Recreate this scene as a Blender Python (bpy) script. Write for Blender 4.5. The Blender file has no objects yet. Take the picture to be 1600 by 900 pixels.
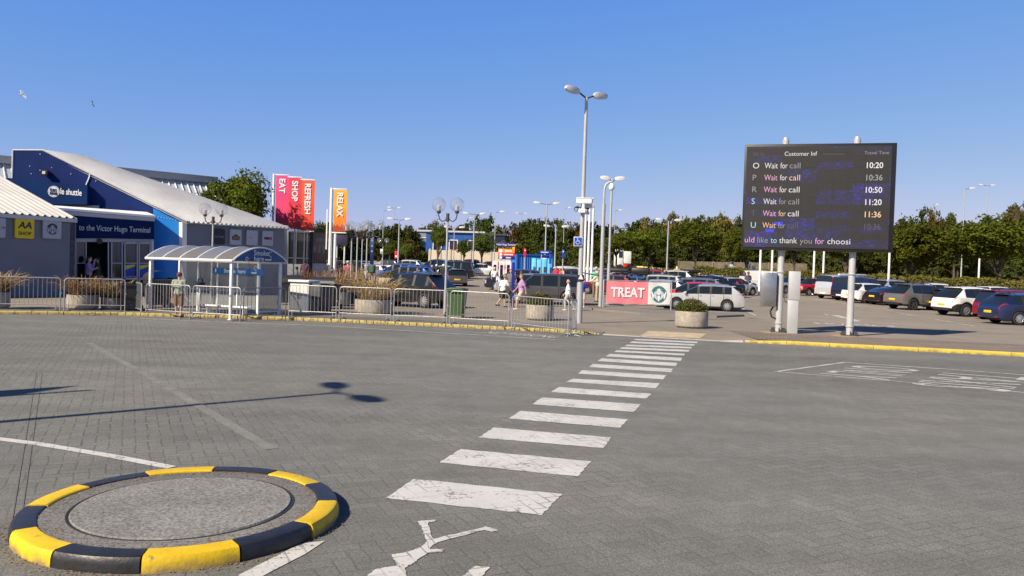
import bpy, bmesh, math, random
import numpy as np
from mathutils import Vector, Matrix, Euler, Quaternion

scene = bpy.context.scene
COL = scene.collection
R = math.radians
PI = math.pi

# ------------------------------------------------------------------ camera
F_PX, CAM_H = 1230.0, 1.85
PITCH, ROLL = math.atan((450 - 424) / 1230.0), R(1.85)
_c, _s, _cp, _sp = math.cos(ROLL), math.sin(ROLL), math.cos(PITCH), math.sin(PITCH)
cam_data = bpy.data.cameras.new('camera')
cam_data.sensor_width = 36.0
cam_data.lens = F_PX / 1600 * 36
cam_data.clip_start, cam_data.clip_end = 0.05, 6000
camera = bpy.data.objects.new('camera', cam_data)
COL.objects.link(camera)
camera.matrix_world = Matrix(((_c, -_s, 0, 0), (_s * _sp, _c * _sp, -_cp, 0), (_s * _cp, _c * _cp, _sp, CAM_H), (0, 0, 0, 1)))
scene.camera = camera

# ------------------------------------------------------------------ sky and sun
SUN_EL = R(38)
TO_SUN = Vector((-0.75 * math.cos(SUN_EL), -0.66 * math.cos(SUN_EL), math.sin(SUN_EL))).normalized()
world = bpy.data.worlds.new('World')
scene.world = world
world.use_nodes = True
wn, wl = world.node_tree.nodes, world.node_tree.links
wn.clear()
sky = wn.new('ShaderNodeTexSky')
sky.sky_type = 'NISHITA'
sky.sun_disc = False
sky.sun_elevation = SUN_EL
sky.sun_rotation = math.atan2(TO_SUN.x, TO_SUN.y)
sky.altitude, sky.air_density, sky.dust_density, sky.ozone_density = 0, 1.0, 0.35, 2.2
# the camera's own rendering of a clear sky: flatter towards the horizon than the raw radiance
sep = wn.new('ShaderNodeSeparateColor'); cmb = wn.new('ShaderNodeCombineColor')
wl.new(sky.outputs[0], sep.inputs[0])
for k, (ex, mul) in enumerate(((1.08, 0.456), (0.62, 0.98), (0.10, 3.82))):
    pw_ = wn.new('ShaderNodeMath'); pw_.operation = 'POWER'; pw_.inputs[1].default_value = ex
    ml_ = wn.new('ShaderNodeMath'); ml_.operation = 'MULTIPLY'; ml_.inputs[1].default_value = mul
    wl.new(sep.outputs[k], pw_.inputs[0]); wl.new(pw_.outputs[0], ml_.inputs[0]); wl.new(ml_.outputs[0], cmb.inputs[k])
bg = wn.new('ShaderNodeBackground')
bg.inputs['Strength'].default_value = 0.12
wo = wn.new('ShaderNodeOutputWorld')
wtc = wn.new('ShaderNodeTexCoord'); wsp = wn.new('ShaderNodeSeparateXYZ'); wl.new(wtc.outputs['Generated'], wsp.inputs[0])
wmr = wn.new('ShaderNodeMapRange')                # sky above the view darkened towards the zenith to cut its fill light
wmr.inputs['From Min'].default_value, wmr.inputs['From Max'].default_value = 0.37, 0.8
wmr.inputs['To Min'].default_value, wmr.inputs['To Max'].default_value = 1.0, 0.16
wl.new(wsp.outputs[2], wmr.inputs['Value'])
wsc = wn.new('ShaderNodeVectorMath'); wsc.operation = 'SCALE'
wl.new(cmb.outputs[0], wsc.inputs[0]); wl.new(wmr.outputs[0], wsc.inputs['Scale'])
wl.new(wsc.outputs[0], bg.inputs['Color'])
wl.new(bg.outputs[0], wo.inputs['Surface'])
sun_data = bpy.data.lights.new('sun', 'SUN')
sun_data.energy = 5.0
sun_data.angle = R(0.53)
sun_data.color = (1.0, 0.88, 0.70)
sun = bpy.data.objects.new('sun', sun_data)
sun.rotation_euler = (-TO_SUN).to_track_quat('-Z', 'Y').to_euler()
sun.location = (-30, -30, 40)
COL.objects.link(sun)
scene.view_settings.view_transform = 'Standard'
scene.view_settings.look = 'None'
scene.view_settings.exposure = 0.5
scene.view_settings.gamma = 1.0

# ------------------------------------------------------------------ where things stand
def ray(px, py):
    u, v = px - 800, 450 - py
    x, y = u * _c - v * _s, u * _s + v * _c
    return Vector((x, F_PX * _cp + y * _sp, -F_PX * _sp + y * _cp))

def gp(px, py, z=0.0):
    d = ray(px, py)
    return Vector((0, 0, CAM_H)) + d * ((z - CAM_H) / d.z)

def atY(px, py, Y):
    d = ray(px, py)
    return Vector((0, 0, CAM_H)) + d * (Y / d.y)

KERB = [(-400, 4.0), (-60, 8.0), (-40, 14.5), (-24, 21.5), (-15.9, 24.5), (-12.8, 25.6), (-7.2, 25.9), (-2.35, 25.1), (2.05, 24.2), (2.9, 24.0), (6.4, 22.9), (13.7, 21.1), (40, 14.5), (80, 4.0), (400, -20)]
def kerb_y(x):
    for (a, b), (c, d) in zip(KERB, KERB[1:]):
        if x <= c:
            return b + (d - b) * (x - a) / (c - a)
    return KERB[-1][1]

def gz(x, y):
    """height of the ground: road 0, the raised plaza behind the kerb, rising gently to the far side"""
    off = y - kerb_y(x)
    if off < -0.001:
        return 0.0
    dip = 1.0
    if 2.0 < x < 7.2:                                   # dropped kerb at the crossing
        t = min(1.0, min(x - 2.9 + 0.9, 7.2 - x) / 0.9)
        dip = 1.0 - 0.93 * max(0.0, min(1.0, t)) * max(0.0, 1.0 - off / 2.2)
    z = 0.1 * dip + 0.017 * max(0.0, min(y, 72.0) - 42.0) + 0.033 * max(0.0, min(y, 112.0) - 72.0)
    if x > 6 and y > 86:                                # low bank beyond the hedge on the right
        z += 0.8 * min(1.0, (x - 6) / 6) * min(1.0, (y - 86) / 10)
    return z

def gnd(px, Y, dz=0.0):
    """point of the ground that stands in picture column px (at its own height) at distance Y"""
    X = (px - 800) / F_PX * Y
    for _ in range(8):
        z = gz(X, Y) + dz
        # picture column of (X,Y,z): shift by the roll
        q = project(Vector((X, Y, z)))
        X += (px - q[0]) * Y / F_PX
    return Vector((X, Y, gz(X, Y)))

def project(p):
    v = camera.matrix_world.inverted() @ p
    return (800 + F_PX * v.x / -v.z, 450 - F_PX * v.y / -v.z)

def gpt(px, py):
    """ground point under a pixel, following the ground's own height"""
    z = 0.1
    for _ in range(30):
        p = gp(px, py, z)
        if p.y < 0 or p.y > 160:
            p = atY(px, py, 160.0)
        z = 0.5 * z + 0.5 * gz(p.x, p.y)
    return Vector((p.x, p.y, gz(p.x, p.y)))

# ------------------------------------------------------------------ colours and materials
def srgb(r, g, b):
    f = lambda c: (c / 255 / 12.92) if c <= 10.31 else ((c / 255 + 0.055) / 1.055) ** 2.4
    return (f(r), f(g), f(b))

MATS = {}
def mat(name, col, rough=0.6, metal=0.0, var=0.12, scale=6.0, bump=0.0, bscale=60.0, coat=0.0, spec=0.5, emit=None, estr=1.0, trans=0.0, fine=0.0):
    if name in MATS:
        return MATS[name]
    m = bpy.data.materials.new(name)
    m.use_nodes = True
    n, l = m.node_tree.nodes, m.node_tree.links
    b = n['Principled BSDF']
    b.inputs['Roughness'].default_value = rough
    b.inputs['Metallic'].default_value = metal
    b.inputs['Coat Weight'].default_value = coat
    b.inputs['Coat Roughness'].default_value = 0.06
    b.inputs['Specular IOR Level'].default_value = spec
    b.inputs['Base Color'].default_value = (*col, 1)
    tc = n.new('ShaderNodeTexCoord')
    if var > 0:
        t = n.new('ShaderNodeTexNoise')
        t.inputs['Scale'].default_value = scale
        t.inputs['Detail'].default_value = 5
        t.inputs['Roughness'].default_value = 0.65
        l.new(tc.outputs['Object'], t.inputs['Vector'])
        mr = n.new('ShaderNodeMapRange')
        mr.inputs['From Min'].default_value, mr.inputs['From Max'].default_value = 0.3, 0.7
        mr.inputs['To Min'].default_value, mr.inputs['To Max'].default_value = 1 - var, 1 + var
        l.new(t.outputs['Fac'], mr.inputs['Value'])
        val = mr.outputs[0]
        if fine > 0:
            t2 = n.new('ShaderNodeTexNoise')
            t2.inputs['Scale'].default_value = scale * 25
            t2.inputs['Detail'].default_value = 2
            l.new(tc.outputs['Object'], t2.inputs['Vector'])
            mr2 = n.new('ShaderNodeMapRange')
            mr2.inputs['From Min'].default_value, mr2.inputs['From Max'].default_value = 0.3, 0.7
            mr2.inputs['To Min'].default_value, mr2.inputs['To Max'].default_value = 1 - fine, 1 + fine
            l.new(t2.outputs['Fac'], mr2.inputs['Value'])
            mm = n.new('ShaderNodeMath'); mm.operation = 'MULTIPLY'
            l.new(val, mm.inputs[0]); l.new(mr2.outputs[0], mm.inputs[1])
            val = mm.outputs[0]
        mx = n.new('ShaderNodeVectorMath'); mx.operation = 'SCALE'
        mx.inputs[0].default_value = col
        l.new(val, mx.inputs['Scale'])
        l.new(mx.outputs[0], b.inputs['Base Color'])
    if bump > 0:
        t3 = n.new('ShaderNodeTexNoise')
        t3.inputs['Scale'].default_value = bscale
        t3.inputs['Detail'].default_value = 3
        l.new(tc.outputs['Object'], t3.inputs['Vector'])
        bp = n.new('ShaderNodeBump')
        bp.inputs['Strength'].default_value = bump
        bp.inputs['Distance'].default_value = 0.01
        l.new(t3.outputs['Fac'], bp.inputs['Height'])
        l.new(bp.outputs[0], b.inputs['Normal'])
    if emit:
        b.inputs['Emission Color'].default_value = (*emit, 1)
        b.inputs['Emission Strength'].default_value = estr
    if trans:
        b.inputs['Transmission Weight'].default_value = trans
    MATS[name] = m
    return m

def glass_mat(name, tint, clear, rough=0.03):
    """thin glazing: part see-through, part reflecting"""
    if name in MATS:
        return MATS[name]
    m = bpy.data.materials.new(name)
    m.use_nodes = True
    n, l = m.node_tree.nodes, m.node_tree.links
    n.clear()
    out = n.new('ShaderNodeOutputMaterial')
    tr = n.new('ShaderNodeBsdfTransparent'); tr.inputs['Color'].default_value = (*tint, 1)
    df = n.new('ShaderNodeBsdfDiffuse'); df.inputs['Color'].default_value = (*[0.75 * c for c in tint], 1)
    gl = n.new('ShaderNodeBsdfGlossy'); gl.inputs['Roughness'].default_value = rough
    m1 = n.new('ShaderNodeMixShader'); m1.inputs[0].default_value = clear
    l.new(df.outputs[0], m1.inputs[1]); l.new(tr.outputs[0], m1.inputs[2])
    lw = n.new('ShaderNodeLayerWeight'); lw.inputs['Blend'].default_value = 0.5
    pw = n.new('ShaderNodeMath'); pw.operation = 'POWER'; pw.inputs[1].default_value = 4.0
    l.new(lw.outputs['Facing'], pw.inputs[0])
    fr = n.new('ShaderNodeMath'); fr.operation = 'MULTIPLY_ADD'; fr.inputs[1].default_value = 0.5; fr.inputs[2].default_value = 0.05
    l.new(pw.outputs[0], fr.inputs[0])
    m2 = n.new('ShaderNodeMixShader')
    l.new(fr.outputs[0], m2.inputs[0]); l.new(m1.outputs[0], m2.inputs[1]); l.new(gl.outputs[0], m2.inputs[2])
    l.new(m2.outputs[0], out.inputs['Surface'])
    MATS[name] = m
    return m

def leaf_mat(name, c1, c2, trans=0.25):
    if name in MATS:
        return MATS[name]
    m = bpy.data.materials.new(name)
    m.use_nodes = True
    n, l = m.node_tree.nodes, m.node_tree.links
    n.clear()
    out = n.new('ShaderNodeOutputMaterial')
    geo = n.new('ShaderNodeNewGeometry')
    tc = n.new('ShaderNodeTexCoord')
    nz = n.new('ShaderNodeTexNoise'); nz.inputs['Scale'].default_value = 0.9; nz.inputs['Detail'].default_value = 3
    l.new(tc.outputs['Object'], nz.inputs['Vector'])
    add = n.new('ShaderNodeMath'); add.operation = 'MULTIPLY_ADD'
    add.inputs[1].default_value = 0.55; 
    l.new(geo.outputs['Random Per Island'], add.inputs[0])
    sub = n.new('ShaderNodeMath'); sub.operation = 'SUBTRACT'; sub.inputs[1].default_value = 0.28
    l.new(nz.outputs['Fac'], sub.inputs[0]); l.new(sub.outputs[0], add.inputs[2])
    mix = n.new('ShaderNodeMixRGB')
    mix.inputs[1].default_value = (*c1, 1); mix.inputs[2].default_value = (*c2, 1)
    l.new(add.outputs[0], mix.inputs[0])
    oi = n.new('ShaderNodeObjectInfo')
    hs = n.new('ShaderNodeHueSaturation')
    mr = n.new('ShaderNodeMapRange'); mr.inputs['To Min'].default_value = 0.72; mr.inputs['To Max'].default_value = 1.3
    l.new(oi.outputs['Random'], mr.inputs['Value']); l.new(mr.outputs[0], hs.inputs['Value'])
    mr2 = n.new('ShaderNodeMapRange'); mr2.inputs['To Min'].default_value = 0.485; mr2.inputs['To Max'].default_value = 0.512
    l.new(oi.outputs['Random'], mr2.inputs['Value']); l.new(mr2.outputs[0], hs.inputs['Hue'])
    l.new(mix.outputs[0], hs.inputs['Color'])
    d = n.new('ShaderNodeBsdfDiffuse'); t = n.new('ShaderNodeBsdfTranslucent')
    l.new(hs.outputs[0], d.inputs['Color']); l.new(hs.outputs[0], t.inputs['Color'])
    ms = n.new('ShaderNodeMixShader'); ms.inputs[0].default_value = trans
    l.new(d.outputs[0], ms.inputs[1]); l.new(t.outputs[0], ms.inputs[2])
    l.new(ms.outputs[0], out.inputs['Surface'])
    MATS[name] = m
    return m

# ------------------------------------------------------------------ mesh building
class MB:
    def __init__(self):
        self.v, self.f, self.mi = [], [], []
    def add(self, vs, fs, mi=0):
        o = len(self.v)
        self.v += [tuple(p) for p in vs]
        self.f += [tuple(i + o for i in f) for f in fs]
        self.mi += [mi] * len(fs)
        return self
    def box(self, c, s, rz=0.0, bev=0.0, mi=0, M=None):
        x, y, z = s[0] / 2, s[1] / 2, s[2] / 2
        if bev > 0:
            b = min(bev, x * .9, y * .9, z * .9)
            vs, fs, idx = [], [], {}
            bm = bmesh.new()
            bmesh.ops.create_cube(bm, size=1)
            for w in bm.verts:
                w.co = Vector((w.co.x * s[0], w.co.y * s[1], w.co.z * s[2]))
            bmesh.ops.bevel(bm, geom=bm.edges[:], offset=b, segments=2, affect='EDGES', profile=0.5)
            bm.verts.index_update()
            vs = [w.co.copy() for w in bm.verts]
            fs = [[w.index for w in f.verts] for f in bm.faces]
            bm.free()
        else:
            vs = [Vector((a * x, b_ * y, c_ * z)) for a in (-1, 1) for b_ in (-1, 1) for c_ in (-1, 1)]
            fs = [(0, 1, 3, 2), (4, 6, 7, 5), (0, 4, 5, 1), (2, 3, 7, 6), (0, 2, 6, 4), (1, 5, 7, 3)]
        T = Matrix.Translation(c) @ (M if M is not None else Matrix.Rotation(rz, 4, 'Z'))
        return self.add([T @ w for w in vs], fs, mi)
    def cyl(self, a, b, r0, r1=None, n=10, cap=True, mi=0):
        a, b = Vector(a), Vector(b)
        r1 = r0 if r1 is None else r1
        d = (b - a).normalized()
        u = d.cross(Vector((0, 0, 1)))
        u = Vector((1, 0, 0)) if u.length < 1e-4 else u.normalized()
        w = d.cross(u)
        vs, fs = [], []
        for i in range(n):
            t = 2 * PI * i / n
            e = u * math.cos(t) + w * math.sin(t)
            vs += [a + e * r0, b + e * r1]
        for i in range(n):
            j = (i + 1) % n
            fs.append((2 * i, 2 * i + 1, 2 * j + 1, 2 * j))
        if cap:
            fs.append(tuple(2 * i for i in range(n)))
            fs.append(tuple(2 * i + 1 for i in reversed(range(n))))
        return self.add(vs, fs, mi)
    def tube(self, pts, r, n=8, mi=0, closed=False, r1=None):
        pts = [Vector(p) for p in pts]
        N = len(pts)
        vs, fs = [], []
        prev = None
        for i, p in enumerate(pts):
            if closed:
                d = pts[(i + 1) % N] - pts[i - 1]
            else:
                d = pts[min(i + 1, N - 1)] - pts[max(i - 1, 0)]
            d.normalize()
            if prev is None:
                u = d.cross(Vector((0, 0, 1)))
                if u.length < 1e-3:
                    u = d.cross(Vector((0, 1, 0)))
            else:
                u = prev - d * prev.dot(d)
            u.normalize(); prev = u
            w = d.cross(u)
            rr = r if r1 is None else r + (r1 - r) * i / (N - 1)
            for k in range(n):
                t = 2 * PI * k / n
                vs.append(p + (u * math.cos(t) + w * math.sin(t)) * rr)
        M = N if closed else N - 1
        for i in range(M):
            for k in range(n):
                a, b = i * n + k, i * n + (k + 1) % n
                c, d_ = ((i + 1) % N) * n + (k + 1) % n, ((i + 1) % N) * n + k
                fs.append((a, d_, c, b))
        if not closed:
            fs.append(tuple(range(n)))
            fs.append(tuple((N - 1) * n + k for k in reversed(range(n))))
        return self.add(vs, fs, mi)
    def lathe(self, prof, c=(0, 0, 0), n=24, mi=0, axis='Z', cap=True):
        vs, fs = [], []
        for (r, z) in prof:
            for k in range(n):
                t = 2 * PI * k / n
                p = (r * math.cos(t), r * math.sin(t), z)
                if axis == 'Y':
                    p = (p[0], p[2], p[1])
                elif axis == 'X':
                    p = (p[2], p[0], p[1])
                vs.append((p[0] + c[0], p[1] + c[1], p[2] + c[2]))
        for i in range(len(prof) - 1):
            for k in range(n):
                j = (k + 1) % n
                fs.append((i * n + k, i * n + j, (i + 1) * n + j, (i + 1) * n + k))
        if cap:
            if prof[0][0] > 1e-5: fs.append(tuple(reversed(range(n))))
            if prof[-1][0] > 1e-5: fs.append(tuple((len(prof) - 1) * n + k for k in range(n)))
        return self.add(vs, fs, mi)
    def ball(self, c, r, seg=12, rings=8, mi=0, sc=(1, 1, 1), M=None):
        vs, fs = [], []
        for i in range(rings + 1):
            t = PI * i / rings
            for k in range(seg):
                p = 2 * PI * k / seg
                q = Vector((r * math.sin(t) * math.cos(p) * sc[0], r * math.sin(t) * math.sin(p) * sc[1], r * math.cos(t) * sc[2]))
                if M is not None: q = M @ q
                vs.append((q.x + c[0], q.y + c[1], q.z + c[2]))
        for i in range(rings):
            for k in range(seg):
                j = (k + 1) % seg
                fs.append((i * seg + k, (i + 1) * seg + k, (i + 1) * seg + j, i * seg + j))
        return self.add(vs, fs, mi)
    def prism(self, poly, depth, M=None, mi=0):
        """polygon in local x,z facing -y, extruded back to +y by depth"""
        n = len(poly)
        a = sum(poly[i][0] * poly[(i + 1) % n][1] - poly[(i + 1) % n][0] * poly[i][1] for i in range(n))
        if a < 0: poly = list(reversed(poly))
        vs = [Vector((p[0], 0, p[1])) for p in poly] + [Vector((p[0], depth, p[1])) for p in poly]
        if M is not None: vs = [M @ q for q in vs]
        fs = [tuple(range(n)), tuple(reversed(range(n, 2 * n)))]
        for i in range(n):
            j = (i + 1) % n
            fs.append((i, n + i, n + j, j))
        return self.add(vs, fs, mi)
    def build(self, name, m, parent=None, smooth=35, world_of=None):
        me = bpy.data.meshes.new(name)
        me.from_pydata(self.v, [], self.f)
        ms = m if isinstance(m, (list, tuple)) else [m]
        for q in ms: me.materials.append(q)
        if len(ms) > 1:
            me.polygons.foreach_set('material_index', self.mi)
        if smooth:
            me.shade_smooth()
            me.set_sharp_from_angle(angle=R(smooth))
        me.update()
        return link(name, me, parent)

def link(name, me, parent=None):
    o = bpy.data.objects.new(name, me)
    COL.objects.link(o)
    if parent is not None:
        o.parent = parent
    return o

def tag(o, label=None, cat=None, group=None, kind=None):
    if label: o['label'] = label
    if cat: o['category'] = cat
    if group: o['group'] = group
    if kind: o['kind'] = kind
    return o

def empty(name, loc, rz=0.0, label=None, cat=None, group=None, sc=1.0):
    o = bpy.data.objects.new(name, None)
    o.empty_display_size = 0.2
    COL.objects.link(o)
    o.location = loc
    o.rotation_euler = (0, 0, rz)
    o.scale = (sc, sc, sc)
    return tag(o, label, cat, group)

def copy_tree(o, parent=None):
    c = o.copy()
    COL.objects.link(c)
    if parent is not None:
        c.parent = parent
    for ch in list(o.children):
        copy_tree(ch, c)
    return c

def text(s, size, m, parent, loc, rot=(PI / 2, 0, 0), name='lettering', align='CENTER', bold=0.0, ext=0.003, shear=0.0, sx=1.0, space=1.0):
    cu = bpy.data.curves.new(name, 'FONT')
    cu.body = s
    cu.size = size
    cu.align_x = align
    cu.align_y = 'CENTER'
    cu.extrude = ext
    cu.offset = bold * size
    cu.shear = shear
    cu.space_character = space
    cu.resolution_u = 3
    t = bpy.data.objects.new(name, cu)
    COL.objects.link(t)
    bpy.context.view_layer.update()
    me = bpy.data.meshes.new_from_object(t.evaluated_get(bpy.context.evaluated_depsgraph_get()))
    bpy.data.objects.remove(t)
    bpy.data.curves.remove(cu)
    if sx != 1.0:
        for w in me.vertices: w.co.x *= sx
    me.materials.clear()
    me.materials.append(m)
    o = link(name, me, parent)
    o.location = loc
    o.rotation_euler = rot
    return o

def evalmod(me, setup):
    """apply one modifier to a mesh and return the result"""
    o = bpy.data.objects.new('tmp', me)
    COL.objects.link(o)
    setup(o)
    bpy.context.view_layer.update()
    res = bpy.data.meshes.new_from_object(o.evaluated_get(bpy.context.evaluated_depsgraph_get()))
    bpy.data.objects.remove(o)
    return res
# ------------------------------------------------------------------ ground materials
class NT:
    def __init__(self, name):
        self.m = bpy.data.materials.new(name); self.m.use_nodes = True
        self.n, self.l = self.m.node_tree.nodes, self.m.node_tree.links
        self.b = self.n['Principled BSDF']
    def node(self, t, **kw):
        q = self.n.new(t)
        for k, v in kw.items(): setattr(q, k, v)
        return q
    def put(self, sock, v):
        if hasattr(v, 'is_linked') or hasattr(v, 'links'): self.l.new(v, sock)
        else: sock.default_value = v
    def math(self, op, a, b=None, c=None):
        q = self.node('ShaderNodeMath', operation=op)
        self.put(q.inputs[0], a)
        if b is not None: self.put(q.inputs[1], b)
        if c is not None: self.put(q.inputs[2], c)
        return q.outputs[0]
    def noise(self, vec, scale, detail=4, rough=0.6):
        q = self.node('ShaderNodeTexNoise')
        q.inputs['Scale'].default_value = scale; q.inputs['Detail'].default_value = detail; q.inputs['Roughness'].default_value = rough
        self.l.new(vec, q.inputs['Vector'])
        return q.outputs['Fac']
    def rng(self, v, a, b, c, d):
        q = self.node('ShaderNodeMapRange')
        self.put(q.inputs['Value'], v)
        for k, x in zip(('From Min', 'From Max', 'To Min', 'To Max'), (a, b, c, d)): q.inputs[k].default_value = x
        return q.outputs[0]
    def mix(self, f, a, b):
        q = self.node('ShaderNodeMixRGB')
        self.put(q.inputs[0], f)
        for s, x in ((q.inputs[1], a), (q.inputs[2], b)):
            if isinstance(x, tuple): s.default_value = (*x, 1)
            else: self.l.new(x, s)
        return q.outputs[0]
    def scale(self, col, v):
        q = self.node('ShaderNodeVectorMath', operation='SCALE')
        if isinstance(col, tuple): q.inputs[0].default_value = col
        else: self.l.new(col, q.inputs[0])
        self.put(q.inputs['Scale'], v)
        return q.outputs[0]

def paver_color(T, pos, unit, rot, base, joint, herring=True):
    """block paving: returns colour and joint mask"""
    mp = T.node('ShaderNodeMapping')
    mp.inputs['Rotation'].default_value = (0, 0, -rot)
    mp.inputs['Scale'].default_value = (1 / unit, 1 / unit, 1)
    T.l.new(pos, mp.inputs['Vector'])
    # slight waviness so that no joint is ruler straight
    wob = T.node('ShaderNodeTexNoise'); wob.inputs['Scale'].default_value = 0.35
    T.l.new(mp.outputs[0], wob.inputs['Vector'])
    wv = T.node('ShaderNodeVectorMath', operation='MULTIPLY_ADD')
    T.l.new(wob.outputs['Color'], wv.inputs[0]); wv.inputs[1].default_value = (0.35, 0.35, 0); T.l.new(mp.outputs[0], wv.inputs[2])
    sp = T.node('ShaderNodeSeparateXYZ'); T.l.new(wv.outputs[0], sp.inputs[0])
    x, y = sp.outputs[0], sp.outputs[1]
    if herring:
        i, j = T.math('FLOOR', x), T.math('FLOOR', y)
        fx, fy = T.math('SUBTRACT', x, i), T.math('SUBTRACT', y, j)
        k = T.math('FLOORED_MODULO', T.math('SUBTRACT', i, j), 4.0)
        e = lambda q: T.math('COMPARE', k, float(q), 0.2)
        k0, k1, k2, k3 = e(0), e(1), e(2), e(3)
        dl = T.math('ADD', fx, k1)
        dr = T.math('ADD', T.math('SUBTRACT', 1.0, fx), k0)
        db = T.math('ADD', fy, k2)
        dt = T.math('ADD', T.math('SUBTRACT', 1.0, fy), k3)
        d = T.math('MINIMUM', T.math('MINIMUM', dl, dr), T.math('MINIMUM', db, dt))
        ix, iy = T.math('SUBTRACT', i, k1), T.math('SUBTRACT', j, k2)
    else:
        j = T.math('FLOOR', y)
        xs = T.math('ADD', T.math('MULTIPLY', x, 0.5), T.math('MULTIPLY', T.math('FLOORED_MODULO', j, 2.0), 0.5))
        i = T.math('FLOOR', xs)
        fx, fy = T.math('MULTIPLY', T.math('SUBTRACT', xs, i), 2.0), T.math('SUBTRACT', y, j)
        d = T.math('MINIMUM', T.math('MINIMUM', fx, T.math('SUBTRACT', 2.0, fx)), T.math('MINIMUM', fy, T.math('SUBTRACT', 1.0, fy)))
        ix, iy = i, j
    cb = T.node('ShaderNodeCombineXYZ'); T.l.new(ix, cb.inputs[0]); T.l.new(iy, cb.inputs[1])
    wn_ = T.node('ShaderNodeTexWhiteNoise', noise_dimensions='2D'); T.l.new(cb.outputs[0], wn_.inputs['Vector'])
    jw = T.rng(T.noise(mp.outputs[0], 0.8, 3), 0.35, 0.65, 0.035, 0.09)
    jm = T.math('LESS_THAN', d, jw)
    return wn_.outputs['Value'], jm, d

def make_paving(name, unit, rot, base, joint, herring=True, jstr=0.42, warm=0.0):
    T = NT(name)
    tc = T.node('ShaderNodeTexCoord'); pos = tc.outputs['Object']
    rnd, jm, d = paver_color(T, pos, unit, rot, base, joint, herring)
    v = T.rng(rnd, 0, 1, 0.93, 1.07)
    big = T.rng(T.noise(pos, 0.10, 5, 0.62), 0.3, 0.7, 0.80, 1.2)
    mid = T.rng(T.noise(pos, 1.1, 4, 0.6), 0.3, 0.7, 0.9, 1.1)
    fine = T.rng(T.noise(pos, 85, 3, 0.8), 0.25, 0.75, 0.25, 1.75)
    fine2 = T.rng(T.noise(pos, 38, 2, 0.7), 0.3, 0.7, 0.8, 1.2)
    trk = T.node('ShaderNodeMapping'); trk.inputs['Rotation'].default_value = (0, 0, R(14)); trk.inputs['Scale'].default_value = (0.05, 0.9, 1)
    T.l.new(pos, trk.inputs['Vector'])                      # wheels polish the blocks in long bands
    bands = T.rng(T.noise(trk.outputs[0], 1.0, 3, 0.6), 0.3, 0.7, 0.88, 1.12)
    f = T.math('MULTIPLY', T.math('MULTIPLY', v, T.math('MULTIPLY', big, bands)), T.math('MULTIPLY', mid, T.math('MULTIPLY', fine, fine2)))
    col = T.scale(base, f)
    warmf = T.rng(T.noise(pos, 0.22, 3, 0.5), 0.45, 0.75, 0.0, 0.55 + warm)
    col = T.mix(warmf, col, T.scale((base[0] * 1.10, base[1] * 1.0, base[2] * 0.90), f))
    jvis = T.rng(T.noise(pos, 0.4, 5, 0.7), 0.36, 0.64, 0.0, 1.0)
    spx = T.node('ShaderNodeSeparateXYZ'); T.l.new(pos, spx.inputs[0])
    older = T.rng(spx.outputs[0], -9.0, 1.5, 1.9, 1.0)      # the left part of the yard is older, its joints are open
    jf = T.math('MINIMUM', T.math('MULTIPLY', T.math('MULTIPLY', jvis, jstr), older), 0.9)
    col = T.mix(T.math('MULTIPLY', jm, jf), col, joint)
    # pale specks: gum, chips of stone, dropped bits
    vo = T.node('ShaderNodeTexVoronoi'); vo.inputs['Scale'].default_value = 2.6
    T.l.new(pos, vo.inputs['Vector'])
    speck = T.math('LESS_THAN', vo.outputs['Distance'], T.rng(T.noise(pos, 0.9, 2), 0.4, 0.7, 0.0, 0.035))
    col = T.mix(T.math('MULTIPLY', speck, 0.6), col, (0.5, 0.49, 0.46))
    # oil spots
    vo2 = T.node('ShaderNodeTexVoronoi'); vo2.inputs['Scale'].default_value = 0.42
    T.l.new(pos, vo2.inputs['Vector'])
    oil = T.rng(T.math('ADD', vo2.outputs['Distance'], T.rng(T.noise(pos, 5, 3), 0.2, 0.8, -0.06, 0.06)), 0.02, 0.16, 0.4, 0.0)
    col = T.mix(oil, col, T.scale(col, 0.45))
    T.l.new(col, T.b.inputs['Base Color'])
    T.b.inputs['Roughness'].default_value = 0.86
    T.b.inputs['Specular IOR Level'].default_value = 0.3
    h = T.math('ADD', T.math('MULTIPLY', T.math('MINIMUM', d, 0.12), 5.0), T.math('MULTIPLY', T.noise(pos, 160, 2), 0.45))
    bp = T.node('ShaderNodeBump'); bp.inputs['Strength'].default_value = 0.35; bp.inputs['Distance'].default_value = 0.005
    T.l.new(h, bp.inputs['Height']); T.l.new(bp.outputs[0], T.b.inputs['Normal'])
    return T.m

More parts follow.
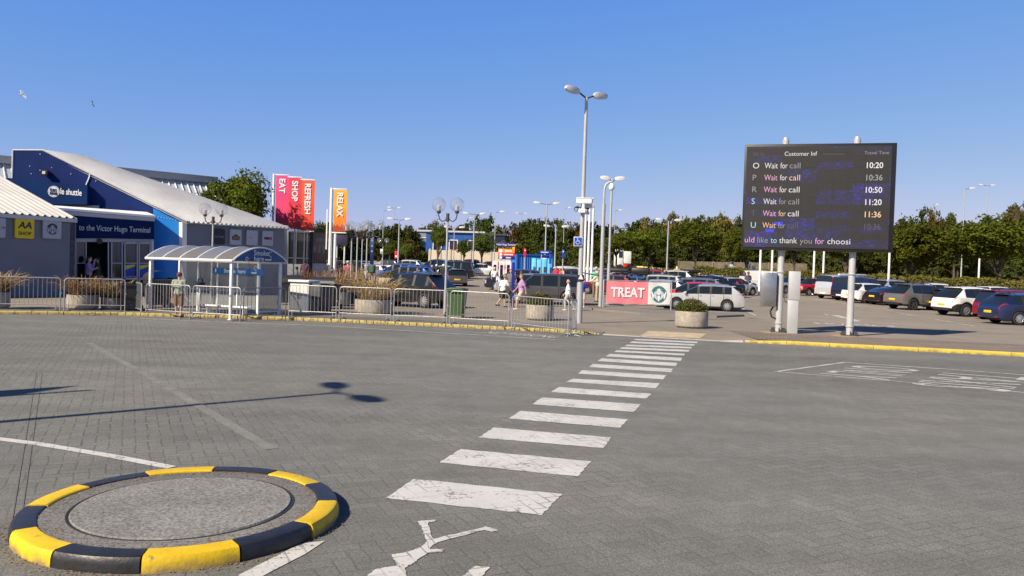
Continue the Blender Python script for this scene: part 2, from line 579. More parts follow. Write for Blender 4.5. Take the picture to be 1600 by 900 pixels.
def make_asphalt(name, base, grain=90):
    T = NT(name)
    tc = T.node('ShaderNodeTexCoord'); pos = tc.outputs['Object']
    big = T.rng(T.noise(pos, 0.09, 4, 0.6), 0.3, 0.7, 0.85, 1.15)
    mid = T.rng(T.noise(pos, 0.8, 5, 0.65), 0.3, 0.7, 0.88, 1.12)
    fine = T.rng(T.noise(pos, grain, 2, 0.8), 0.3, 0.7, 0.75, 1.25)
    f = T.math('MULTIPLY', big, T.math('MULTIPLY', mid, fine))
    col = T.scale(base, f)
    vo2 = T.node('ShaderNodeTexVoronoi'); vo2.inputs['Scale'].default_value = 0.3
    T.l.new(pos, vo2.inputs['Vector'])
    oil = T.rng(T.math('ADD', vo2.outputs['Distance'], T.rng(T.noise(pos, 3, 3), 0.2, 0.8, -0.1, 0.1)), 0.02, 0.25, 0.35, 0.0)
    col = T.mix(oil, col, T.scale(col, 0.55))
    T.l.new(col, T.b.inputs['Base Color'])
    T.b.inputs['Roughness'].default_value = 0.88
    T.b.inputs['Specular IOR Level'].default_value = 0.3
    bp = T.node('ShaderNodeBump'); bp.inputs['Strength'].default_value = 0.4; bp.inputs['Distance'].default_value = 0.006
    T.l.new(T.noise(pos, 120, 2), bp.inputs['Height']); T.l.new(bp.outputs[0], T.b.inputs['Normal'])
    return T.m

def make_paint(name, col, under, wear=0.5, scale=9):
    """road paint worn through to what it was laid on"""
    T = NT(name)
    tc = T.node('ShaderNodeTexCoord'); pos = tc.outputs['Object']
    n1 = T.noise(pos, scale, 6, 0.75)
    n2 = T.noise(pos, scale * 0.12, 2, 0.5)
    s = T.math('ADD', n1, T.math('MULTIPLY', T.math('SUBTRACT', n2, 0.5), 0.5))
    worn = T.rng(s, 0.62 - 0.22 * wear, 0.68 - 0.22 * wear, 0.0, 1.0)
    dirt = T.rng(T.noise(pos, 1.6, 5, 0.7), 0.3, 0.7, 0.84, 1.08)
    fine = T.rng(T.noise(pos, 110, 2, 0.7), 0.3, 0.7, 0.9, 1.1)
    rnd, jm, d = paver_color(T, pos, 0.12, R(26), col, under, True)
    c = T.mix(T.math('MULTIPLY', worn, 0.85), T.scale(col, T.math('MULTIPLY', dirt, fine)), under)
    jv = T.rng(T.noise(pos, 1.3, 3), 0.42, 0.6, 0.0, 0.6)
    c = T.mix(T.math('MULTIPLY', jm, jv), c, tuple(x * .6 for x in under))
    T.l.new(c, T.b.inputs['Base Color'])
    T.b.inputs['Roughness'].default_value = 0.7
    return T.m

PAVE_COL = (0.166, 0.169, 0.159)
m_road = make_paving('grey_block_paving', 0.12, R(26), PAVE_COL, (0.045, 0.044, 0.042))
m_park = make_asphalt('car_park_asphalt', (0.245, 0.212, 0.172))
m_pavement = make_paving('brown_block_paving', 0.12, R(72), (0.20, 0.165, 0.135), (0.06, 0.05, 0.042), herring=False, jstr=0.8)
m_apron = make_asphalt('dark_strip_asphalt', (0.175, 0.165, 0.155))
m_white = make_paint('white_road_paint', (0.58, 0.575, 0.55), PAVE_COL, wear=0.15, scale=24)
m_white_old = make_paint('faded_white_road_paint', (0.52, 0.51, 0.48), PAVE_COL, wear=0.3, scale=14)
m_white_thin = make_paint('white_bay_paint', (0.60, 0.58, 0.54), (0.225, 0.205, 0.185), wear=0.6)

# ------------------------------------------------------------------ the ground
def strip_mesh(name, xs, offs, m, dz=0.0, smooth=True):
    vs, fs = [], []
    for x in xs:
        for o in offs:
            y = kerb_y(x) + o
            vs.append((x, y, gz(x, y) + dz))
    n = len(offs)
    for a in range(len(xs) - 1):
        for b in range(n - 1):
            fs.append((a * n + b, (a + 1) * n + b, (a + 1) * n + b + 1, a * n + b + 1))
    me = bpy.data.meshes.new(name)
    me.from_pydata(vs, [], fs)
    me.materials.append(m)
    if smooth: me.shade_smooth()
    return tag(link(name, me), kind='structure')

xs_road = [-3000, -400] + [-60, -40, -24, -15.9, -12.8, -7.2, -2.35, 2.05, 2.9, 6.4, 13.7, 40, 80] + [400, 3000]
vs, fs = [], []
for x in xs_road:
    vs += [(x, -300, 0), (x, kerb_y(max(-400, min(400, x))) + 0.06, 0)]
for i in range(len(xs_road) - 1):
    fs.append((2 * i, 2 * i + 2, 2 * i + 3, 2 * i + 1))
me = bpy.data.meshes.new('road'); me.from_pydata(vs, [], fs); me.materials.append(m_road)
tag(link('road', me), kind='structure')

xs = [-3000, -1200, -400, -150, -90, -60] + list(np.arange(-50, 60.1, 1.0)) + [70, 90, 150, 400, 1200, 3000]
xs = sorted(set([float(x) for x in xs] + [2.3, 2.9, 3.2, 6.4, 6.7, 7.0]))
offs = [0.05, 0.3, 0.7, 1.2, 1.7, 2.2, 3, 4, 6, 8, 10, 12, 14, 16, 18, 20, 25, 30, 40, 46, 50, 54, 58, 61, 64, 67, 70, 73, 76, 80, 84, 88, 92, 96, 110, 140, 200, 400, 900, 2600]
strip_mesh('car_park', xs, offs, m_park)
xr = [7.2] + [x for x in xs if 7.2 < x <= 60]
strip_mesh('pavement', xr, [0.16, 0.5, 1.0, 2.0, 3.0, 3.6], m_pavement, dz=0.004)
xl = [x for x in xs if -50 <= x <= 2.0]
strip_mesh('pavement', xl, [0.16, 0.5, 1.0, 1.8, 2.6], m_apron, dz=0.004)
# darker tar band on the road in front of the barriers
vs = [gp(px, py, 0.004) for px, py in [(0, 489), (130, 492), (205, 495), (330, 500), (500, 503), (700, 513), (868, 528)]]
vs2 = [Vector((v.x, kerb_y(v.x) - 0.02, 0.004)) for v in vs]
me = bpy.data.meshes.new('road_edge'); me.from_pydata([tuple(v) for v in vs + vs2], [], [(i, i + 1, len(vs) + i + 1, len(vs) + i) for i in range(len(vs) - 1)])
me.materials.append(m_apron); tag(link('road_edge', me), kind='structure')

# ------------------------------------------------------------------ kerbs
def make_worn_yellow(name, col, scuff=0.3):
    T = NT(name)
    tc = T.node('ShaderNodeTexCoord'); pos = tc.outputs['Object']
    d = T.rng(T.noise(pos, 3.5, 5, 0.7), 0.3, 0.7, 0.8, 1.12)
    c = T.scale(col, d)
    w = T.rng(T.noise(pos, 9, 6, 0.75), 0.66 - 0.14 * scuff, 0.74 - 0.14 * scuff, 0, 1)
    c = T.mix(T.math('MULTIPLY', w, 0.8), c, (0.10, 0.09, 0.075))
    sp = T.node('ShaderNodeSeparateXYZ'); T.l.new(pos, sp.inputs[0])
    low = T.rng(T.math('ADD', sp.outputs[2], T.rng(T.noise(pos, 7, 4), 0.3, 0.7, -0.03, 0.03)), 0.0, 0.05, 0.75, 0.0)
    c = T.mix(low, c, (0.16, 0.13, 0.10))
    T.l.new(c, T.b.inputs['Base Color'])
    T.b.inputs['Roughness'].default_value = 0.6
    bp = T.node('ShaderNodeBump'); bp.inputs['Strength'].default_value = 0.35; bp.inputs['Distance'].default_value = 0.01
    T.l.new(T.noise(pos, 28, 4), bp.inputs['Height']); T.l.new(bp.outputs[0], T.b.inputs['Normal'])
    return T.m
m_kerb_y = make_worn_yellow('yellow_kerb_paint', srgb(200, 178, 74), 0.45)
m_kerb_y2 = make_worn_yellow('pale_yellow_kerb_paint', srgb(182, 164, 92), 1.0)
m_kerb_g = mat('bare_kerb_concrete', (0.42, 0.38, 0.33), 0.85, var=0.15, scale=4)
def kerb_run(x0, x1, step, w, m, h0=0.104):
    b = MB()
    L = 0
    x = x0
    rnd = random.Random(int(x0 * 10) + 5)
    while x < x1 - 0.05:
        # advance by arc length
        y = kerb_y(x)
        dx = 0.01
        sl = (kerb_y(x + dx) - y) / dx
        nx = min(x1, x + step / math.sqrt(1 + sl * sl))
        y2 = kerb_y(nx)
        d = Vector((nx - x, y2 - y, 0)); ln = d.length; d.normalize()
        nrm = Vector((-d.y, d.x, 0))
        g = 0.012 if step > 0.5 else 0.02
        j = rnd.uniform(-0.008, 0.008)
        h = [max(0.015, (gz(q, kerb_y(q) + 0.06)) + 0.006) for q in (x, nx)]
        ps = []
        for t, hh in ((g / 2, h[0]), (ln - g / 2, h[1])):
            o = Vector((x, y, 0)) + d * t + nrm * j
            ps.append([o, o + Vector((0, 0, max(0.01, hh - 0.025))), o + nrm * 0.025 + Vector((0, 0, hh)), o + nrm * w + Vector((0, 0, hh)), o + nrm * w + Vector((0, 0, -0.05))])
        vs = ps[0] + ps[1]
        fs = [(i, i + 5, i + 6, i + 1) for i in range(4)] + [(0, 1, 2, 3, 4), (9, 8, 7, 6, 5)]
        b.add(vs, fs)
        x = nx
    return tag(b.build('kerb', m, smooth=20), kind='structure')
kerb_run(-38, -12.8, 0.45, 0.16, m_kerb_y2)
kerb_run(-12.8, 2.75, 0.24, 0.16, m_kerb_y2)
kerb_run(2.8, 6.75, 1.15, 0.16, m_kerb_g)
kerb_run(6.8, 40, 1.15, 0.17, m_kerb_y)

# ------------------------------------------------------------------ painted markings
def sheet(name, polys, m, dz=0.004, ground=None):
    vs, fs = [], []
    for p in polys:
        o = len(vs)
        for q in p:
            q = Vector(q)
            z = (gz(q.x, q.y) if ground is None else ground) + dz
            vs.append((q.x, q.y, z))
        fs.append(tuple(range(o, o + len(p))))
    me = bpy.data.meshes.new(name); me.from_pydata(vs, [], fs); me.materials.append(m)
    # all faces look up
    bm = bmesh.new(); bm.from_mesh(me)
    for f in bm.faces:
        f.normal_update()
        if f.normal.z < 0: f.normal_flip()
    bm.to_mesh(me); bm.free()
    return tag(link(name, me), kind='structure')

def ragged(quad, n=14, amp=0.012, seed=1):
    rnd = random.Random(seed)
    out = []
    for i in range(len(quad)):
        a, b = Vector(quad[i]), Vector(quad[(i + 1) % len(quad)])
        d = (b - a); nn = Vector((-d.y, d.x, 0)).normalized()
        for k in range(n):
            out.append(a + d * (k / n) + nn * rnd.uniform(-amp, amp))
    return out
z1 = lambda L: [(560 + a / 2.25, 500 + b / 2.25) for a, b in L]
z2 = lambda L: [(900 + a / 7.273, 500 + b / 7.273) for a, b in L]
stripes = [z1(q) for q in [
    [(97, 627), (195, 560), (715, 613), (645, 687)], [(285, 502), (358, 455), (820, 498), (770, 551)],
    [(424, 414), (475, 379), (890, 414), (860, 451)], [(528, 347), (570, 320), (946, 350), (920, 380)],
    [(610, 297), (645, 273), (993, 297), (967, 324)], [(678, 254), (705, 236), (1030, 260), (1010, 277)],
    [(730, 218), (755, 207), (1060, 223), (1045, 240)]]]
stripes += [z2(q) for q in [
    [(20, 612), (70, 572), (1027, 630), (990, 677)], [(145, 537), (190, 500), (1100, 556), (1080, 595)],
    [(245, 467), (295, 437), (1155, 490), (1135, 527)], [(335, 415), (385, 387), (1208, 432), (1190, 467)],
    [(428, 364), (465, 345), (1238, 385), (1225, 405)], [(490, 329), (530, 310), (1290, 342), (1280, 362)],
    [(552, 298), (585, 281), (1318, 308), (1308, 325)], [(605, 262), (640, 244), (1352, 276), (1340, 294)],
    [(655, 228), (680, 216), (1385, 248), (1375, 264)]]]
sheet('crossing_stripes', [ragged([gp(x, y) for x, y in q], seed=i, amp=0.009) for i, q in enumerate(stripes)], m_white, ground=0)
q = [gpt(x, y) for x, y in z2([(725, 183), (825, 125), (1485, 158), (1405, 212)])]
m_buff = mat('buff_tactile_paving', (0.46, 0.37, 0.25), 0.85, var=0.2, scale=3, fine=0.15)
gb = []
N = 8
for i in range(N):                               # follows the ramp
    for j in range(N):
        f = lambda a, b: (q[0] * (1 - a) + q[3] * a) * (1 - b) + (q[1] * (1 - a) + q[2] * a) * b
        gb.append([f(i / N, j / N), f((i + 1) / N, j / N), f((i + 1) / N, (j + 1) / N), f(i / N, (j + 1) / N)])
sheet('tactile_paving', gb, m_buff, dz=0.006)

def line_px(pts, w, z=0.0):
    P = [gp(x, y, z) for x, y in pts]
    out = []
    for a, b in zip(P, P[1:]):
        d = (b - a).normalized(); n = Vector((-d.y, d.x, 0)) * w / 2
        k = max(1, int((b - a).length / 0.6))
        out += [[a + (b - a) * (i / k) + n, a + (b - a) * (i / k) - n, a + (b - a) * ((i + 1) / k) - n, a + (b - a) * ((i + 1) / k) + n] for i in range(k)]
    return out
sheet('lane_line', line_px([(-60, 679), (60, 694), (180, 714), (268, 731)], 0.11), m_white, dz=0.005)
sheet('lane_line', [[gp(x, y) for x, y in [(372, 900), (470, 850), (508, 846), (478, 866), (420, 896), (395, 910)]]], m_white, dz=0.005)
# faded pale track and the concrete channel block rows on the left
sheet('worn_line', line_px([(140, 536), (181, 560), (240, 592), (307, 632), (373, 672), (425, 702)], 0.13), mat('pale_scuffed_paving', (0.186, 0.187, 0.178), 0.85, var=0.25, scale=3, fine=0.25), dz=0.004)
sheet('channel_joint', line_px([(57, 582), (19, 812), (14, 850)], 0.008) + line_px([(66, 582), (33, 812), (27, 850)], 0.008), mat('dark_paving_joint', (0.14, 0.139, 0.132), 0.9), dz=0.004)
# bay outline along the kerb, in front of the barriers
sheet('bay_line', line_px([(205, 497), (330, 503), (500, 509), (700, 521), (868, 531)], 0.10), m_white_old, dz=0.008)
sheet('bay_line', line_px([(1212, 581), (1320, 566.5), (1480, 577), (1640, 589)], 0.10) + line_px([(1212, 581), (1400, 596), (1640, 617)], 0.08), m_white_old, dz=0.005)

def ground_text(s, m, o, ux, uy, width, height, z=0.0, dz=0.006, name='road_lettering', bold=0.02):
    """letters lying on the ground: o = start point of the base line, ux reading direction, uy letter-up direction"""
    t = text(s, 1.0, m, None, (0, 0, 0), (0, 0, 0), name=name, align='LEFT', ext=0.0, bold=bold)
    co = np.array([w.co[:] for w in t.data.vertices])
    x0, x1, y0, y1 = co[:, 0].min(), co[:, 0].max(), co[:, 1].min(), co[:, 1].max()
    for w in t.data.vertices:
        a = (w.co.x - x0) / (x1 - x0) * width; b = (w.co.y - y0) / (y1 - y0) * height
        p = Vector(o) + ux * a + uy * b
        w.co = (p.x, p.y, gz(p.x, p.y) + dz)
    t.data.update()
    return tag(t, kind='structure')
# the two words in the bay on the right: letters stand along the kerb
A, B = gp(1320, 566.5), gp(1640, 589)
ub = (B - A).normalized(); vb = Vector((ub.y, -ub.x, 0))
def span(px0, py0, px1, py1):
    return gp(px0, py0), gp(px1, py1)
P0, P1 = gp(1338, 570.5), gp(1272, 585.5)
ground_text('ONLY', m_white_old, P0, -ub * 0 + (P1 - P0).normalized(), ub, (P1 - P0).length, 1.35, bold=0.0)
P0, P1 = gp(1476, 581), gp(1420, 601)
ground_text('TAXIS', m_white_old, P0 - ub * 0.0, (P1 - P0).normalized(), ub, (P1 - P0).length, 1.6, bold=0.0)
# the same words, nearly worn away, in front of the barrier
P0, P1 = gp(752, 520.5), gp(872, 529)
ux = (P1 - P0).normalized()
ground_text('NO PARKING', m_white_old, P0 , ux, Vector((-ux.y, ux.x, 0)) , (P1 - P0).length * 0.93, 0.75, bold=0.0)
# FRANCE and its arrow on the car park
P0, P1 = gpt(1278, 506.5), gpt(1412, 512)
ux = (P1 - P0).normalized()
ground_text('FRANCE', m_white_thin, P0, ux, Vector((-ux.y, ux.x, 0)), (P1 - P0).length, 1.15)
sheet('road_arrow', [[gpt(x, y) for x, y in [(1285, 488), (1310, 489.5), (1304, 491), (1346, 502), (1337, 502.6), (1296, 492.3), (1291, 492.8)]]], m_white_thin, dz=0.006)
sheet('road_arrow', [[gpt(x, y) for x, y in [(722, 456), (720, 452.5), (713, 452.5), (719, 449.5), (728, 452.5), (723.5, 452.5), (724, 456)]]], m_white_thin, dz=0.006)
# stick figure on the foreground
f1 = lambda L: [gp(340 + a / 2.857, 780 + b / 2.857) for a, b in L]
sheet('walking_symbol', [ragged(f1(q), n=9, amp=.006, seed=len(q)) for q in [
    [(893, 100), (978, 93), (972, 100), (938, 108), (962, 180), (935, 190), (910, 128)],
    [(935, 190), (962, 180), (1180, 130), (1200, 123), (1255, 142), (1225, 148), (1190, 140), (990, 193), (965, 205), (945, 225)],
    [(935, 190), (945, 225), (1010, 226), (1008, 238), (935, 243), (880, 283), (835, 310), (800, 300), (775, 250), (850, 238), (905, 218)],
    [(800, 300), (835, 310), (850, 370), (640, 370), (700, 318), (765, 304)],
    [(1150, 300), (1218, 307), (1175, 350), (1090, 350)]]], m_white, dz=0.005, ground=0)
# bay lines of the car park
for pts in ([(1400, 488), (1450, 497), (1523, 510)], [(1235, 462), (1320, 474), (1400, 487)], [(1162, 462), (1183, 466)], [(1160, 482), (1181, 493)],
            [(702, 483), (770, 487), (800, 489)], [(725, 431), (760, 440), (770, 444)], [(930, 505), (965, 508)], [(630, 487), (690, 492)]):
    P = [gpt(*p) for p in pts]
    out = []
    for a, b in zip(P, P[1:]):
        d = (b - a); d.z = 0; d.normalize(); n = Vector((-d.y, d.x, 0)) * 0.06
        k = max(1, int((b - a).length / 1.0))
        out += [[a + (b - a) * (i / k) + n, a + (b - a) * (i / k) - n, a + (b - a) * ((i + 1) / k) - n, a + (b - a) * ((i + 1) / k) + n] for i in range(k)]
    sheet('bay_line', out, m_white_thin, dz=0.006)
q = [gpt(x, y) for x, y in [(722, 429.5), (765, 429.5), (768, 433.5), (728, 433.5)]]
sheet('red_surface', [q], mat('red_surfacing', srgb(190, 92, 88), 0.85, var=0.1), dz=0.005)
# raised parking island kerb behind the banner and beside the estate car
# ------------------------------------------------------------------ common materials
m_steel = mat('galvanised_steel', (0.50, 0.51, 0.52), 0.42, metal=0.55, var=0.12, scale=12)
m_steel_d = mat('dark_galvanised_steel', (0.16, 0.165, 0.17), 0.5, metal=0.5, var=0.15)
m_polegrey = mat('grey_lamp_post', (0.42, 0.43, 0.44), 0.5, metal=0.2, var=0.08, scale=3)
m_whitemetal = mat('white_painted_metal', (0.78, 0.78, 0.77), 0.4, var=0.06, scale=5)
m_black = mat('black_plastic', (0.018, 0.018, 0.02), 0.5, var=0.2)
m_dark = mat('dark_grey_plastic', (0.05, 0.052, 0.056), 0.55, var=0.15)
m_conc = mat('planter_concrete', (0.34, 0.305, 0.25), 0.9, var=0.26, scale=5, fine=0.2, bump=0.3, bscale=70)
m_white_l = mat('white_lettering', (0.8, 0.8, 0.8), 0.5, var=0)
m_soil = mat('soil', (0.05, 0.038, 0.028), 0.95, var=0.3, scale=20)

# ------------------------------------------------------------------ round island in the foreground
IC, IR, IH = Vector((-2.31, 5.66, 0)), 1.085, 0.10
t_is = empty('traffic_island', (IC.x, IC.y, 0), 0, 'round traffic island edged with black and yellow kerb blocks in the foreground', 'traffic island')
m_iy = make_worn_yellow('yellow_island_paint', srgb(222, 184, 18), 0.4)
m_ib = mat('black_island_paint', (0.02, 0.02, 0.022), 0.42, var=0.35, scale=6, fine=0.2, bump=0.35, bscale=25)
NSEG = 12
A0 = R(-80.5)
for k in range(NSEG):
    a0, a1 = A0 + 2 * PI * k / NSEG + 0.006, A0 + 2 * PI * (k + 1) / NSEG - 0.006
    b = MB()
    n = 8
    rnd = random.Random(k)
    jr, jz = rnd.uniform(-.006, .006), rnd.uniform(-.004, .004)
    prof = [(IR, -0.02), (IR - 0.003, IH * .5), (IR - 0.010, IH - .024), (IR - 0.020, IH - .007), (IR - .036, IH), (IR - .150, IH), (IR - .160, IH - .006), (IR - .163, IH - .03)]
    vs, fs = [], []
    for i in range(n + 1):
        a = a0 + (a1 - a0) * i / n
        for r, z in prof:
            vs.append(((r + jr) * math.cos(a), (r + jr) * math.sin(a), z + jz * (z > .05)))
    m_ = len(prof)
    for i in range(n):
        for j in range(m_ - 1):
            fs.append((i * m_ + j, (i + 1) * m_ + j, (i + 1) * m_ + j + 1, i * m_ + j + 1))
    fs += [tuple(reversed(range(m_))), tuple(n * m_ + j for j in range(m_))]
    b.add(vs, fs)
    b.build('kerb_block', m_iy if k % 2 == 0 else m_ib, t_is, smooth=25)
m_is = make_paving('island_block_paving', 0.11, R(10), (0.17, 0.167, 0.16), (0.05, 0.047, 0.042), herring=False)
MB().lathe([(0.755, 0.084), (IR - .158, 0.088)], n=64, cap=False).build('paving_ring', m_is, t_is)
b = MB().lathe([(0.73, 0.06), (0.738, 0.084), (0.75, 0.086), (0.757, 0.089), (0.762, 0.085)], n=72, cap=False)
b.build('rim_ring', mat('black_rim', (0.02, 0.02, 0.02), 0.8, var=0.3), t_is)
b = MB().lathe([(0.742, 0.08), (0.73, 0.094), (0.3, 0.100), (0.0, 0.103)], n=64, cap=False)
b.build('concrete_disc', mat('rough_island_concrete', (0.20, 0.198, 0.19), 0.9, var=0.2, scale=1.8, fine=0.42, bump=0.5, bscale=60), t_is)
# brown leaf litter collected against the kerb
b = MB(); rnd = random.Random(4)
for k in range(4200):
    a = rnd.uniform(0, 2 * PI)
    w = 0.35 + 0.65 * max(0, math.sin(a - 0.2)) ** 2
    if rnd.random() > w: continue
    r = (IR + abs(rnd.gauss(0, .05)) + .006) if rnd.random() < .62 else (IR - .165 - abs(rnd.gauss(0, .05)))
    z = 0.007 if r > IR else 0.091
    s = rnd.uniform(.002, .008)
    p = Vector((r * math.cos(a), r * math.sin(a), z)); q = rnd.uniform(0, PI)
    u = Vector((math.cos(q), math.sin(q), rnd.uniform(-.2, .4))) * s; v = Vector((-math.sin(q), math.cos(q), rnd.uniform(-.2, .2))) * s * .6
    b.add([p - u - v, p + u - v, p + u + v, p - u + v], [(0, 1, 2, 3)])
lt = b.build('leaf_litter', mat('dry_leaf_litter', (0.22, 0.135, 0.075), 0.9, var=0.3, scale=30), None, smooth=0)
lt.location = (IC.x, IC.y, 0); tag(lt, kind='stuff')

# ------------------------------------------------------------------ terminal building
class Plane:
    """a vertical plane through a point, its outward normal turned phi from -y towards +x"""
    def __init__(self, p, phi):
        self.p = Vector(p); self.phi = phi
        self.t = Vector((math.cos(phi), math.sin(phi), 0)); self.n = Vector((math.sin(phi), -math.cos(phi), 0))
        self.M = Matrix.Translation((self.p.x, self.p.y, 0)) @ Matrix.Rotation(phi, 4, 'Z')
    def w(self, px, py):
        d = ray(px, py); o = Vector((0, 0, CAM_H))
        return o + d * ((self.p - o).dot(self.n) / d.dot(self.n))
    def s(self, px, py):
        q = self.w(px, py)
        return ((q - self.p).dot(self.t), q.z)
    def prism(self, b, pix, depth, out=0.0, mi=0):
        return b.prism([self.s(*q) for q in pix], depth, self.M @ Matrix.Translation((0, -out, 0)), mi)

PL_L = Plane((-20.7, 34.2, 0), R(60))          # left shop front
_c0 = gnd(287, 40.0)
PL_G = Plane((_c0.x, _c0.y, 0), R(5))         # navy gable
PL_R = Plane((_c0.x, _c0.y, 0), R(55))         # right wall with the four signs
bld = empty('terminal_building', (_c0.x, _c0.y, 0.1), 0, 'grey and navy terminal building with white corrugated roofs on the left', 'building')
def bpart(b, name, m, parent=None, smooth=30):
    o = b.build(name, m, parent or bld, smooth=smooth)
    if parent is None or parent is bld:
        o.matrix_parent_inverse = Matrix.Translation(-bld.location)
    else:
        o.matrix_parent_inverse = Matrix.Identity(4)
    return o
m_wall = mat('grey_wall_panel', (0.155, 0.165, 0.205), 0.55, var=0.07, scale=0.8)
m_navy = mat('navy_cladding', (0.008, 0.022, 0.11), 0.7, spec=.1, var=0.16, scale=0.7)
m_blue = mat('bright_blue_cladding', (0.006, 0.20, 0.62), 0.4, var=0.08, scale=0.8)
m_navy2 = mat('deep_navy_panel', (0.006, 0.02, 0.075), 0.35, var=0.1, scale=0.7)
m_trim = mat('pale_grey_trim', (0.50, 0.51, 0.53), 0.5, var=0.06)
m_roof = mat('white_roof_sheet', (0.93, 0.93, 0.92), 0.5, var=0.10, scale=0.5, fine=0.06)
m_groove_shade = mat('roof_sheet_groove_shade', (0.60, 0.60, 0.59), 0.6, var=0.12, scale=0.5)
m_dglass = mat('dark_door_glass', (0.012, 0.014, 0.016), 0.06, var=0, spec=0.8)
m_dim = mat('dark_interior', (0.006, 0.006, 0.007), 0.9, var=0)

def roof_patch(b, A, B, C, D, ribs, amp=0.035, sub=6, mi=0):
    """corrugated sheet: A-B is the eave, D-C the ridge (A below D); ribs run from eave to ridge"""
    A, B, C, D = map(Vector, (A, B, C, D))
    nrm = (B - A).cross(D - A).normalized()
    if nrm.z < 0: nrm = -nrm
    n = ribs * sub
    vs, fs = [], []
    for i in range(n + 1):
        u = i / n
        ph = (i % sub) / sub
        h = amp * (1.0 if 0.25 < ph < 0.62 else -0.6)
        for v in (0, 1):
            p = (A * (1 - u) + B * u) * (1 - v) + (D * (1 - u) + C * u) * v
            vs += [p + nrm * h]
    for i in range(n):
        fs.append((2 * i, 2 * i + 2, 2 * i + 3, 2 * i + 1))
    mis = [1 if i % sub in (1, 3, 4) else 0 for i in range(n)] + [0]  # groove faces take a darker colour: rib shading put into the material
    # underside
    o = len(vs)
    for p in (A, B, C, D): vs.append(p - nrm * 0.10)
    fs.append((o, o + 3, o + 2, o + 1))
    b.add(vs, fs, mi)
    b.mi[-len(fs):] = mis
    return b

# left block
A_ = PL_L.w(118, 341); eave_z = A_.z
tL, nL = PL_L.t, PL_L.n
cornerL = Vector((A_.x, A_.y, 0))
farL = cornerL - tL * 14
up = Vector((0, 9.2, 0))
back = -nL
b = MB()
PL_L.prism(b, [(-60, 480), (118, 480), (118, 338), (-60, 322)], 0.25)
s0 = PL_L.s(118, 400)[0]
b2 = MB().prism([(s0 - 14, -0.2), (s0, -0.2), (s0, eave_z - .05), (s0 - 14, eave_z - .05)], 0.25, PL_L.M)
b2.box(cornerL + back * 2.2 + Vector((0, 0, eave_z / 2 - .1)) - tL * .12, (0.24, 4.4, eave_z - .1), PL_L.phi)
bpart(b2, 'wall', m_wall)
ridge = cornerL + back * 12 + Vector((0, 0, eave_z + 4.0))
ridge2 = ridge - tL * 14
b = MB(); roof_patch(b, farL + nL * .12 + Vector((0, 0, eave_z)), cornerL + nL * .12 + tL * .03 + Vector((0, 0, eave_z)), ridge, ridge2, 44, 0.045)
bpart(b, 'roof', [mat('pale_grey_roof_sheet', (0.60, 0.595, 0.58), 0.5, var=0.10, scale=0.5, fine=0.06), mat('pale_grey_roof_groove_shade', (0.42, 0.415, 0.40), 0.6, var=0.12, scale=0.5)])
b = MB().box(cornerL - tL * 7.02 + nL * .12 + Vector((0, 0, eave_z - .12)), (14.0, .12, .16), PL_L.phi)
bpart(b, 'gutter', m_trim)
# right block: gable wall, right wall, roof
gab = [(16, 480), (287, 480), (291, 347), (69, 236.5), (20, 235)]
b = MB(); PL_G.prism(b, [(16, 480), (239, 480), (239, 322), (69, 237), (20, 235)], 0.2)
bpart(b, 'gable_wall', m_navy)
b = MB(); PL_G.prism(b, [(239.3, 480), (287, 480), (289, 346.5), (239.3, 322.2)], 0.2)
bpart(b, 'blue_wall', m_blue)
b = MB(); PL_R.prism(b, [(287, 485), (449, 480), (449, 357), (290, 347.5)], 0.25)
bpart(b, 'wall', m_wall)
b = MB(); PL_R.prism(b, [(283, 485), (290.5, 485), (291, 347.5), (284, 347)], 0.3, out=0.05)
bpart(b, 'corner_post', m_whitemetal)
e0 = PL_R.w(288, 346.5); e1 = PL_R.w(450, 356.5)
r0 = PL_G.w(68, 235.5)
tR, nR = PL_R.t, PL_R.n
q = ray(131, 242); o_ = Vector((0, 0, CAM_H))
r1 = r0 + tR * 1.9
e0o, e1o = e0 + nR * .25, e1 + nR * .25
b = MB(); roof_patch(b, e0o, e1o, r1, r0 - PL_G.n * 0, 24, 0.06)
bpart(b, 'roof', [m_roof, m_groove_shade])
# hidden far side of the roof and end wall so the block is a solid building
b = MB()
e2 = e1 - nR * 7; 
b.add([r1, e1o, e2 + Vector((0, 0, 0))], [(0, 1, 2)])
b.add([r0, r1, e2, r0 - PL_G.n * 7 + Vector((0, 0, -2))], [(0, 1, 2, 3)])
b.box((e1 + e2) / 2 - Vector((0, 0, e1.z / 2)) - tR * .15, (.2, 7, e1.z), PL_R.phi)
bpart(b, 'far_roof', m_roof)
g0 = PL_G.w(20, 235)
b = MB().add([g0, r0, r0 - PL_G.n * 7 + Vector((0, 0, -.3)), g0 - PL_G.n * 7 + Vector((0, 0, -.3))], [(0, 1, 2, 3)])
b.add([g0, g0 - PL_G.n * 7, Vector((g0.x, g0.y, 0)) - PL_G.n * 7, Vector((g0.x, g0.y, 0))], [(0, 1, 2, 3)])
bpart(b, 'flat_roof', m_roof)
# verge trims
b = MB().tube([e0o + Vector((0, 0, .02)), r0 + Vector((0, 0, .03))], .05, 6)
b.tube([r0 + Vector((0, 0, .03)), g0 + Vector((0, 0, .02))], .04, 6)
b.tube([g0, Vector((g0.x, g0.y, 3.4))], .05, 6)
bpart(b, 'verge_trim', m_trim)
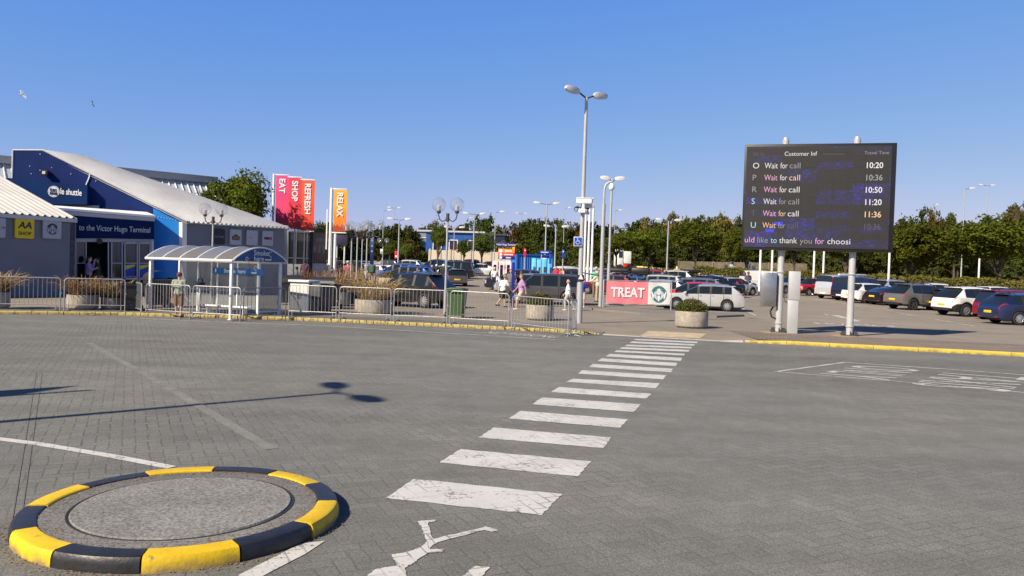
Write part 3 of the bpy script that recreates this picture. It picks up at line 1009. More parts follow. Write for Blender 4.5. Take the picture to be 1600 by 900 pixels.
# white cable, flood lamp and fixings on the gable
b = MB()
b.tube([PL_G.w(*p) + PL_G.n * .04 for p in [(141, 271), (140, 277), (137, 284), (135, 289)]], .035, 5)
bpart(b, 'cable', m_whitemetal)
for p in [(47, 260), (63, 241), (63, 266), (49, 272), (111, 272), (81, 262), (127, 262), (97, 250), (150, 283)]:
    bpart(MB().ball(PL_G.w(*p) + PL_G.n * .01, .03, 6, 4), 'fixing', m_trim)
for i in range(9):
    bpart(MB().ball(PL_G.w(243 + i * 4.6, 338.5 + i * .75) + PL_G.n * .01, .028, 6, 4), 'fixing', m_trim)
b = MB(); PL_G.prism(b, [(71, 274), (79, 274.5), (79, 267.5), (71, 267)], 0.3, out=0.34)
fl = bpart(b, 'flood_lamp', m_black)
b = MB(); PL_G.prism(b, [(71.8, 273), (76.5, 273.4), (76.5, 269), (71.8, 268.6)], 0.03, out=0.375)
bpart(b, 'lamp_lens', mat('flood_lamp_lens', (0.62, 0.6, 0.36), 0.2, var=0.1))
# entrance: roof, fascia, doors
PL_E = Plane(tuple(PL_G.w(240, 400) + PL_G.n * 1.0), R(42))
_ze = PL_E.s(240, 337)[1]
b = MB(); PL_E.prism(b, [(90, 325), (240.5, 337.5), (240.5, 346), (90, 335)], 0.4, out=.12)
PL_E.prism(b, [(236.5, 346), (240.5, 346), (240, 480), (236.5, 480)], 1.1, out=.0)
bpart(b, 'fascia_trim', m_trim)
p1, p2 = PL_E.w(240.5, 337) + PL_E.n * .2, PL_E.w(88, 324.5) + PL_E.n * .2
rise = Vector((0, 0, .22))
b = MB().add([p1, p2, p2 - PL_E.n * 2.4 + rise, p1 - PL_E.n * 1.25 + rise, p1 - Vector((0, 0, .1)), p2 - Vector((0, 0, .1))], [(0, 1, 2, 3), (4, 5, 1, 0)])
bpart(b, 'entrance_roof', m_roof)
b = MB(); PL_E.prism(b, [(100, 338), (239.5, 346.2), (239.5, 374), (100, 371)], 0.14, out=.14)
fas = bpart(b, 'fascia_sign', mat('blue_fascia_panel', (0.004, 0.018, 0.085), 0.7, spec=.1, var=0.12, scale=0.5))
def wall_text(s, pl, x0, y0, x1, y1, hpx, m, out=0.2, bold=0.012, parent=None, name='lettering'):
    a, c = pl.w(x0, y0), pl.w(x1, y1)
    wid = (c - a).length
    hh = pl.w(x0, y0 - hpx).z - a.z
    t = text(s, 1.0, m, None, (0, 0, 0), (0, 0, 0), name=name, align='LEFT', bold=bold, ext=0.01)
    co = np.array([w.co[:] for w in t.data.vertices])
    lo, hi = co.min(0), co.max(0)
    ux = (c - a).normalized()
    capb = 0.0
    for w in t.data.vertices:
        p = a + ux * ((w.co.x - lo[0]) / (hi[0] - lo[0]) * wid) + Vector((0, 0, 1)) * ((w.co.y + .24) / 0.70 * hh) + pl.n * (out + w.co.z)
        w.co = p
    t.data.update()
    if parent is not None:
        t.parent = parent
        t.matrix_parent_inverse = Matrix.Translation(-parent.matrix_world.translation) if parent.parent is None else Matrix.Identity(4)
    return t
m_sign_l = mat('pale_sign_lettering', (0.55, 0.56, 0.6), 0.5, var=0)
bpy.context.view_layer.update()
wall_text('to the Victor Hugo Terminal', PL_E, 121.8, 358.8, 233, 363.0, 9.0, m_sign_l, out=.155, bold=0.006, parent=fas)
# door frames and panes
b = MB()
fr = lambda x0, y0, x1, y1: PL_E.prism(b, [(x0, y1), (x1, y1), (x1, y0), (x0, y0)], .12, out=.02)
fr(112, 372.5, 237, 378)
for x in (117.5, 133.5, 168.5, 173.5, 190, 194, 213.5, 216.5, 233.5): fr(x, 377, x + 1.8, 470)
for x0, x1 in ((119, 134), (173, 191), (194, 214), (216, 234)): fr(x0, 410.5, x1, 412)
fr(193, 376, 235, 381)
for x0, x1 in ((119, 134), (173, 191), (194, 214), (216, 234)): fr(x0, 434, x1, 437)
bpart(b, 'door_frame', mat('door_frame_aluminium', (0.36, 0.38, 0.43), 0.4, metal=0.3, var=0.05))
b = MB(); 
for x0, x1 in ((119, 134), (174, 190), (195, 214), (217, 234)): PL_E.prism(b, [(x0, 470), (x1, 470), (x1, 377), (x0, 377)], .02, out=-.06)
bpart(b, 'door_glass', m_dglass)
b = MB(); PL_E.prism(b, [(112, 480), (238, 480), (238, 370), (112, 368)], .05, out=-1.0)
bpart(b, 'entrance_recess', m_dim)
b = MB()
for x0 in (195.5, 217.5):
    PL_E.prism(b, [(x0, 433), (x0 + 16, 433), (x0 + 16, 412.5), (x0, 412.5)], .01, out=-.045)
pst = bpart(b, 'door_poster', mat('blue_poster', srgb(20, 60, 160), 0.5, var=0.35, scale=1.4))
b = MB()
for x0 in (195.5, 217.5):
    PL_E.prism(b, [(x0, 422), (x0 + 8, 419), (x0 + 16, 416), (x0 + 16, 413), (x0, 415)], .01, out=-.04)
bpart(b, 'poster_swoosh', mat('yellow_poster_band', srgb(200, 190, 50), 0.5, var=0.2, scale=3), pst)
b = MB(); PL_E.prism(b, [(151, 381), (159, 381), (159, 375), (157, 373), (153, 373), (151, 375)], .15, out=.12)
bpart(b, 'door_sensor', m_black)
# sign box above the entrance
b = MB(); PL_G.prism(b, [(19, 321), (143, 321), (143.5, 291.5), (19, 279.5)], 0.45, out=.5)
sg = bpart(b, 'sign_box', mat('blue_sign_box', (0.002, 0.022, 0.10), 0.7, spec=.1, var=0.2, scale=0.5))
m_sign_w = mat('sign_white', (0.72, 0.74, 0.76), 0.5, var=0.03)
wall_text('le shuttle', PL_G, 102.5, 304.0, 135.0, 306.6, 9.5, m_sign_w, out=.52, bold=0.012, parent=sg)
cc = PL_G.w(92, 300.8)
MR = PL_G.M.copy(); MR.translation = cc + PL_G.n * .52
ring = MB(); k = PL_G.w(101, 301) - cc; rr = k.length
def disc(b, r, y, n=32, r_in=0.0):
    vs, fs = [], []
    for i in range(n):
        a = 2 * PI * i / n
        vs += [MR @ Vector((r * math.cos(a), y, r * math.sin(a))), MR @ Vector((r_in * math.cos(a), y, r_in * math.sin(a)))]
    for i in range(n):
        j = (i + 1) % n
        fs.append((2 * i, 2 * j, 2 * j + 1, 2 * i + 1))
    b.add(vs, fs)
disc(ring, rr, -.004, r_in=rr * .9); disc(ring, rr * .82, -.004, r_in=0.0)
bpart(ring, 'roundel', m_sign_w, sg)
m_navy_l = mat('navy_lettering', (0.01, 0.02, 0.06), 0.5, var=0)
wall_text('EURO', PL_G, 86.5, 300.2, 97.0, 301.1, 4.8, m_navy_l, out=.535, bold=0.02, parent=sg)
wall_text('TUNNEL', PL_G, 85.5, 305.2, 98.2, 306.0, 4.2, m_navy_l, out=.535, bold=0.02, parent=sg)
b = MB(); PL_G.prism(b, [(20, 326), (156, 326), (156, 321.5), (20, 321.5)], 0.1, out=.12)
bpart(b, 'canopy_rail', m_trim)

# roof light behind
sk = empty('glazed_roof', (-22, 52, 0), 0, 'long glazed roof light of pale panes showing behind the terminal roofs', 'roof light')
PL_S = Plane((-24.0, 50.0, 0), R(40))
def spart(b, name, m, parent=None):
    o = b.build(name, m, parent or sk, smooth=30)
    if parent is None: o.matrix_parent_inverse = Matrix.Translation(-sk.location)
    return o
q0, q1 = PL_S.w(-60, 236), PL_S.w(338, 281)
q0.z = q1.z = (q0.z + q1.z) / 2
b = MB(); 
def slab(p, q, dz0, dz1, out, dep):
    d = (q - p)
    M = PL_S.M.copy(); M.translation = Vector((p.x, p.y, 0)) + PL_S.n * out
    L = Vector((d.x, d.y, 0)).length
    return [(0, p.z + dz0), (L, q.z + dz0), (L, q.z + dz1), (0, p.z + dz1)], dep, M
b.prism(*slab(q0, q1, -.38, 0, .3, .6)); b.prism(*slab(q0, q1, .0, .06, .35, .7))
spart(b, 'ridge_beam', mat('roof_light_beam', (0.30, 0.31, 0.33), 0.5, var=0.1))
dn = Vector((0, 0, -1.75)) + PL_S.n * 1.5
b = MB().add([q0 + Vector((0, 0, -.38)), q1 + Vector((0, 0, -.38)), q1 + dn, q0 + dn], [(0, 1, 2, 3)])
spart(b, 'glazing', mat('pale_roof_glazing', (0.42, 0.46, 0.52), 0.25, var=0.2, scale=0.6))
b = MB()
for i in range(37):
    p = q0 + (q1 - q0) * (i / 36)
    b.tube([p + Vector((0, 0, -.36)), p + dn + Vector((0, 0, .05))], .06, 4)
b.tube([q0 + dn, q1 + dn], .08, 4)
spart(b, 'glazing_bar', m_trim)
b = MB().box((q0 + q1) / 2 + Vector((0, 0, -.9 - q0.z / 2)) - PL_S.n * .2, ((q1 - q0).length, .3, q0.z), PL_S.phi)
spart(b, 'wall', m_wall)

# square signs on the walls
def rounded(w, h, r, n=4):
    out = []
    for cx, cy, a0 in ((w - r, h - r, 0), (-w + r, h - r, 90), (-w + r, -h + r, 180), (w - r, -h + r, 270)):
        for i in range(n + 1):
            a = R(a0 + 90 * i / n)
            out.append((cx + r * math.cos(a), cy + r * math.sin(a)))
    return out
def siren(parent, r, y, m_green, m_w):
    """round emblem: green disc with a white crowned long-haired figure inside"""
    n = 40
    b = MB().prism([(r * math.cos(2 * PI * i / n), r * math.sin(2 * PI * i / n)) for i in range(n)], .01, Matrix.Translation((0, y, 0)))
    e = b.build('emblem', m_green, parent)
    w = MB()
    M = Matrix.Translation((0, y - .006, 0))
    S = lambda L: [(x * r, z * r) for x, z in L]
    w.prism(S([(-.3, .62), (-.18, .56), (0, .72), (.18, .56), (.3, .62), (.2, .42), (-.2, .42)]), .005, M)             # crown
    w.prism(S([(.28 * math.cos(a), .18 + .32 * math.sin(a)) for a in [2 * PI * i / 14 for i in range(14)]]), .004, M)    # face
    for sgn in (-1, 1):
        for k in range(3):
            x = .3 + .12 * k
            w.prism(S([(sgn * x, .42 - .12 * k), (sgn * (x + .07), .40 - .12 * k), (sgn * (x + .10), -.1), (sgn * (x - .02), -.75 + .12 * k), (sgn * (x - .09), -.72 + .12 * k), (sgn * (x + .02), -.1)]), .005, M)
        w.prism(S([(sgn * .62, -.2), (sgn * .88, .35), (sgn * .97, .15), (sgn * .80, -.55), (sgn * .66, -.66)]), .0055, M)
    w.prism(S([(-.14, -.2), (.14, -.2), (.2, -.5), (.08, -.92), (-.08, -.92), (-.2, -.5)]), .0045, M)
    w.build('figure', m_w, e)
    dk = MB()
    for sx in (-.1, .1): dk.prism(S([(sx - .06, .22), (sx + .06, .22), (sx + .05, .17), (sx - .05, .17)]), .003, Matrix.Translation((0, y - .009, 0)))
    dk.prism(S([(-.06, .0), (.06, .0), (.04, -.03), (-.04, -.03)]), .003, Matrix.Translation((0, y - .009, 0)))
    dk.build('face_mark', m_green, e)
    return e
m_sgn_w = mat('white_sign_panel', (0.40, 0.41, 0.46), 0.45, var=0.03)
m_sgn_y = mat('yellow_sign_panel', srgb(226, 196, 8), 0.45, var=0.03)
m_sgn_k = mat('black_sign_panel', (0.006, 0.006, 0.009), 0.4, var=0)
m_sgn_green = mat('dark_green_emblem', (0.02, 0.05, 0.045), 0.5, var=0)
def wall_sign(pl, cx, cy, wpx, hpx, m, label):
    c = pl.w(cx, cy)
    W = (pl.w(cx + wpx / 2, cy) - pl.w(cx - wpx / 2, cy)).length / 2
    H = (pl.w(cx, cy - hpx / 2).z - pl.w(cx, cy + hpx / 2).z) / 2
    e = empty('wall_sign', c + pl.n * .02, pl.phi, label, 'sign', 'square signs on the terminal walls')
    b = MB().prism(rounded(W, H, .12 * W * 1.3), .10, Matrix.Translation((0, -.10, 0)))
    b.build('panel', m, e)
    return e, W, H
e, W, H = wall_sign(PL_L, 36.5, 357, 29.5, 31, m_sgn_y, 'yellow square shop sign with black letters on the left grey wall')
text('AA', H * .92, m_black, e, (0, -.104, H * .30), name='lettering', bold=.03, shear=.2, sx=1.05)
text('SHOP', H * .50, m_black, e, (0, -.104, -H * .52), name='lettering', bold=.02)
e, W, H = wall_sign(PL_L, 79.5, 358, 28.5, 30, m_sgn_w, 'white square sign with round green figure emblem at the end of the left grey wall')
siren(e, W * .62, -.106, m_sgn_green, m_sgn_w)
e, W, H = wall_sign(PL_L, -8, 355.5, 29, 31, m_sgn_w, 'white square sign cut by the left picture edge on the grey wall')
text('m', H * .5, m_navy_l, e, (W * .75, -.104, H * .05), name='lettering')
e, W, H = wall_sign(PL_R, 340.5, 369.5, 18, 24, m_sgn_k, 'black sign with small pale writing, leftmost of the four on the right grey wall')
text('La Cure', H * .42, mat('dim_lettering', (0.3, 0.3, 0.32), .5, var=0), e, (0, -.104, 0), name='lettering')
e, W, H = wall_sign(PL_R, 366.5, 370.5, 17.5, 24, m_sgn_w, 'white sign with a black and gold crest on the right grey wall')
g = MB().prism([(x * W, z * H) for x, z in [(-.62, -.38), (.62, -.38), (.72, .1), (.35, .14), (.2, .36), (-.2, .36), (-.35, .14), (-.72, .1)]], .01, Matrix.Translation((0, -.108, 0)))
g = g.build('crest', m_black, e)
MB().prism([(x * W, z * H) for x, z in [(-.5, -.28), (.5, -.28), (.56, .02), (.15, .04), (0, .26), (-.15, .04), (-.56, .02)]], .006, Matrix.Translation((0, -.113, 0))).build('crest_centre', mat('dull_gold', (0.22, 0.13, 0.015), .5, var=.2), g)
e, W, H = wall_sign(PL_R, 392, 371.5, 17, 23.5, m_sgn_w, 'plain white sign with faint grey writing on the right grey wall')
MB().box((-.3 * W, -.103, 0), (W * .5, .006, H * .09)).build('grey_line', mat('grey_sign_line', (0.22, 0.22, 0.24), .5, var=0), e)
e, W, H = wall_sign(PL_R, 416.5, 372.5, 16.5, 23, m_sgn_w, 'white sign with a navy and red bar, rightmost of the four on the grey wall')
MB().box((-.2 * W, -.104, 0), (W * .95, .008, H * .34)).build('navy_bar', m_navy_l, e)
MB().box((.55 * W, -.104, 0), (W * .42, .008, H * .40)).build('red_bar', mat('red_sign_bar', srgb(190, 40, 50), .5, var=0), e)

# ------------------------------------------------------------------ smoking shelter
sh0, sh1 = gp(234, 490.5), gp(360, 500)
v = sh1 - sh0; L = v.length; rz = math.atan2(v.y, v.x)
sh = empty('smoking_shelter', (sh0.x, sh0.y, 0), rz, 'white framed smoking shelter with arched translucent roof and glass back', 'shelter')
HF = 1.90
ROOF_D, WALL_D, ARCH = 2.34, 1.20, 0.46
m_shw = m_whitemetal
b = MB()
for x, y in [(0, 0), (L, 0), (L, WALL_D), (L, 2.22)] + [(L * i / 4, WALL_D) for i in range(4)]:
    w = .085 if y == 0 or x == L else .06
    p = MB().box((x, y, HF / 2), (w, w, HF), bev=.008)
    p.box((x, y, .01), (w * 1.8, w * 1.8, .02))
    p.build('post', m_shw, sh)
def arch(t): return (-0.10 + (ROOF_D + .16) * t, HF + ARCH * math.sin(PI * t) ** 0.85 if 0 < t < 1 else HF)
N = 16
arcp = [arch(i / N) for i in range(N + 1)]
x0, x1 = -.14, L + .14
b = MB()
for i in range(6):
    x = x0 + (x1 - x0) * i / 5
    b.tube([(x, y, z + .01) for y, z in arcp], .028, 6)
b.tube([(x0, arcp[0][0], HF), (x1, arcp[0][0], HF)], .045, 6); b.tube([(x0, arcp[-1][0], HF), (x1, arcp[-1][0], HF)], .04, 6)
b.build('roof_frame', m_shw, sh)
for i in range(5):
    xa, xb = x0 + (x1 - x0) * i / 5 + .02, x0 + (x1 - x0) * (i + 1) / 5 - .02
    vs, fs = [], []
    for y, z in arcp: vs += [(xa, y, z), (xb, y, z)]
    for k in range(N): fs.append((2 * k, 2 * k + 1, 2 * k + 3, 2 * k + 2))
    MB().add(vs, fs).build('roof_pane', glass_mat('bronze_roof_sheet' if i in (1, 2, 4) else 'grey_roof_sheet', (0.40, 0.375, 0.34) if i in (1, 2, 4) else (0.40, 0.42, 0.47), .5, .25), sh)
# end panel
b = MB().prism([(y, z) for y, z in arcp], .03, Matrix.Translation((x1 - .01, 0, 0)) @ Matrix.Rotation(PI / 2, 4, 'Z'))
ep = b.build('end_panel', None or mat('navy_end_panel', (0.008, 0.06, 0.20), .4, var=.5, scale=.9), sh)
Mtx = (PI / 2, 0, PI / 2)
text('Smoke', .25, m_sign_w, ep, (x1 + .025, 1.12, HF + .28), Mtx, bold=.005)
text('here', .25, m_sign_w, ep, (x1 + .025, 1.02, HF + .09), Mtx, bold=.005)
def cig(parent, M, s):
    b = MB()
    b.prism([(0, 0), (.30 * s, 0), (.30 * s, .045 * s), (0, .045 * s)], .006, M)
    b.tube([M @ Vector((x * s, -.002, z * s)) for x, z in [(.27, .07), (.28, .13), (.2, .16), (.16, .22), (.22, .29), (.3, .27)]], .013 * s, 5)
    b.build('cigarette_sign', m_sign_w, parent)
cig(ep, Matrix.Translation((x1 + .022, 1.30, HF + .05)) @ Matrix.Rotation(PI / 2, 4, 'Z'), 1.0)
b = MB(); Mr = Matrix.Translation((x1 + .022, .48, HF + .08)) @ Matrix.Rotation(PI / 2, 4, 'Z')
b.tube([Mr @ Vector((.055 * math.cos(a), -.002, .055 * math.sin(a))) for a in [2 * PI * i / 14 for i in range(14)]], .012, 5, closed=True)
b.build('small_roundel', m_sign_w, ep)
# glass walls
gl = glass_mat('shelter_glass', (0.72, 0.76, 0.78), .84, .05)
for i in range(4):
    xa, xb = L * i / 4 + .04, L * (i + 1) / 4 - .04
    MB().box(((xa + xb) / 2, WALL_D, 1.08), (xb - xa, .012, 1.60)).build('back_pane', gl, sh)
for ya, yb in ((WALL_D + .05, 2.17),):
    MB().box((L, (ya + yb) / 2, 1.05), (.012, yb - ya, 1.64)).build('side_pane', gl, sh)
b = MB()
b.box((L / 2, WALL_D + .03, .88), (L, .03, .05)); b.box((L * .72, WALL_D + .03, .30), (L * .55, .03, .05))
b.box((L, (WALL_D + 2.2) / 2, .22), (.03, 1.0, .04)); b.box((L, (WALL_D + 2.2) / 2, 1.86), (.04, 1.0, .05)); b.box((L / 2, WALL_D, 1.86), (L, .05, .06))
b.build('rail', m_shw, sh)
MB().box((L * .68, WALL_D - .22, .36), (L * .58, .26, .05), bev=.01).build('bench_seat', m_shw, sh)
for x in (L * .45, L * .9): MB().box((x, WALL_D - .2, .17), (.05, .18, .34)).build('bench_leg', m_shw, sh)
# blue strip sign hung on the back wall
bs = empty('strip_sign', sh.matrix_world @ Vector((0, 0, 0)), rz, 'blue strip sign with white words hung on the shelter back glass', 'sign')
bs.location = sh0 + Vector((math.cos(rz), math.sin(rz), 0)) * (L * .76) + Vector((-math.sin(rz), math.cos(rz), 0)) * (WALL_D - .05) + Vector((0, 0, 1.55))
MB().box((0, 0, 0), (L * .62, .03, .21), bev=.005).build('panel', mat('blue_strip_panel', (0.008, 0.13, 0.40), .4, var=.35, scale=1.2), bs)
text('Smoke  here', .19, m_sign_w, bs, (-.12, -.02, 0), bold=.01)
cig(bs, Matrix.Translation((.62, -.022, -.05)), .8)
MB().box((-L * .27, -.018, 0), (.05, .008, .12)).build('white_mark', m_sign_w, bs)
# ash bin on its post inside the shelter
p = sh0 + Vector((math.cos(rz), math.sin(rz), 0)) * (L * .41) + Vector((-math.sin(rz), math.cos(rz), 0)) * .75
ab = empty('ash_bin', p, rz, 'black ash bin on a grey post inside the smoking shelter', 'bin')
MB().lathe([(.0, .98), (.10, .98), (.15, 1.08), (.15, 1.13), (.12, 1.14), (.0, 1.14)], n=16).build('bowl', m_black, ab)
MB().tube([(-.12, 0, 1.13), (-.09, 0, 1.24), (0, 0, 1.28), (.09, 0, 1.24), (.12, 0, 1.13)], .02, 6).build('handle', m_black, ab)
MB().cyl((0, 0, 0), (0, 0, .98), .035).build('post', m_polegrey, ab)
MB().box((0, -.03, .55), (.14, .08, .42), bev=.01).build('ash_box', m_steel, ab)
# ------------------------------------------------------------------ big information screen
pA, pB = gpt(1216, 521.5), gpt(1327, 525)
SZ = R(-15)
_t = Vector((math.cos(SZ), math.sin(SZ), 0))
def _on_line(px):                                # both poles stand on one line along the screen
    Y = pB.y
    for _ in range(20):
        q = gnd(px, Y); Y = pB.y + (q.x - pB.x) * math.tan(SZ)
    return gnd(px, Y)
pA = _on_line(1216)
mid = (pA + pB) / 2
led = empty('information_screen', (mid.x, mid.y, 0.1), SZ, 'large black electronic information screen on two white poles', 'screen')
ct, st = math.cos(SZ), math.sin(SZ)
locx = lambda p: (p.x - mid.x) * ct + (p.y - mid.y) * st
locy = lambda p: -(p.x - mid.x) * st + (p.y - mid.y) * ct
# the panel stands 0.3 m in front of the poles: its corners follow from the picture
PLS = Plane(tuple(mid + Vector((st, -ct, 0)) * .32), SZ)
cor = [PLS.s(*q) for q in [(1164, 226.5), (1403, 222), (1394, 395.5), (1158.5, 388.5)]]
xl, xr_ = (cor[0][0] + cor[3][0]) / 2, (cor[1][0] + cor[2][0]) / 2
zt, zb = (cor[0][1] + cor[1][1]) / 2 - .1, (cor[2][1] + cor[3][1]) / 2 - .1
PW, PH = xr_ - xl, zt - zb
PC = Vector(((xl + xr_) / 2, -.32, (zt + zb) / 2))
m_scr_frame = mat('black_screen_frame', (0.012, 0.012, 0.013), 0.45, var=0.1)
b = MB().box(PC + Vector((0, .13, 0)), (PW, .26, PH), bev=.012)
cab = b.build('cabinet', m_scr_frame, led)
# LED face: dark grid with the faint blue bands a scanning screen shows
T = NT('led_face')
tc = T.node('ShaderNodeTexCoord'); sp = T.node('ShaderNodeSeparateXYZ'); T.l.new(tc.outputs['Object'], sp.inputs[0])
x, z = sp.outputs[0], sp.outputs[2]
fl = lambda v: T.math('FLOOR', v)
cbv = T.node('ShaderNodeCombineXYZ'); T.l.new(fl(T.math('MULTIPLY', x, 0.92)), cbv.inputs[0]); T.l.new(fl(T.math('MULTIPLY', z, 4.4)), cbv.inputs[1])
wn1 = T.node('ShaderNodeTexWhiteNoise', noise_dimensions='2D'); T.l.new(cbv.outputs[0], wn1.inputs['Vector'])
band = T.math('GREATER_THAN', wn1.outputs['Value'], 0.56)
cb2 = T.node('ShaderNodeCombineXYZ'); T.l.new(fl(T.math('ADD', T.math('MULTIPLY', x, 13), T.math('MULTIPLY', z, 6))), cb2.inputs[0]); T.l.new(fl(T.math('MULTIPLY', z, 26)), cb2.inputs[1])
wn2 = T.node('ShaderNodeTexWhiteNoise', noise_dimensions='2D'); T.l.new(cb2.outputs[0], wn2.inputs['Vector'])
dots = T.rng(wn2.outputs['Value'], 0.55, 1.0, 0.16, 1.0)
e = T.math('MULTIPLY', band, T.math('MULTIPLY', dots, T.rng(T.noise(tc.outputs['Object'], 1.1, 3), 0.38, 0.66, 0.1, 1.0)))
gx = T.math('LESS_THAN', T.math('FRACT', T.math('MULTIPLY', x, 2.1)), 0.03)
gz_ = T.math('LESS_THAN', T.math('FRACT', T.math('MULTIPLY', z, 2.1)), 0.03)
grid = T.math('MAXIMUM', gx, gz_)
fine = T.rng(T.noise(tc.outputs['Object'], 45, 2), 0.3, 0.7, 0.8, 1.2)
T.l.new(T.mix(grid, T.scale((0.020, 0.019, 0.018), fine), (0.013, 0.012, 0.012)), T.b.inputs['Base Color'])
T.b.inputs['Roughness'].default_value = 0.55
T.b.inputs['Emission Color'].default_value = (0.03, 0.025, 0.55, 1)
T.l.new(T.math('MULTIPLY', e, 0.45), T.b.inputs['Emission Strength'])
face = MB().box((0, 0, 0), (PW - .20, .02, PH - .17)).build('led_panel', T.m, led)
face.location = PC + Vector((-.04, -.008, 0))
def led_mat(name, c, s):
    return mat(name, (0.02, 0.02, 0.02), .6, var=0, emit=c, estr=s)
L1 = led_mat('led_white', (1, .97, .95), .62); L2 = led_mat('led_dim', (.75, .75, .8), .30); L3 = led_mat('led_faint', (.5, .45, .5), .10)
LP, LC, LO = led_mat('led_pink', (1, .45, .75), .65), led_mat('led_cyan', (.45, .9, .95), .65), led_mat('led_orange', (1, .6, .35), .7)
FW, FH = PW - .2, PH - .17
def lt(s, u, v, size, m, align='LEFT', sx=1.0, bold=-0.006, wid=None):
    """u, v: place on the screen, 0..1 from its lower left"""
    t = text(s, size, m, face, (FW * (u - .5), -.012, FH * (v - .5)), align=align, sx=sx, bold=bold, ext=.001)
    if wid:
        xs_ = [w.co.x for w in t.data.vertices]; k = wid * FW / (max(xs_) - min(xs_)); x_ = min(xs_)
        for w in t.data.vertices: w.co.x = (w.co.x - x_) * k
    return t
S = FH * .082
S2 = S * .78
lt('08:41', .045, .925, S * .62, L3)
lt('Customer Inf', .27, .925, S * .72, L1, wid=.225)
MB().box((FW * .11, -.012, FH * .42), (FW * .15, .003, .02)).build('lettering', L3, face)
lt('Travel Time', .815, .93, S * .55, L2)
rows = [('O', '10:20', L1, L1), ('P', '10:36', L1, L2), ('R', '10:50', L1, L1), ('S', '11:20', L1, L1), ('T', '11:36', L2, LO), ('U', '10:36', L1, L3)]
tint = [(L1, L1, L2), (LP, L1, LO), (LP, L1, L1), (L1, L2, L2), (LP, LO, L1), (LO, L2, L3)]
for i, (a, tm, ma, mt) in enumerate(rows):
    v = .808 - .1185 * i
    lt(a, .045, v, S, [L1, L2, L2, LC, L3, LC][i])
    w1 = lt('Wait', .132, v, S, tint[i][0], wid=.093)
    lt('for', .243, v, S, tint[i][1], wid=.05)
    lt('call', .308, v, S, tint[i][2], wid=.075)
    lt(tm, .945, v, S * .96, mt, align='RIGHT', sx=.92, bold=.012)
for u, s, m in [(.01, 'uld', LP), (.10, 'like', L2), (.195, 'to', LC), (.255, 'thank', L1), (.40, 'you', L2), (.505, 'for', LP), (.59, 'choosi', L1)]:
    lt(s, u, .068, S, m, wid={'uld': .068, 'like': .075, 'to': .042, 'thank': .125, 'you': .082, 'for': .062, 'choosi': .155}[s])
for u, v_ in ((.245, .235), (.185, .165)):
    MB().box((FW * (u - .5), -.0115, FH * (v_ - .5)), (FW * .06, .002, FH * .035)).build('blue_block', led_mat('led_blue', (.02, .03, 1), .55), face)
m_pole_w = mat('white_sign_pole', (0.46, 0.465, 0.47), 0.42, metal=0.1, var=0.10, scale=3)
b2m = mat('rusty_base_mortar', (0.36, 0.24, 0.12), .9, var=.3, scale=8)
for p in (pA, pB):
    x, y = locx(p), locy(p)
    pl = MB().cyl((x, y, 0), (x, y, 2.0), .108, .108, 18).cyl((x, y, 2.0), (x, y, 2.03), .14, .14, 18).cyl((x, y, 2.03), (x, y, zt + .18), .104, .104, 18).cyl((x, y, zt + .18), (x, y, zt + .26), .085, .07, 14)
    pl.cyl((x, y, .30), (x, y, .33), .135, .135, 16)
    o = pl.build('pole', m_pole_w, led)
    g = MB().box((x, y, .02), (.5, .5, .04), bev=.01)
    g.build('base_plate', mat('dark_base_plate', (0.06, 0.06, 0.06), .6, var=.2), o)
    g = MB()
    for sx in (-.19, .19):
        for sy in (-.19, .19): g.cyl((x + sx, y + sy, .03), (x + sx, y + sy, .15), .028, n=6); g.cyl((x + sx, y + sy, .05), (x + sx, y + sy, .09), .055, n=6)
    for a in range(4): g.box((x + .14 * math.cos(a * PI / 2), y + .14 * math.sin(a * PI / 2), .10), (.12, .012, .14) if a % 2 == 0 else (.012, .12, .14))
    g.build('anchor_bolt', m_dark, o)
    MB().lathe([(.52, .004), (.45, .012), (0, .014)], (x - .12, y, 0), 10).build('mortar_pad', b2m, o)
b = MB()
for z in (zb + .6, zt - .6): b.box((PC.x, -.03, z), (PW * .9, .08, .1))
b.build('rear_rail', m_dark, led)
# cabinets at the left pole
c1 = pA + Vector((ct, st, 0)) * .42 + Vector((st, -ct, 0)) * .02
ec = empty('control_cabinet', (c1.x, c1.y, 0.1), SZ, 'tall grey metal cabinet standing against the left pole of the screen', 'cabinet')
MB().box((0, 0, .55), (.33, .32, 1.1), bev=.008).build('lower_box', m_polegrey, ec)
MB().box((.02, .0, 1.58), (.36, .36, .94), bev=.01).build('upper_box', m_polegrey, ec)
c2 = pA - Vector((ct, st, 0)) * .30 + Vector((st, -ct, 0)) * .05
es = empty('junction_box', (c2.x, c2.y, 0.1), SZ, 'dull stainless box hung on the left side of the screen pole', 'box')
MB().box((-.07, -.05, 1.42), (.50, .26, 1.12), bev=.01).build('box', mat('stainless_steel', (0.34, 0.35, 0.36), .33, metal=.85, var=.22, scale=3), es)
MB().tube([(.12, 0, .88), (.02, -.02, .7), (.06, 0, .52), (.2, .0, .46)], .03, 6).build('conduit', m_black, es)
MB().cyl((.12, 0, .86), (.12, 0, .95), .05).build('gland', mat('blue_gland', srgb(40, 60, 170), .5), es)

m_steel_b = mat('dull_barrier_steel', (0.34, 0.345, 0.35), 0.5, metal=0.4, var=0.2, scale=6)
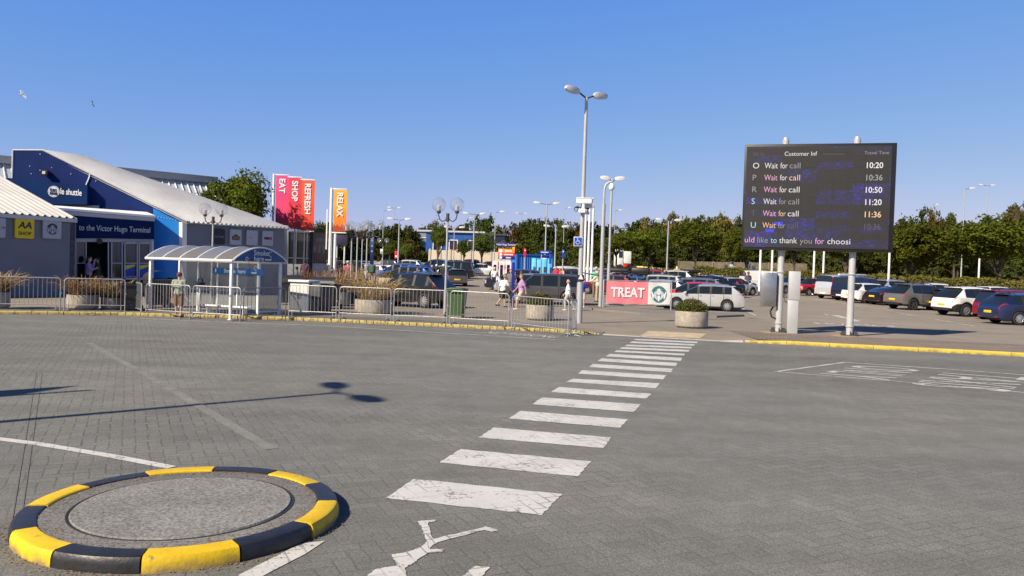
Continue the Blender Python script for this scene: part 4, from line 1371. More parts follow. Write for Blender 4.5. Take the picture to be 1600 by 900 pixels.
# ------------------------------------------------------------------ crowd barriers
_bar_cache = {}
def barrier(a, b, label, h=1.06, m=None, sheetmesh=False):
    a, b = Vector(a), Vector(b)
    d = b - a; dz = d.z; d.z = 0
    L = d.length
    e = empty('crowd_barrier', a, math.atan2(d.y, d.x), label, 'barrier', 'steel crowd barriers along the kerb')
    m = m or m_steel_b
    sl = lambda x: dz * x / L
    zb, r = .20, .11
    pts = [(0.02, 0, 0.0)]
    pts += [(0.02 + r - r * math.cos(t), 0, h - r + r * math.sin(t)) for t in [PI / 2 * i / 5 for i in range(6)]]
    pts += [(L - .02 - r + r * math.sin(t), 0, h - r + r * math.cos(t)) for t in [PI / 2 * i / 5 for i in range(6)]]
    pts += [(L - .02, 0, 0)]
    pts = [(x, y, z + sl(x)) for x, y, z in pts]
    MB().tube(pts, .0185, 8).build('frame', m, e)
    MB().tube([(0.02, 0, zb), (L - .02, 0, zb + dz)], .015, 6).build('bottom_rail', m, e)
    n = max(3, int(L / .125))
    q = MB()
    for i in range(1, n):
        x = .02 + (L - .04) * i / n
        q.tube([(x, 0, zb + sl(x)), (x, 0, h - .01 + sl(x))], .0072, 5)
    q.build('bars', m, e, smooth=60)
    for x in (.02 + .12, L - .14):
        MB().tube([(x, -.28, .012 + sl(x)), (x, -.05, .05 + sl(x)), (x, .05, .05 + sl(x)), (x, .28, .012 + sl(x))], .016, 6).tube([(x, 0, .04 + sl(x)), (x, 0, zb + sl(x))], .014, 6).build('foot', m, e)
    MB().box((L - .01, 0, h * .55 + dz), (.05, .03, .04)).build('hook', m, e)
    return e
def kp(px, off=.28):
    """point on the plaza edge in a picture column"""
    Y = 25.0
    for _ in range(20):
        p = gnd(px, Y)
        Y = kerb_y(p.x) + off
    return gnd(px, Y)
g0 = lambda x, y: gp(x, y, 0)
barrier(kp(-52, .5), kp(95, .5), 'steel barrier at the left picture edge with a planter at its left end')
barrier(kp(99, .5), kp(196, .5), 'steel barrier behind the two bushy planters left of the shelter')
barrier(g0(206, 489), g0(221, 493.5), 'narrow looking steel barrier seen edge on, left of the smoking shelter')
barrier(g0(227, 493), g0(297, 498), 'steel barrier right in front of the man in the shelter')
barrier(g0(300, 498), g0(376, 502.5), 'steel barrier in front of the middle of the smoking shelter')
barrier(g0(379, 502), g0(447, 501), 'dark weathered barrier in front of the right end of the shelter', m=m_steel_d)
barrier(kp(450, .25), kp(526, .25), 'steel barrier in front of the pale utility cabinet')
barrier(kp(529, .25), kp(611, .25), 'steel barrier in front of the spiky planter beside the black car')
barrier(kp(614, .25), kp(699, .25), 'steel barrier in front of the rear wheel of the black car')
q1 = kp(702, .25)
q2, q3 = g0(797, 516), g0(888, 526)
barrier(q1, (q2.x - .04, q2.y, 0.08), 'steel barrier just right of the green bin')
barrier((q2.x + .04, q2.y, 0.03), q3, 'steel barrier in front of the round planter and walking men')
barrier((q3.x + .06, q3.y + .05, 0), gpt(900, 519), 'end barrier turned away beside the tall lamp post')
barrier(gpt(238, 486), gpt(283, 483), 'barrier standing further back in the shade behind the shelter', m=m_steel_d)

# ------------------------------------------------------------------ planters
def leaf_blades(b, n, R0, h0, h1, spread, seed, w=.03, droop=.6):
    rnd = random.Random(seed)
    for _ in range(n):
        a = rnd.uniform(0, 2 * PI); r = R0 * math.sqrt(rnd.random()) * .8
        p = Vector((r * math.cos(a), r * math.sin(a), 0))
        a2 = a + rnd.gauss(0, .5)
        d = Vector((math.cos(a2), math.sin(a2), 0))
        hh = rnd.uniform(h0, h1); sp = spread * rnd.uniform(.2, 1.1)
        side = Vector((-d.y, d.x, 0))
        tw = rnd.uniform(-.6, .6)
        side = (side * math.cos(tw) + Vector((0, 0, 1)) * math.sin(tw))
        K = 5
        vs = []
        for k in range(K + 1):
            t = k / K
            q = p + d * sp * t ** 1.3 + Vector((0, 0, hh * (t - droop * t * t * t * rnd.uniform(.3, 1))))
            ww = w * (1 - t) ** .6 * rnd.uniform(.8, 1.1) + .003
            vs += [q - side * ww / 2, q + side * ww / 2]
        b.add(vs, [(2 * k, 2 * k + 1, 2 * k + 3, 2 * k + 2) for k in range(K)])
def leaf_cloud(b, n, c, rad, size, seed, flat=.0):
    rnd = random.Random(seed)
    for _ in range(n):
        while True:
            q = Vector((rnd.uniform(-1, 1), rnd.uniform(-1, 1), rnd.uniform(-1, 1)))
            if .25 < q.length < 1: break
        q = q.normalized() * (q.length ** .45)
        p = Vector(c) + Vector((q.x * rad[0], q.y * rad[1], q.z * rad[2]))
        s = size * rnd.uniform(.6, 1.4)
        nn = (q + Vector((rnd.gauss(0, .6), rnd.gauss(0, .6), rnd.gauss(.2, .6)))).normalized()
        u = nn.orthogonal().normalized(); w = nn.cross(u)
        an = rnd.uniform(0, PI); u, w = u * math.cos(an) + w * math.sin(an), w * math.cos(an) - u * math.sin(an)
        b.add([p - u * s, p - w * s * .5 + nn * s * .15, p + u * s, p + w * s * .5 + nn * s * .15], [(0, 1, 2, 3)])
lm_spiky = leaf_mat('bronze_strap_leaves', (0.30, 0.20, 0.11), (0.42, 0.30, 0.16), .2)
lm_spiky2 = leaf_mat('dry_red_strap_leaves', (0.16, 0.085, 0.05), (0.32, 0.20, 0.11), .2)
lm_bush = leaf_mat('bush_leaves', (0.035, 0.055, 0.012), (0.10, 0.11, 0.025), .2)
lm_brown = leaf_mat('browned_bush_leaves', (0.13, 0.085, 0.035), (0.28, 0.18, 0.09), .2)
def planter(p, dia, h, label, kind, seed, ph=1.0):
    e = empty('planter', p, 0, label, 'planter', 'round concrete planters')
    r = dia / 2
    MB().lathe([(r * .80, -.02), (r * .84, .035), (r * .97, .06), (r, .10), (r, h - .02), (r * .985, h), (r * .86, h), (r * .86, h - .10)], n=36, cap=False).lathe([(0, h - .1), (r * .87, h - .1)], n=24, cap=False).build('bowl', m_conc, e, smooth=40)
    MB().lathe([(0, h - .06), (r * .86, h - .085)], n=20, cap=False).build('soil', m_soil, e)
    z = Vector((0, 0, h - .08))
    if kind in ('spiky', 'spikyred', 'mixed'):
        b = MB(); leaf_blades(b, 340, r * .9, .4 * ph, .9 * ph, .72 * ph, seed, w=.036)
        o = b.build('strap_leaves', lm_spiky if kind != 'spikyred' else lm_spiky2, e, smooth=0); o.location = z
    if kind in ('mixed', 'bush'):
        b = MB(); leaf_cloud(b, 1800, (0, 0, .16), (r * 1.02, r * 1.02, .34 * ph), .035, seed + 1)
        o = b.build('bush', lm_bush, e, smooth=0); o.location = z
        if kind == 'bush':
            b = MB(); leaf_blades(b, 260, r * .5, .2, .55 * ph, .34, seed + 3, w=.02); leaf_cloud(b, 500, (0, 0, .3), (r * .6, r * .6, .25 * ph), .03, seed + 2)
            o = b.build('dry_stems', lm_brown, e, smooth=0); o.location = z
    return e
def pl_at(px, py, wpx, hpx, label, kind, seed, ph=1.0, Y=None):
    p = gnd(px, Y) if Y else gpt(px, py)
    k = p.y / F_PX
    return planter(p, wpx * k, hpx * k, label, kind, seed, ph)
pl_at(-6, 482, 38, 26, 'round planter with spiky plant cut by the left picture edge', 'mixed', 1, 1.3)
pl_at(129, 483.5, 45, 23, 'round planter with reddish strap leaves in front of the entrance doors', 'spikyred', 2, 1.2)
pl_at(176, 483.5, 34, 19, 'planter with green bush and straps beside the black wheeled bin', 'mixed', 3, 1.1)
pl_at(584, 490, 59, 22, 'round planter with tall dry spiky plant beside the front of the black car', 'spiky', 4, 1.65)
pl_at(528, 478, 36, 22, 'planter with spiky plant behind the steel barrier, between two wheeled bins', 'spiky', 5, 1.7)
pl_at(488, 474, 30, 20, 'planter with spiky brown leaves behind the pale utility cabinet', 'spikyred', 6, 1.8)
pl_at(607, 452, 32, 18, 'planter with low green bush behind the roof of the black car', 'bush', 7, .9)
pl_at(566, 460, 40, 18, 'planter with feathery dry grass further back by the lamp posts', 'spiky', 8, 1.8)
pl_at(843, 500, 44, 24, 'round planter with browning bush behind the barrier, by the dark grey car', 'bush', 9)
pl_at(1080, 512, 51, 26, 'round concrete planter with browning bush right of the crossing', 'bush', 10)
pl_at(552, 470, 30, 16, 'low planter of mixed straps and leaves left of the green sign post', 'mixed', 11, 1.2)

# ------------------------------------------------------------------ wheeled bins, cabinets
def wheelie(p, rz, col, label, sc=1.0, lid_open=False, big=False):
    e = empty('wheeled_bin', p, rz, label, 'bin', 'wheeled bins', sc=sc)
    m = mat('bin_' + col, {'green': (0.045, 0.085, 0.03), 'black': (0.022, 0.023, 0.026)}[col], .5, var=.12, scale=4)
    w, d, h = (1.1, .85, 1.05) if big else (.56, .62, .94)
    vs = []
    for z, k in ((.10, .80), (h, 1.0)):
        for sx, sy in ((-1, -1), (1, -1), (1, 1), (-1, 1)): vs.append((sx * w / 2 * k, sy * d / 2 * k, z))
    b = MB().add(vs, [(0, 3, 2, 1), (4, 5, 6, 7), (0, 1, 5, 4), (1, 2, 6, 5), (2, 3, 7, 6), (3, 0, 4, 7)])
    b.box((0, 0, h - .03), (w * 1.05, d * 1.05, .06), bev=.015)
    b.build('body', m, e)
    if big:
        n = 10; vs = []
        for i in range(n + 1):
            a = PI * .62 * i / n
            vs += [(-w / 2, -d * .52 * math.cos(a), h + .30 * math.sin(a)), (w / 2, -d * .52 * math.cos(a), h + .30 * math.sin(a))]
        l = MB().add(vs, [(2 * i, 2 * i + 1, 2 * i + 3, 2 * i + 2) for i in range(n)])
        o = l.build('lid', m, e); 
        MB().box((0, d * .55, h + .02), (w, .08, .08), bev=.02).build('handle', m, e)
    else:
        MB().box((0, -.02, h + .03), (w * 1.1, d * 1.12, .05), bev=.02).box((0, -.02, h + .06), (w * .8, d * .8, .03), bev=.01).build('lid', m, e)
        MB().cyl((-w * .4, d / 2 + .07, h - .02), (w * .4, d / 2 + .07, h - .02), .02).build('handle', m, e)
    for sx in (-1, 1):
        MB().cyl((sx * (w / 2 - .02), d / 2 * .8, .1), (sx * (w / 2 + .05), d / 2 * .8, .1), .10, n=14).build('wheel', m_black, e)
    return e
wheelie(gpt(713, 497), R(170), 'green', 'green wheeled bin standing right of the globe lamp post', 1.08)
p = gpt(205, 485); wheelie(p, R(-65), 'black', 'big black wheeled bin with round lid between planter and barrier', .86, big=True)
p = gpt(246, 480); wheelie(p, R(-55), 'black', 'big black wheeled bin in the shade behind the shelter', 1.0, big=True)
p = gpt(508, 482); wheelie(p, R(-10), 'black', 'big black wheeled bin right of the pale utility cabinet', .95, big=True)
p = gpt(562, 478); wheelie(p, R(10), 'black', 'big black wheeled bin between the two spiky planters', .9, big=True)
p = gpt(453, 476); wheelie(p, R(10), 'black', 'big black wheeled bin behind the right end of the shelter', .95, big=True)
p = gpt(467, 488)
uc = empty('utility_cabinet', p, R(-20), 'pale grey double door utility cabinet with flat top behind the barrier', 'cabinet')
k = p.y / F_PX
MB().box((-.02 * 0, .3, 24 * k), (35 * k, .6, 48 * k), bev=.01).build('body', mat('cream_cabinet', (0.60, 0.59, 0.55), .5, var=.06), uc)
MB().box((0, .28, 49 * k), (38 * k, .74, 3.2 * k), bev=.012).build('top', m_whitemetal, uc)
for sx in (-1, 1):
    d = MB().box((sx * 8.4 * k, -.006, 23 * k), (16.3 * k, .014, 44 * k), bev=.003).build('door', mat('cream_cabinet', (0.60, 0.59, 0.55)), uc)
    MB().box((sx * 2.0 * k, -.02, 24 * k), (.03, .02, .14)).build('handle', m_dark, d)
MB().box((21 * k + .12, .42, 23 * k), (.5, .75, 46 * k), bev=.01).build('side_box', m_dark, uc)

# ------------------------------------------------------------------ lamps
m_globe = glass_mat('clear_lamp_globe', (0.93, 0.94, 0.95), .90, .02)
m_louvre = mat('lamp_louvre', (0.7, 0.7, 0.72), .4, var=0)
def globe_lamp(p, H, label, sc=1.0, rz=0.0):
    e = empty('globe_lamp', p, rz, label, 'lamp post', 'lamp posts with two clear globes', sc=sc)
    h = H / sc
    MB().cyl((0, 0, 0), (0, 0, .9), .055, .055, 12).cyl((0, 0, .9), (0, 0, h - .75), .042, .036, 12).build('pole', m_polegrey, e)
    MB().cyl((0, 0, h - .78), (0, 0, h - .48), .062, .062, 10).build('arm_socket', m_dark, e)
    for s in (-1, 1):
        MB().tube([(s * .03, 0, h - .62), (s * .10, 0, h - .74), (s * .22, 0, h - .78), (s * .33, 0, h - .70), (s * .37, 0, h - .56), (s * .37, 0, h - .44)], .022, 7).cyl((s * .37, 0, h - .48), (s * .37, 0, h - .40), .07, .085, 12).build('arm', m_dark, e)
        g = MB().ball((s * .37, 0, h - .16), .265, 20, 14).build('globe', m_globe, e, smooth=80)
        MB().lathe([(.055, 0), (.085, .05), (.06, .05), (.085, .10), (.06, .10), (.085, .15), (.06, .15), (.085, .2), (.05, .22), (.0, .23)], (s * .37, 0, h - .40), 14).build('louvre', m_louvre, g)
    return e
def globe_at(px, pbase, ptop, label, Y=None, rz=0.0):
    p = gnd(px, Y) if Y else gpt(px, pbase)
    H = (atY(px, ptop, p.y).z - p.z)
    return globe_lamp(p, H, label, max(.8, min(1.25, H / 4.2)), rz)
gl_big = globe_at(695, 490, 313, 'tall twin globe lamp post behind the barrier by the green bin', rz=R(-20))
globe_at(330, 0, 321, 'twin globe lamp post rising above the roof of the smoking shelter', Y=34, rz=R(-5))
globe_at(580.5, 0, 346.5, 'twin globe lamp post carrying a navy vertical sign', Y=38, rz=R(-15))
globe_at(547, 0, 350, 'twin globe lamp post just right of the yellow banner', Y=41, rz=R(50))
globe_at(556, 0, 348.5, 'second twin globe lamp post right of the yellow banner', Y=44, rz=R(20))
globe_at(564, 0, 355, 'third twin globe lamp post right of the yellow banner', Y=52, rz=R(35))
globe_at(571, 0, 350, 'twin globe lamp post left of the one with the navy sign', Y=42, rz=R(80))
globe_at(597, 0, 373, 'small distant twin globe lamp post with a white notice on it', Y=75, rz=R(0))
def head_shape(b, c, ang, L=.75, w=.30, tilt=.12):
    M = Matrix.Translation(c) @ Matrix.Rotation(ang, 4, 'Z') @ Matrix.Rotation(-tilt, 4, 'Y')
    vs, fs = [], []
    prof = [(0, .35, .06, -.03), (.08, .62, .10, -.06), (.3, .95, .13, -.09), (.6, 1.0, .13, -.10), (.88, .85, .10, -.08), (1.0, .55, .05, -.03)]
    for t, ww, zt_, zb_ in prof:
        x = t * L
        for y, z in ((-.5, 0), (-.38, zt_), (0, zt_ * 1.12), (.38, zt_), (.5, 0), (.38, zb_), (-.38, zb_)):
            vs.append(M @ Vector((x, y * ww * w, z)))
    for i in range(len(prof) - 1):
        for k in range(7):
            j = (k + 1) % 7
            fs.append((i * 7 + k, i * 7 + j, (i + 1) * 7 + j, (i + 1) * 7 + k))
    fs += [tuple(reversed(range(7))), tuple(35 + k for k in range(7))]
    b.add(vs, fs)
m_lamp_head = mat('lamp_head_grey', (0.62, 0.62, 0.61), .45, var=.06)
def street_lamp(p, H, label, arm=.35, rz=0.0, L=.75, heads=2, r=.085, up=.12, group='street lamps of the car park', hook=False):
    e = empty('street_lamp', p, rz, label, 'street lamp', group)
    if hook:
        MB().cyl((0, 0, 0), (0, 0, H * .82), r * 1.1, r, 12).tube([(0, 0, H * .82), (0, 0, H * .93), (.06, 0, H * .97), (.2, 0, H * .99), (.42, 0, H)], r * .6, 8).build('pole', m_polegrey, e)
    else:
        MB().cyl((0, 0, 0), (0, 0, H * .18), r * 1.15, r * 1.15, 14).cyl((0, 0, H * .18), (0, 0, H), r * .9, r * .55, 12).build('pole', m_polegrey, e)
    for s in ((1, -1) if heads == 2 else (1,)):
        x0 = .42 if hook else 0
        a = MB().tube([(x0, 0, H - .04), (x0 + s * arm, 0, H + up)], .03, 6)
        a.build('arm', m_dark if up else m_polegrey, e)
        b = MB(); head_shape(b, (x0 + s * arm, 0, H + up), 0 if s > 0 else PI, L, L * .31)
        b.build('lamp_head', m_lamp_head, e)
    return e
def slamp(px, pbase, ptop, label, Y=None, **kw):
    p = gnd(px, Y) if Y else gpt(px, pbase)
    H = atY(px, ptop, p.y).z - p.z
    return street_lamp(p, H, label, **kw)
p = gpt(904.5, 505)
H = atY(915, 152, p.y).z - p.z
tl = street_lamp(p, H, 'tallest lamp post, standing beside the end of the barriers', arm=.34, rz=R(38), L=.66, r=.10, up=.10, group='tall lamp posts by the road')
# off to the left and behind, lamps whose shadows fall on the paving
for k, (dx, dy, az, lab) in enumerate([(-10.1, 4.75, R(-58), 'tall lamp post standing left of the road, throwing a long shadow'), (-22.4, 15.0, R(-58), 'tall lamp post far left of the road')]):
    c = copy_tree(tl); c.location = (dx, dy, gz(dx, dy)); c.rotation_euler = (0, 0, az); c['label'] = lab
# notices and cameras on the tall lamp post
PD = Plane(tuple(p + Vector((0, -.14, 0))), R(-8))
def plate(pl, x0, y0, x1, y1, name, label, m, cat='sign', out=.0, th=.012, group=None):
    a, b_ = pl.s((x0 + x1) / 2, y1), pl.s((x0 + x1) / 2, y0)
    c = pl.w((x0 + x1) / 2, (y0 + y1) / 2) + pl.n * out
    W = (pl.w(x1, (y0 + y1) / 2) - pl.w(x0, (y0 + y1) / 2)).length
    H = b_[1] - a[1]
    e = empty(name, c, pl.phi, label, cat, group)
    MB().box((0, 0, 0), (W, th, H), bev=.004).build('panel', m, e)
    return e, W, H
m_bluesign = mat('blue_sign', srgb(25, 70, 170), .4, var=.04)
e, W, H = plate(PD, 896.5, 370, 910, 384.5, 'parking_sign', 'blue square sign with a white wheelchair symbol on the tall lamp post', m_sign_w)
MB().box((0, -.008, 0), (W * .88, .006, H * .88)).build('blue_field', m_bluesign, e)
b = MB(); w = W * .5
b.ball((-.02, -.013, w * .62), w * .11, 8, 6, sc=(1, .2, 1))
b.tube([(-.02, -.014, w * .45), (0, -.014, w * .0), (w * .35, -.014, -w * .02), (w * .52, -.014, -w * .42)], w * .07, 5)
b.tube([(-.01, -.014, w * .25), (w * .3, -.014, w * .22)], w * .05, 5)
b.tube([(w * (-.08 + .40 * math.cos(a)), -.014, w * (-.22 + .40 * math.sin(a))) for a in [R(110) + R(215) * i / 14 for i in range(15)]], w * .055, 5)
b.build('wheelchair_symbol', m_sign_w, e)
nb = empty('pole_band', p + Vector((0, 0, 0)), 0, 'black band with small warning notice round the tall lamp post', 'notice')
zb_ = atY(903, 434, p.y).z - p.z
MB().cyl((0, 0, zb_ - .12), (0, 0, zb_ + .1), .125, .125, 14).build('band', m_black, nb)
MB().prism([(-.09, zb_ - .05), (.09, zb_ - .05), (0, zb_ + .13)], .01, Matrix.Translation((0, -.14, 0))).build('warning_triangle', m_sign_w, nb)
def cctv(c, rz, label, sc=1.0):
    e = empty('security_camera', c, rz, label, 'security camera', 'security cameras on posts', sc=sc)
    MB().box((.0, 0, 0), (.55, .17, .17), bev=.03).box((.04, 0, .10), (.64, .21, .03), bev=.01).build('housing', m_whitemetal, e)
    MB().cyl((.275, 0, 0), (.285, 0, 0), .06, n=12).build('lens', m_black, e)
    MB().cyl((-.02, 0, -.28), (-.02, 0, -.07), .06, n=10).box((-.06, 0, -.34), (.24, .2, .14), bev=.02).build('bracket', m_whitemetal, e)
    return e
cctv(atY(913, 314.5, p.y - .15), R(-12), 'white security camera on the tall lamp post, larger one on top', 1.0)
cctv(atY(919, 322.5, p.y + .25), R(10), 'white security camera on the tall lamp post, smaller one at the right', .7)
cb_ = MB().tube([atY(904, 322, p.y), atY(898.5, 324, p.y - .1), atY(897, 327, p.y), atY(900, 331, p.y), atY(904, 326, p.y)], .015, 5).tube([atY(899, 324, p.y), atY(921, 326, p.y)], .025, 5).build('camera_cable', m_black, None)
tag(cb_, 'loose black cable and bracket bar behind the security cameras', 'cable')
# other lamps of the car park
slamp(938, 479, 283, 'street lamp with bent top and two pale heads left of the pink banner', hook=True, arm=.12, L=.55, rz=R(0), r=.10)
p2 = gpt(949.5, 474)
H2 = atY(953.5, 296, p2.y).z - p2.z
dm = empty('camera_post', p2, 0, 'slim grey post with a white dome camera beside the bent lamp post', 'camera post')
MB().cyl((0, 0, 0), (0, 0, H2 * .35), .10, .095, 12).cyl((0, 0, H2 * .35), (0, 0, H2), .075, .06, 12).build('pole', m_polegrey, dm)
MB().lathe([(.0, -.02), (.12, -.02), (.17, .06), (.17, .2), (.1, .32), (.03, .42), (0, .42)], (0, 0, H2), 14).build('dome_camera', m_whitemetal, dm)
MB().cyl((0, 0, H2 + .42), (0, 0, H2 + .6), .03).build('mast', m_whitemetal, dm)
for a in [(621.5, 402, 343.5, 'street lamp with two heads beyond the blue cars, left of the globe lamps'), (738.5, 404, 335, 'street lamp with two heads in front of the blue building'),
          (850.5, 408, 319, 'tall street lamp with two heads behind the blue container'), (866, 404, 355, 'lower street lamp with two heads right of the blue container'),
          (1041, 426, 345, 'street lamp with two heads in the trees behind the white estate cars')]:
    slamp(a[0], 0, a[2], a[3], Y={621.5: 88, 738.5: 92, 850.5: 80, 866: 84, 1041: 82}[a[0]], arm=.6, L=.75, up=.06, r=.10)
for a in [(597, 329, 120, 1, 'slim lamp post with one head left of the blue building'), (613.5, 325, 150, 2, 'far hazy lamp post with two small heads left of the blue building'), (771.5, 331.5, 105, 1, 'slim lamp post with one head above the orange sign'),
          (678, 336, 165, 1, 'far lamp post behind the roof of the blue building'), (812, 334, 170, 2, 'far lamp post with two small heads above the tree line'), (958, 329, 130, 1, 'slim lamp post with a bent head behind the dome camera post'),
          (1501, 295, 95, 1, 'white lamp post with one head in front of the right hand trees'), (1536, 290, 125, 2, 'lamp post with staggered heads above the right hand trees'), (727, 341, 168, 1, 'far thin lamp post right of the big globe lamp'),
          (1452, 320, 150, 1, 'far lamp head above the maple beside the screen'), (879, 325, 140, 1, 'far slim post with round top right of the tall street lamp'), (708, 356, 96, 2, 'low twin headed lamp before the blue building')]:
    slamp(a[0], 0, a[1], a[4], Y=a[2], heads=a[3], arm=.55, L=.75, up=.05, r=.075)
# white posts beyond the hedge
for px, pt, Y, h_ in [(1186, 397, 66, None), (1204.5, 392, 70, None), (1270, 396, 72, None), (1285, 398, 75, None), (1387, 396, 68, None), (1528, 404, 84, None)]:
    pp = gnd(px, Y)
    top = atY(px, 360, Y).z
    e = empty('white_post', pp, 0, {1186: 'slim white post under the lower left corner of the screen', 1204.5: 'slim white post just left of the left screen pole', 1270: 'slim white post under the screen, left of the pair near its middle', 1285: 'slim white post under the screen, right of the pair near its middle', 1387: 'slim white post under the lower right corner of the screen', 1528: 'slim pale post at the foot of the right hand maples'}[px], 'post', 'white posts along the hedge')
    MB().cyl((0, 0, 0), (0, 0, top - pp.z), .10, .085, 10).build('pole', m_whitemetal, e)
# flag poles
for px, pt, lab in [(913.8, 326, 'white flag pole, first from the left beside the tall lamp post'), (919.5, 323, 'white flag pole, middle one of the three'), (925.3, 323, 'white flag pole, right one of the three')]:
    pp = gnd(px - 2.5, 58); top = atY(px, pt, 58).z
    e = empty('flag_pole', pp, 0, lab, 'flag pole', 'bare white flag poles')
    MB().cyl((0, 0, 0), (0, 0, top - pp.z), .11, .07, 12).build('pole', m_whitemetal, e)
    MB().ball((0, 0, top - pp.z + .05), .09, 10, 8).build('finial', m_whitemetal, e)

# ------------------------------------------------------------------ tall banners
def gradient_mat(name, c0, c1, z0, z1):
    T = NT(name)
    tc = T.node('ShaderNodeTexCoord'); sp = T.node('ShaderNodeSeparateXYZ'); T.l.new(tc.outputs['Object'], sp.inputs[0])
    f = T.rng(T.math('ADD', sp.outputs[2], T.rng(T.noise(tc.outputs['Object'], 1.2, 3), .3, .7, -.25, .25)), z0, z1, 0, 1)
    T.l.new(T.mix(f, c0, c1), T.b.inputs['Base Color'])
    T.b.inputs['Roughness'].default_value = .6
    T.b.inputs['Emission Strength'].default_value = 0
    return T.m
BN = [(451, 274.5, 465, 352, 'EAT', srgb(232, 70, 128), srgb(232, 62, 110), 'pink banner reading EAT, leftmost of the four hung on poles', 20.5, 427),
      (472, 278, 485, 358, 'SHOP', srgb(234, 62, 78), srgb(224, 52, 66), 'red banner reading SHOP between the pink and the orange one', 20, None),
      (492.5, 282, 505, 360, 'REFRESH', srgb(240, 92, 44), srgb(232, 60, 44), 'red orange banner reading REFRESH right of the red one', 20, None),
      (543, 297, 556, 362, 'RELAX', srgb(250, 172, 30), srgb(240, 92, 34), 'yellow banner reading RELAX standing apart on its own pole', 20, 525)]
for i, (cx, ty, _, by, word, ctop, cbot, lab, wpx, polex) in enumerate(BN):
    Y = 54.0 if i < 3 else 47.0
    Y -= i * .35 if i < 3 else 0
    cx = [439.0, 459.0, 479.0, 529.7][i]
    pl = Plane(tuple(atY(cx, 400, Y)), R(4))
    ztop, zbot = atY(cx, ty, Y).z, atY(cx, by, Y).z
    k = Y / F_PX
    W = wpx * k; Hh = ztop - zbot
    x0 = pl.p.x
    g = gz(pl.p.x, Y)
    e = empty('banner', (pl.p.x, Y, g), R(4), lab, 'banner', 'tall hanging banners with white words')
    zt_, zb_ = ztop - g, zbot - g
    b = MB()
    n = 12; vs, fs = [], []
    for j in range(n + 1):
        z = zb_ + Hh * j / n
        vs += [(-W / 2, .012 * math.sin(j * 1.3 + i), z), (W / 2, .012 * math.sin(j * 1.1 + 1 + i), z)]
    fs = [(2 * j, 2 * j + 1, 2 * j + 3, 2 * j + 2) for j in range(n)]
    cl = b.add(vs, fs).build('cloth', gradient_mat('banner_' + word.lower(), cbot, ctop, zb_, zb_ + Hh * .7), e)
    t = text(word, W * .63, m_white_l, cl, (0, -.03, 0), (0, 0, 0), bold=.03, ext=.002, align='LEFT')
    t.rotation_euler = Euler((PI / 2, PI / 2, 0), 'XYZ')
    t.rotation_euler = (Matrix.Rotation(PI / 2, 3, 'Y') @ Matrix.Rotation(PI / 2, 3, 'X')).to_euler()
    t.location = (-.06 * W, -.035, zt_ - Hh * .055)
    rnd = random.Random(i + 40)
    sk_ = []
    x = -W * .47
    pts = [(x, zb_ + .01)]
    while x < W * .42:
        w_ = rnd.uniform(.08, .2) * W; hh = rnd.uniform(.06, .22) * Hh if i != 0 else rnd.uniform(.05, .30) * Hh
        pts += [(x, zb_ + hh * .7), (x + w_ / 2, zb_ + hh), (x + w_, zb_ + hh * .65)]
        x += w_
    pts += [(min(x, W * .48), zb_ + .01)]
    pts = [(min(p_[0], W * .48), p_[1]) for p_ in pts]
    MB().prism(pts, .004, Matrix.Translation((0, -.022, 0))).build('skyline_print', mat('skyline_' + word.lower(), tuple(c * .5 for c in cbot), .6, var=.1), cl)
    for zz in (zt_ + .06, zb_ - .06):
        MB().box((-.05, .03, zz), (W * 1.12, .07, .07), bev=.01).build('arm', m_whitemetal, e)
    xp = -W / 2 - .16 if i in (0, 3) else 0.0
    zp0 = 0
    MB().cyl((xp, .06, 0), (xp, .06, zt_ + .12), .10 if i in (0, 3) else .05, .09 if i in (0, 3) else .05, 12).build('pole', m_whitemetal if i in (0, 3) else m_polegrey, e)
    if i == 3:
        MB().cyl((xp + .28, .1, 0), (xp + .28, .1, zb_ - .05), .085, .085, 12).build('pole', m_whitemetal, e)
        MB().box((xp - .28, .35, zt_ * .62), (.07, .07, 2.4)).build('rear_strut', m_whitemetal, e)
# a banner pole out of frame at the left whose shadow crosses the paving
off = empty('banner_pole', (-11.6, 5.9, 0), R(72), 'banner on a pole standing at the left edge of the road', 'banner')
MB().cyl((0, 0, 0), (0, 0, 6.0), .06, .05, 10).build('pole', m_whitemetal, off)
MB().box((.55, 0, 3.75), (.9, .03, 3.1), bev=.01).build('cloth', mat('banner_eat', (.5, .1, .2)), off)

# ------------------------------------------------------------------ pink fence banner
pt0 = gpt(942, 482)
PT = Plane(tuple(pt0), R(6))
def PTs(x, y): 
    q = PT.s(x, y); return (q[0], q[1] - pt0.z)
tb = empty('fence_banner', pt0, R(6), 'pink and white fence banner reading TREAT with a round green emblem', 'banner')
x0, z1_ = PTs(948.5, 438.5); x1_, z0 = PTs(1046, 476)
xm = PTs(1012.5, 455)[0]
def wavy(xa, xb, m, name):
    n = 24; vs = []
    for i in range(n + 1):
        x = xa + (xb - xa) * i / n
        dy = .012 * math.sin(x * 7) 
        vs += [(x, dy - .03, z0 - .02 * math.sin((x - x0) / (x1_ - x0) * PI)), (x, dy - .03, z1_ - .015 * math.sin((x - x0) / (x1_ - x0) * PI))]
    return MB().add(vs, [(2 * i, 2 * i + 2, 2 * i + 3, 2 * i + 1) for i in range(n)]).build(name, m, tb)
pk = wavy(x0, xm, mat('pink_banner_cloth', srgb(238, 132, 140), .6, var=.04), 'pink_cloth')
wk = wavy(xm, x1_, mat('white_banner_cloth', (0.72, 0.72, 0.70), .6, var=.04), 'white_cloth')
hh = z1_ - z0
t = text('TREAT', hh * .60, m_white_l, pk, ((x0 + xm) / 2, -.06, (z0 + z1_) / 2 - hh * .02), bold=.03)
xs_ = [w.co.x for w in t.data.vertices]; k = (xm - x0) * .82 / (max(xs_) - min(xs_))
for w in t.data.vertices: w.co.x *= k
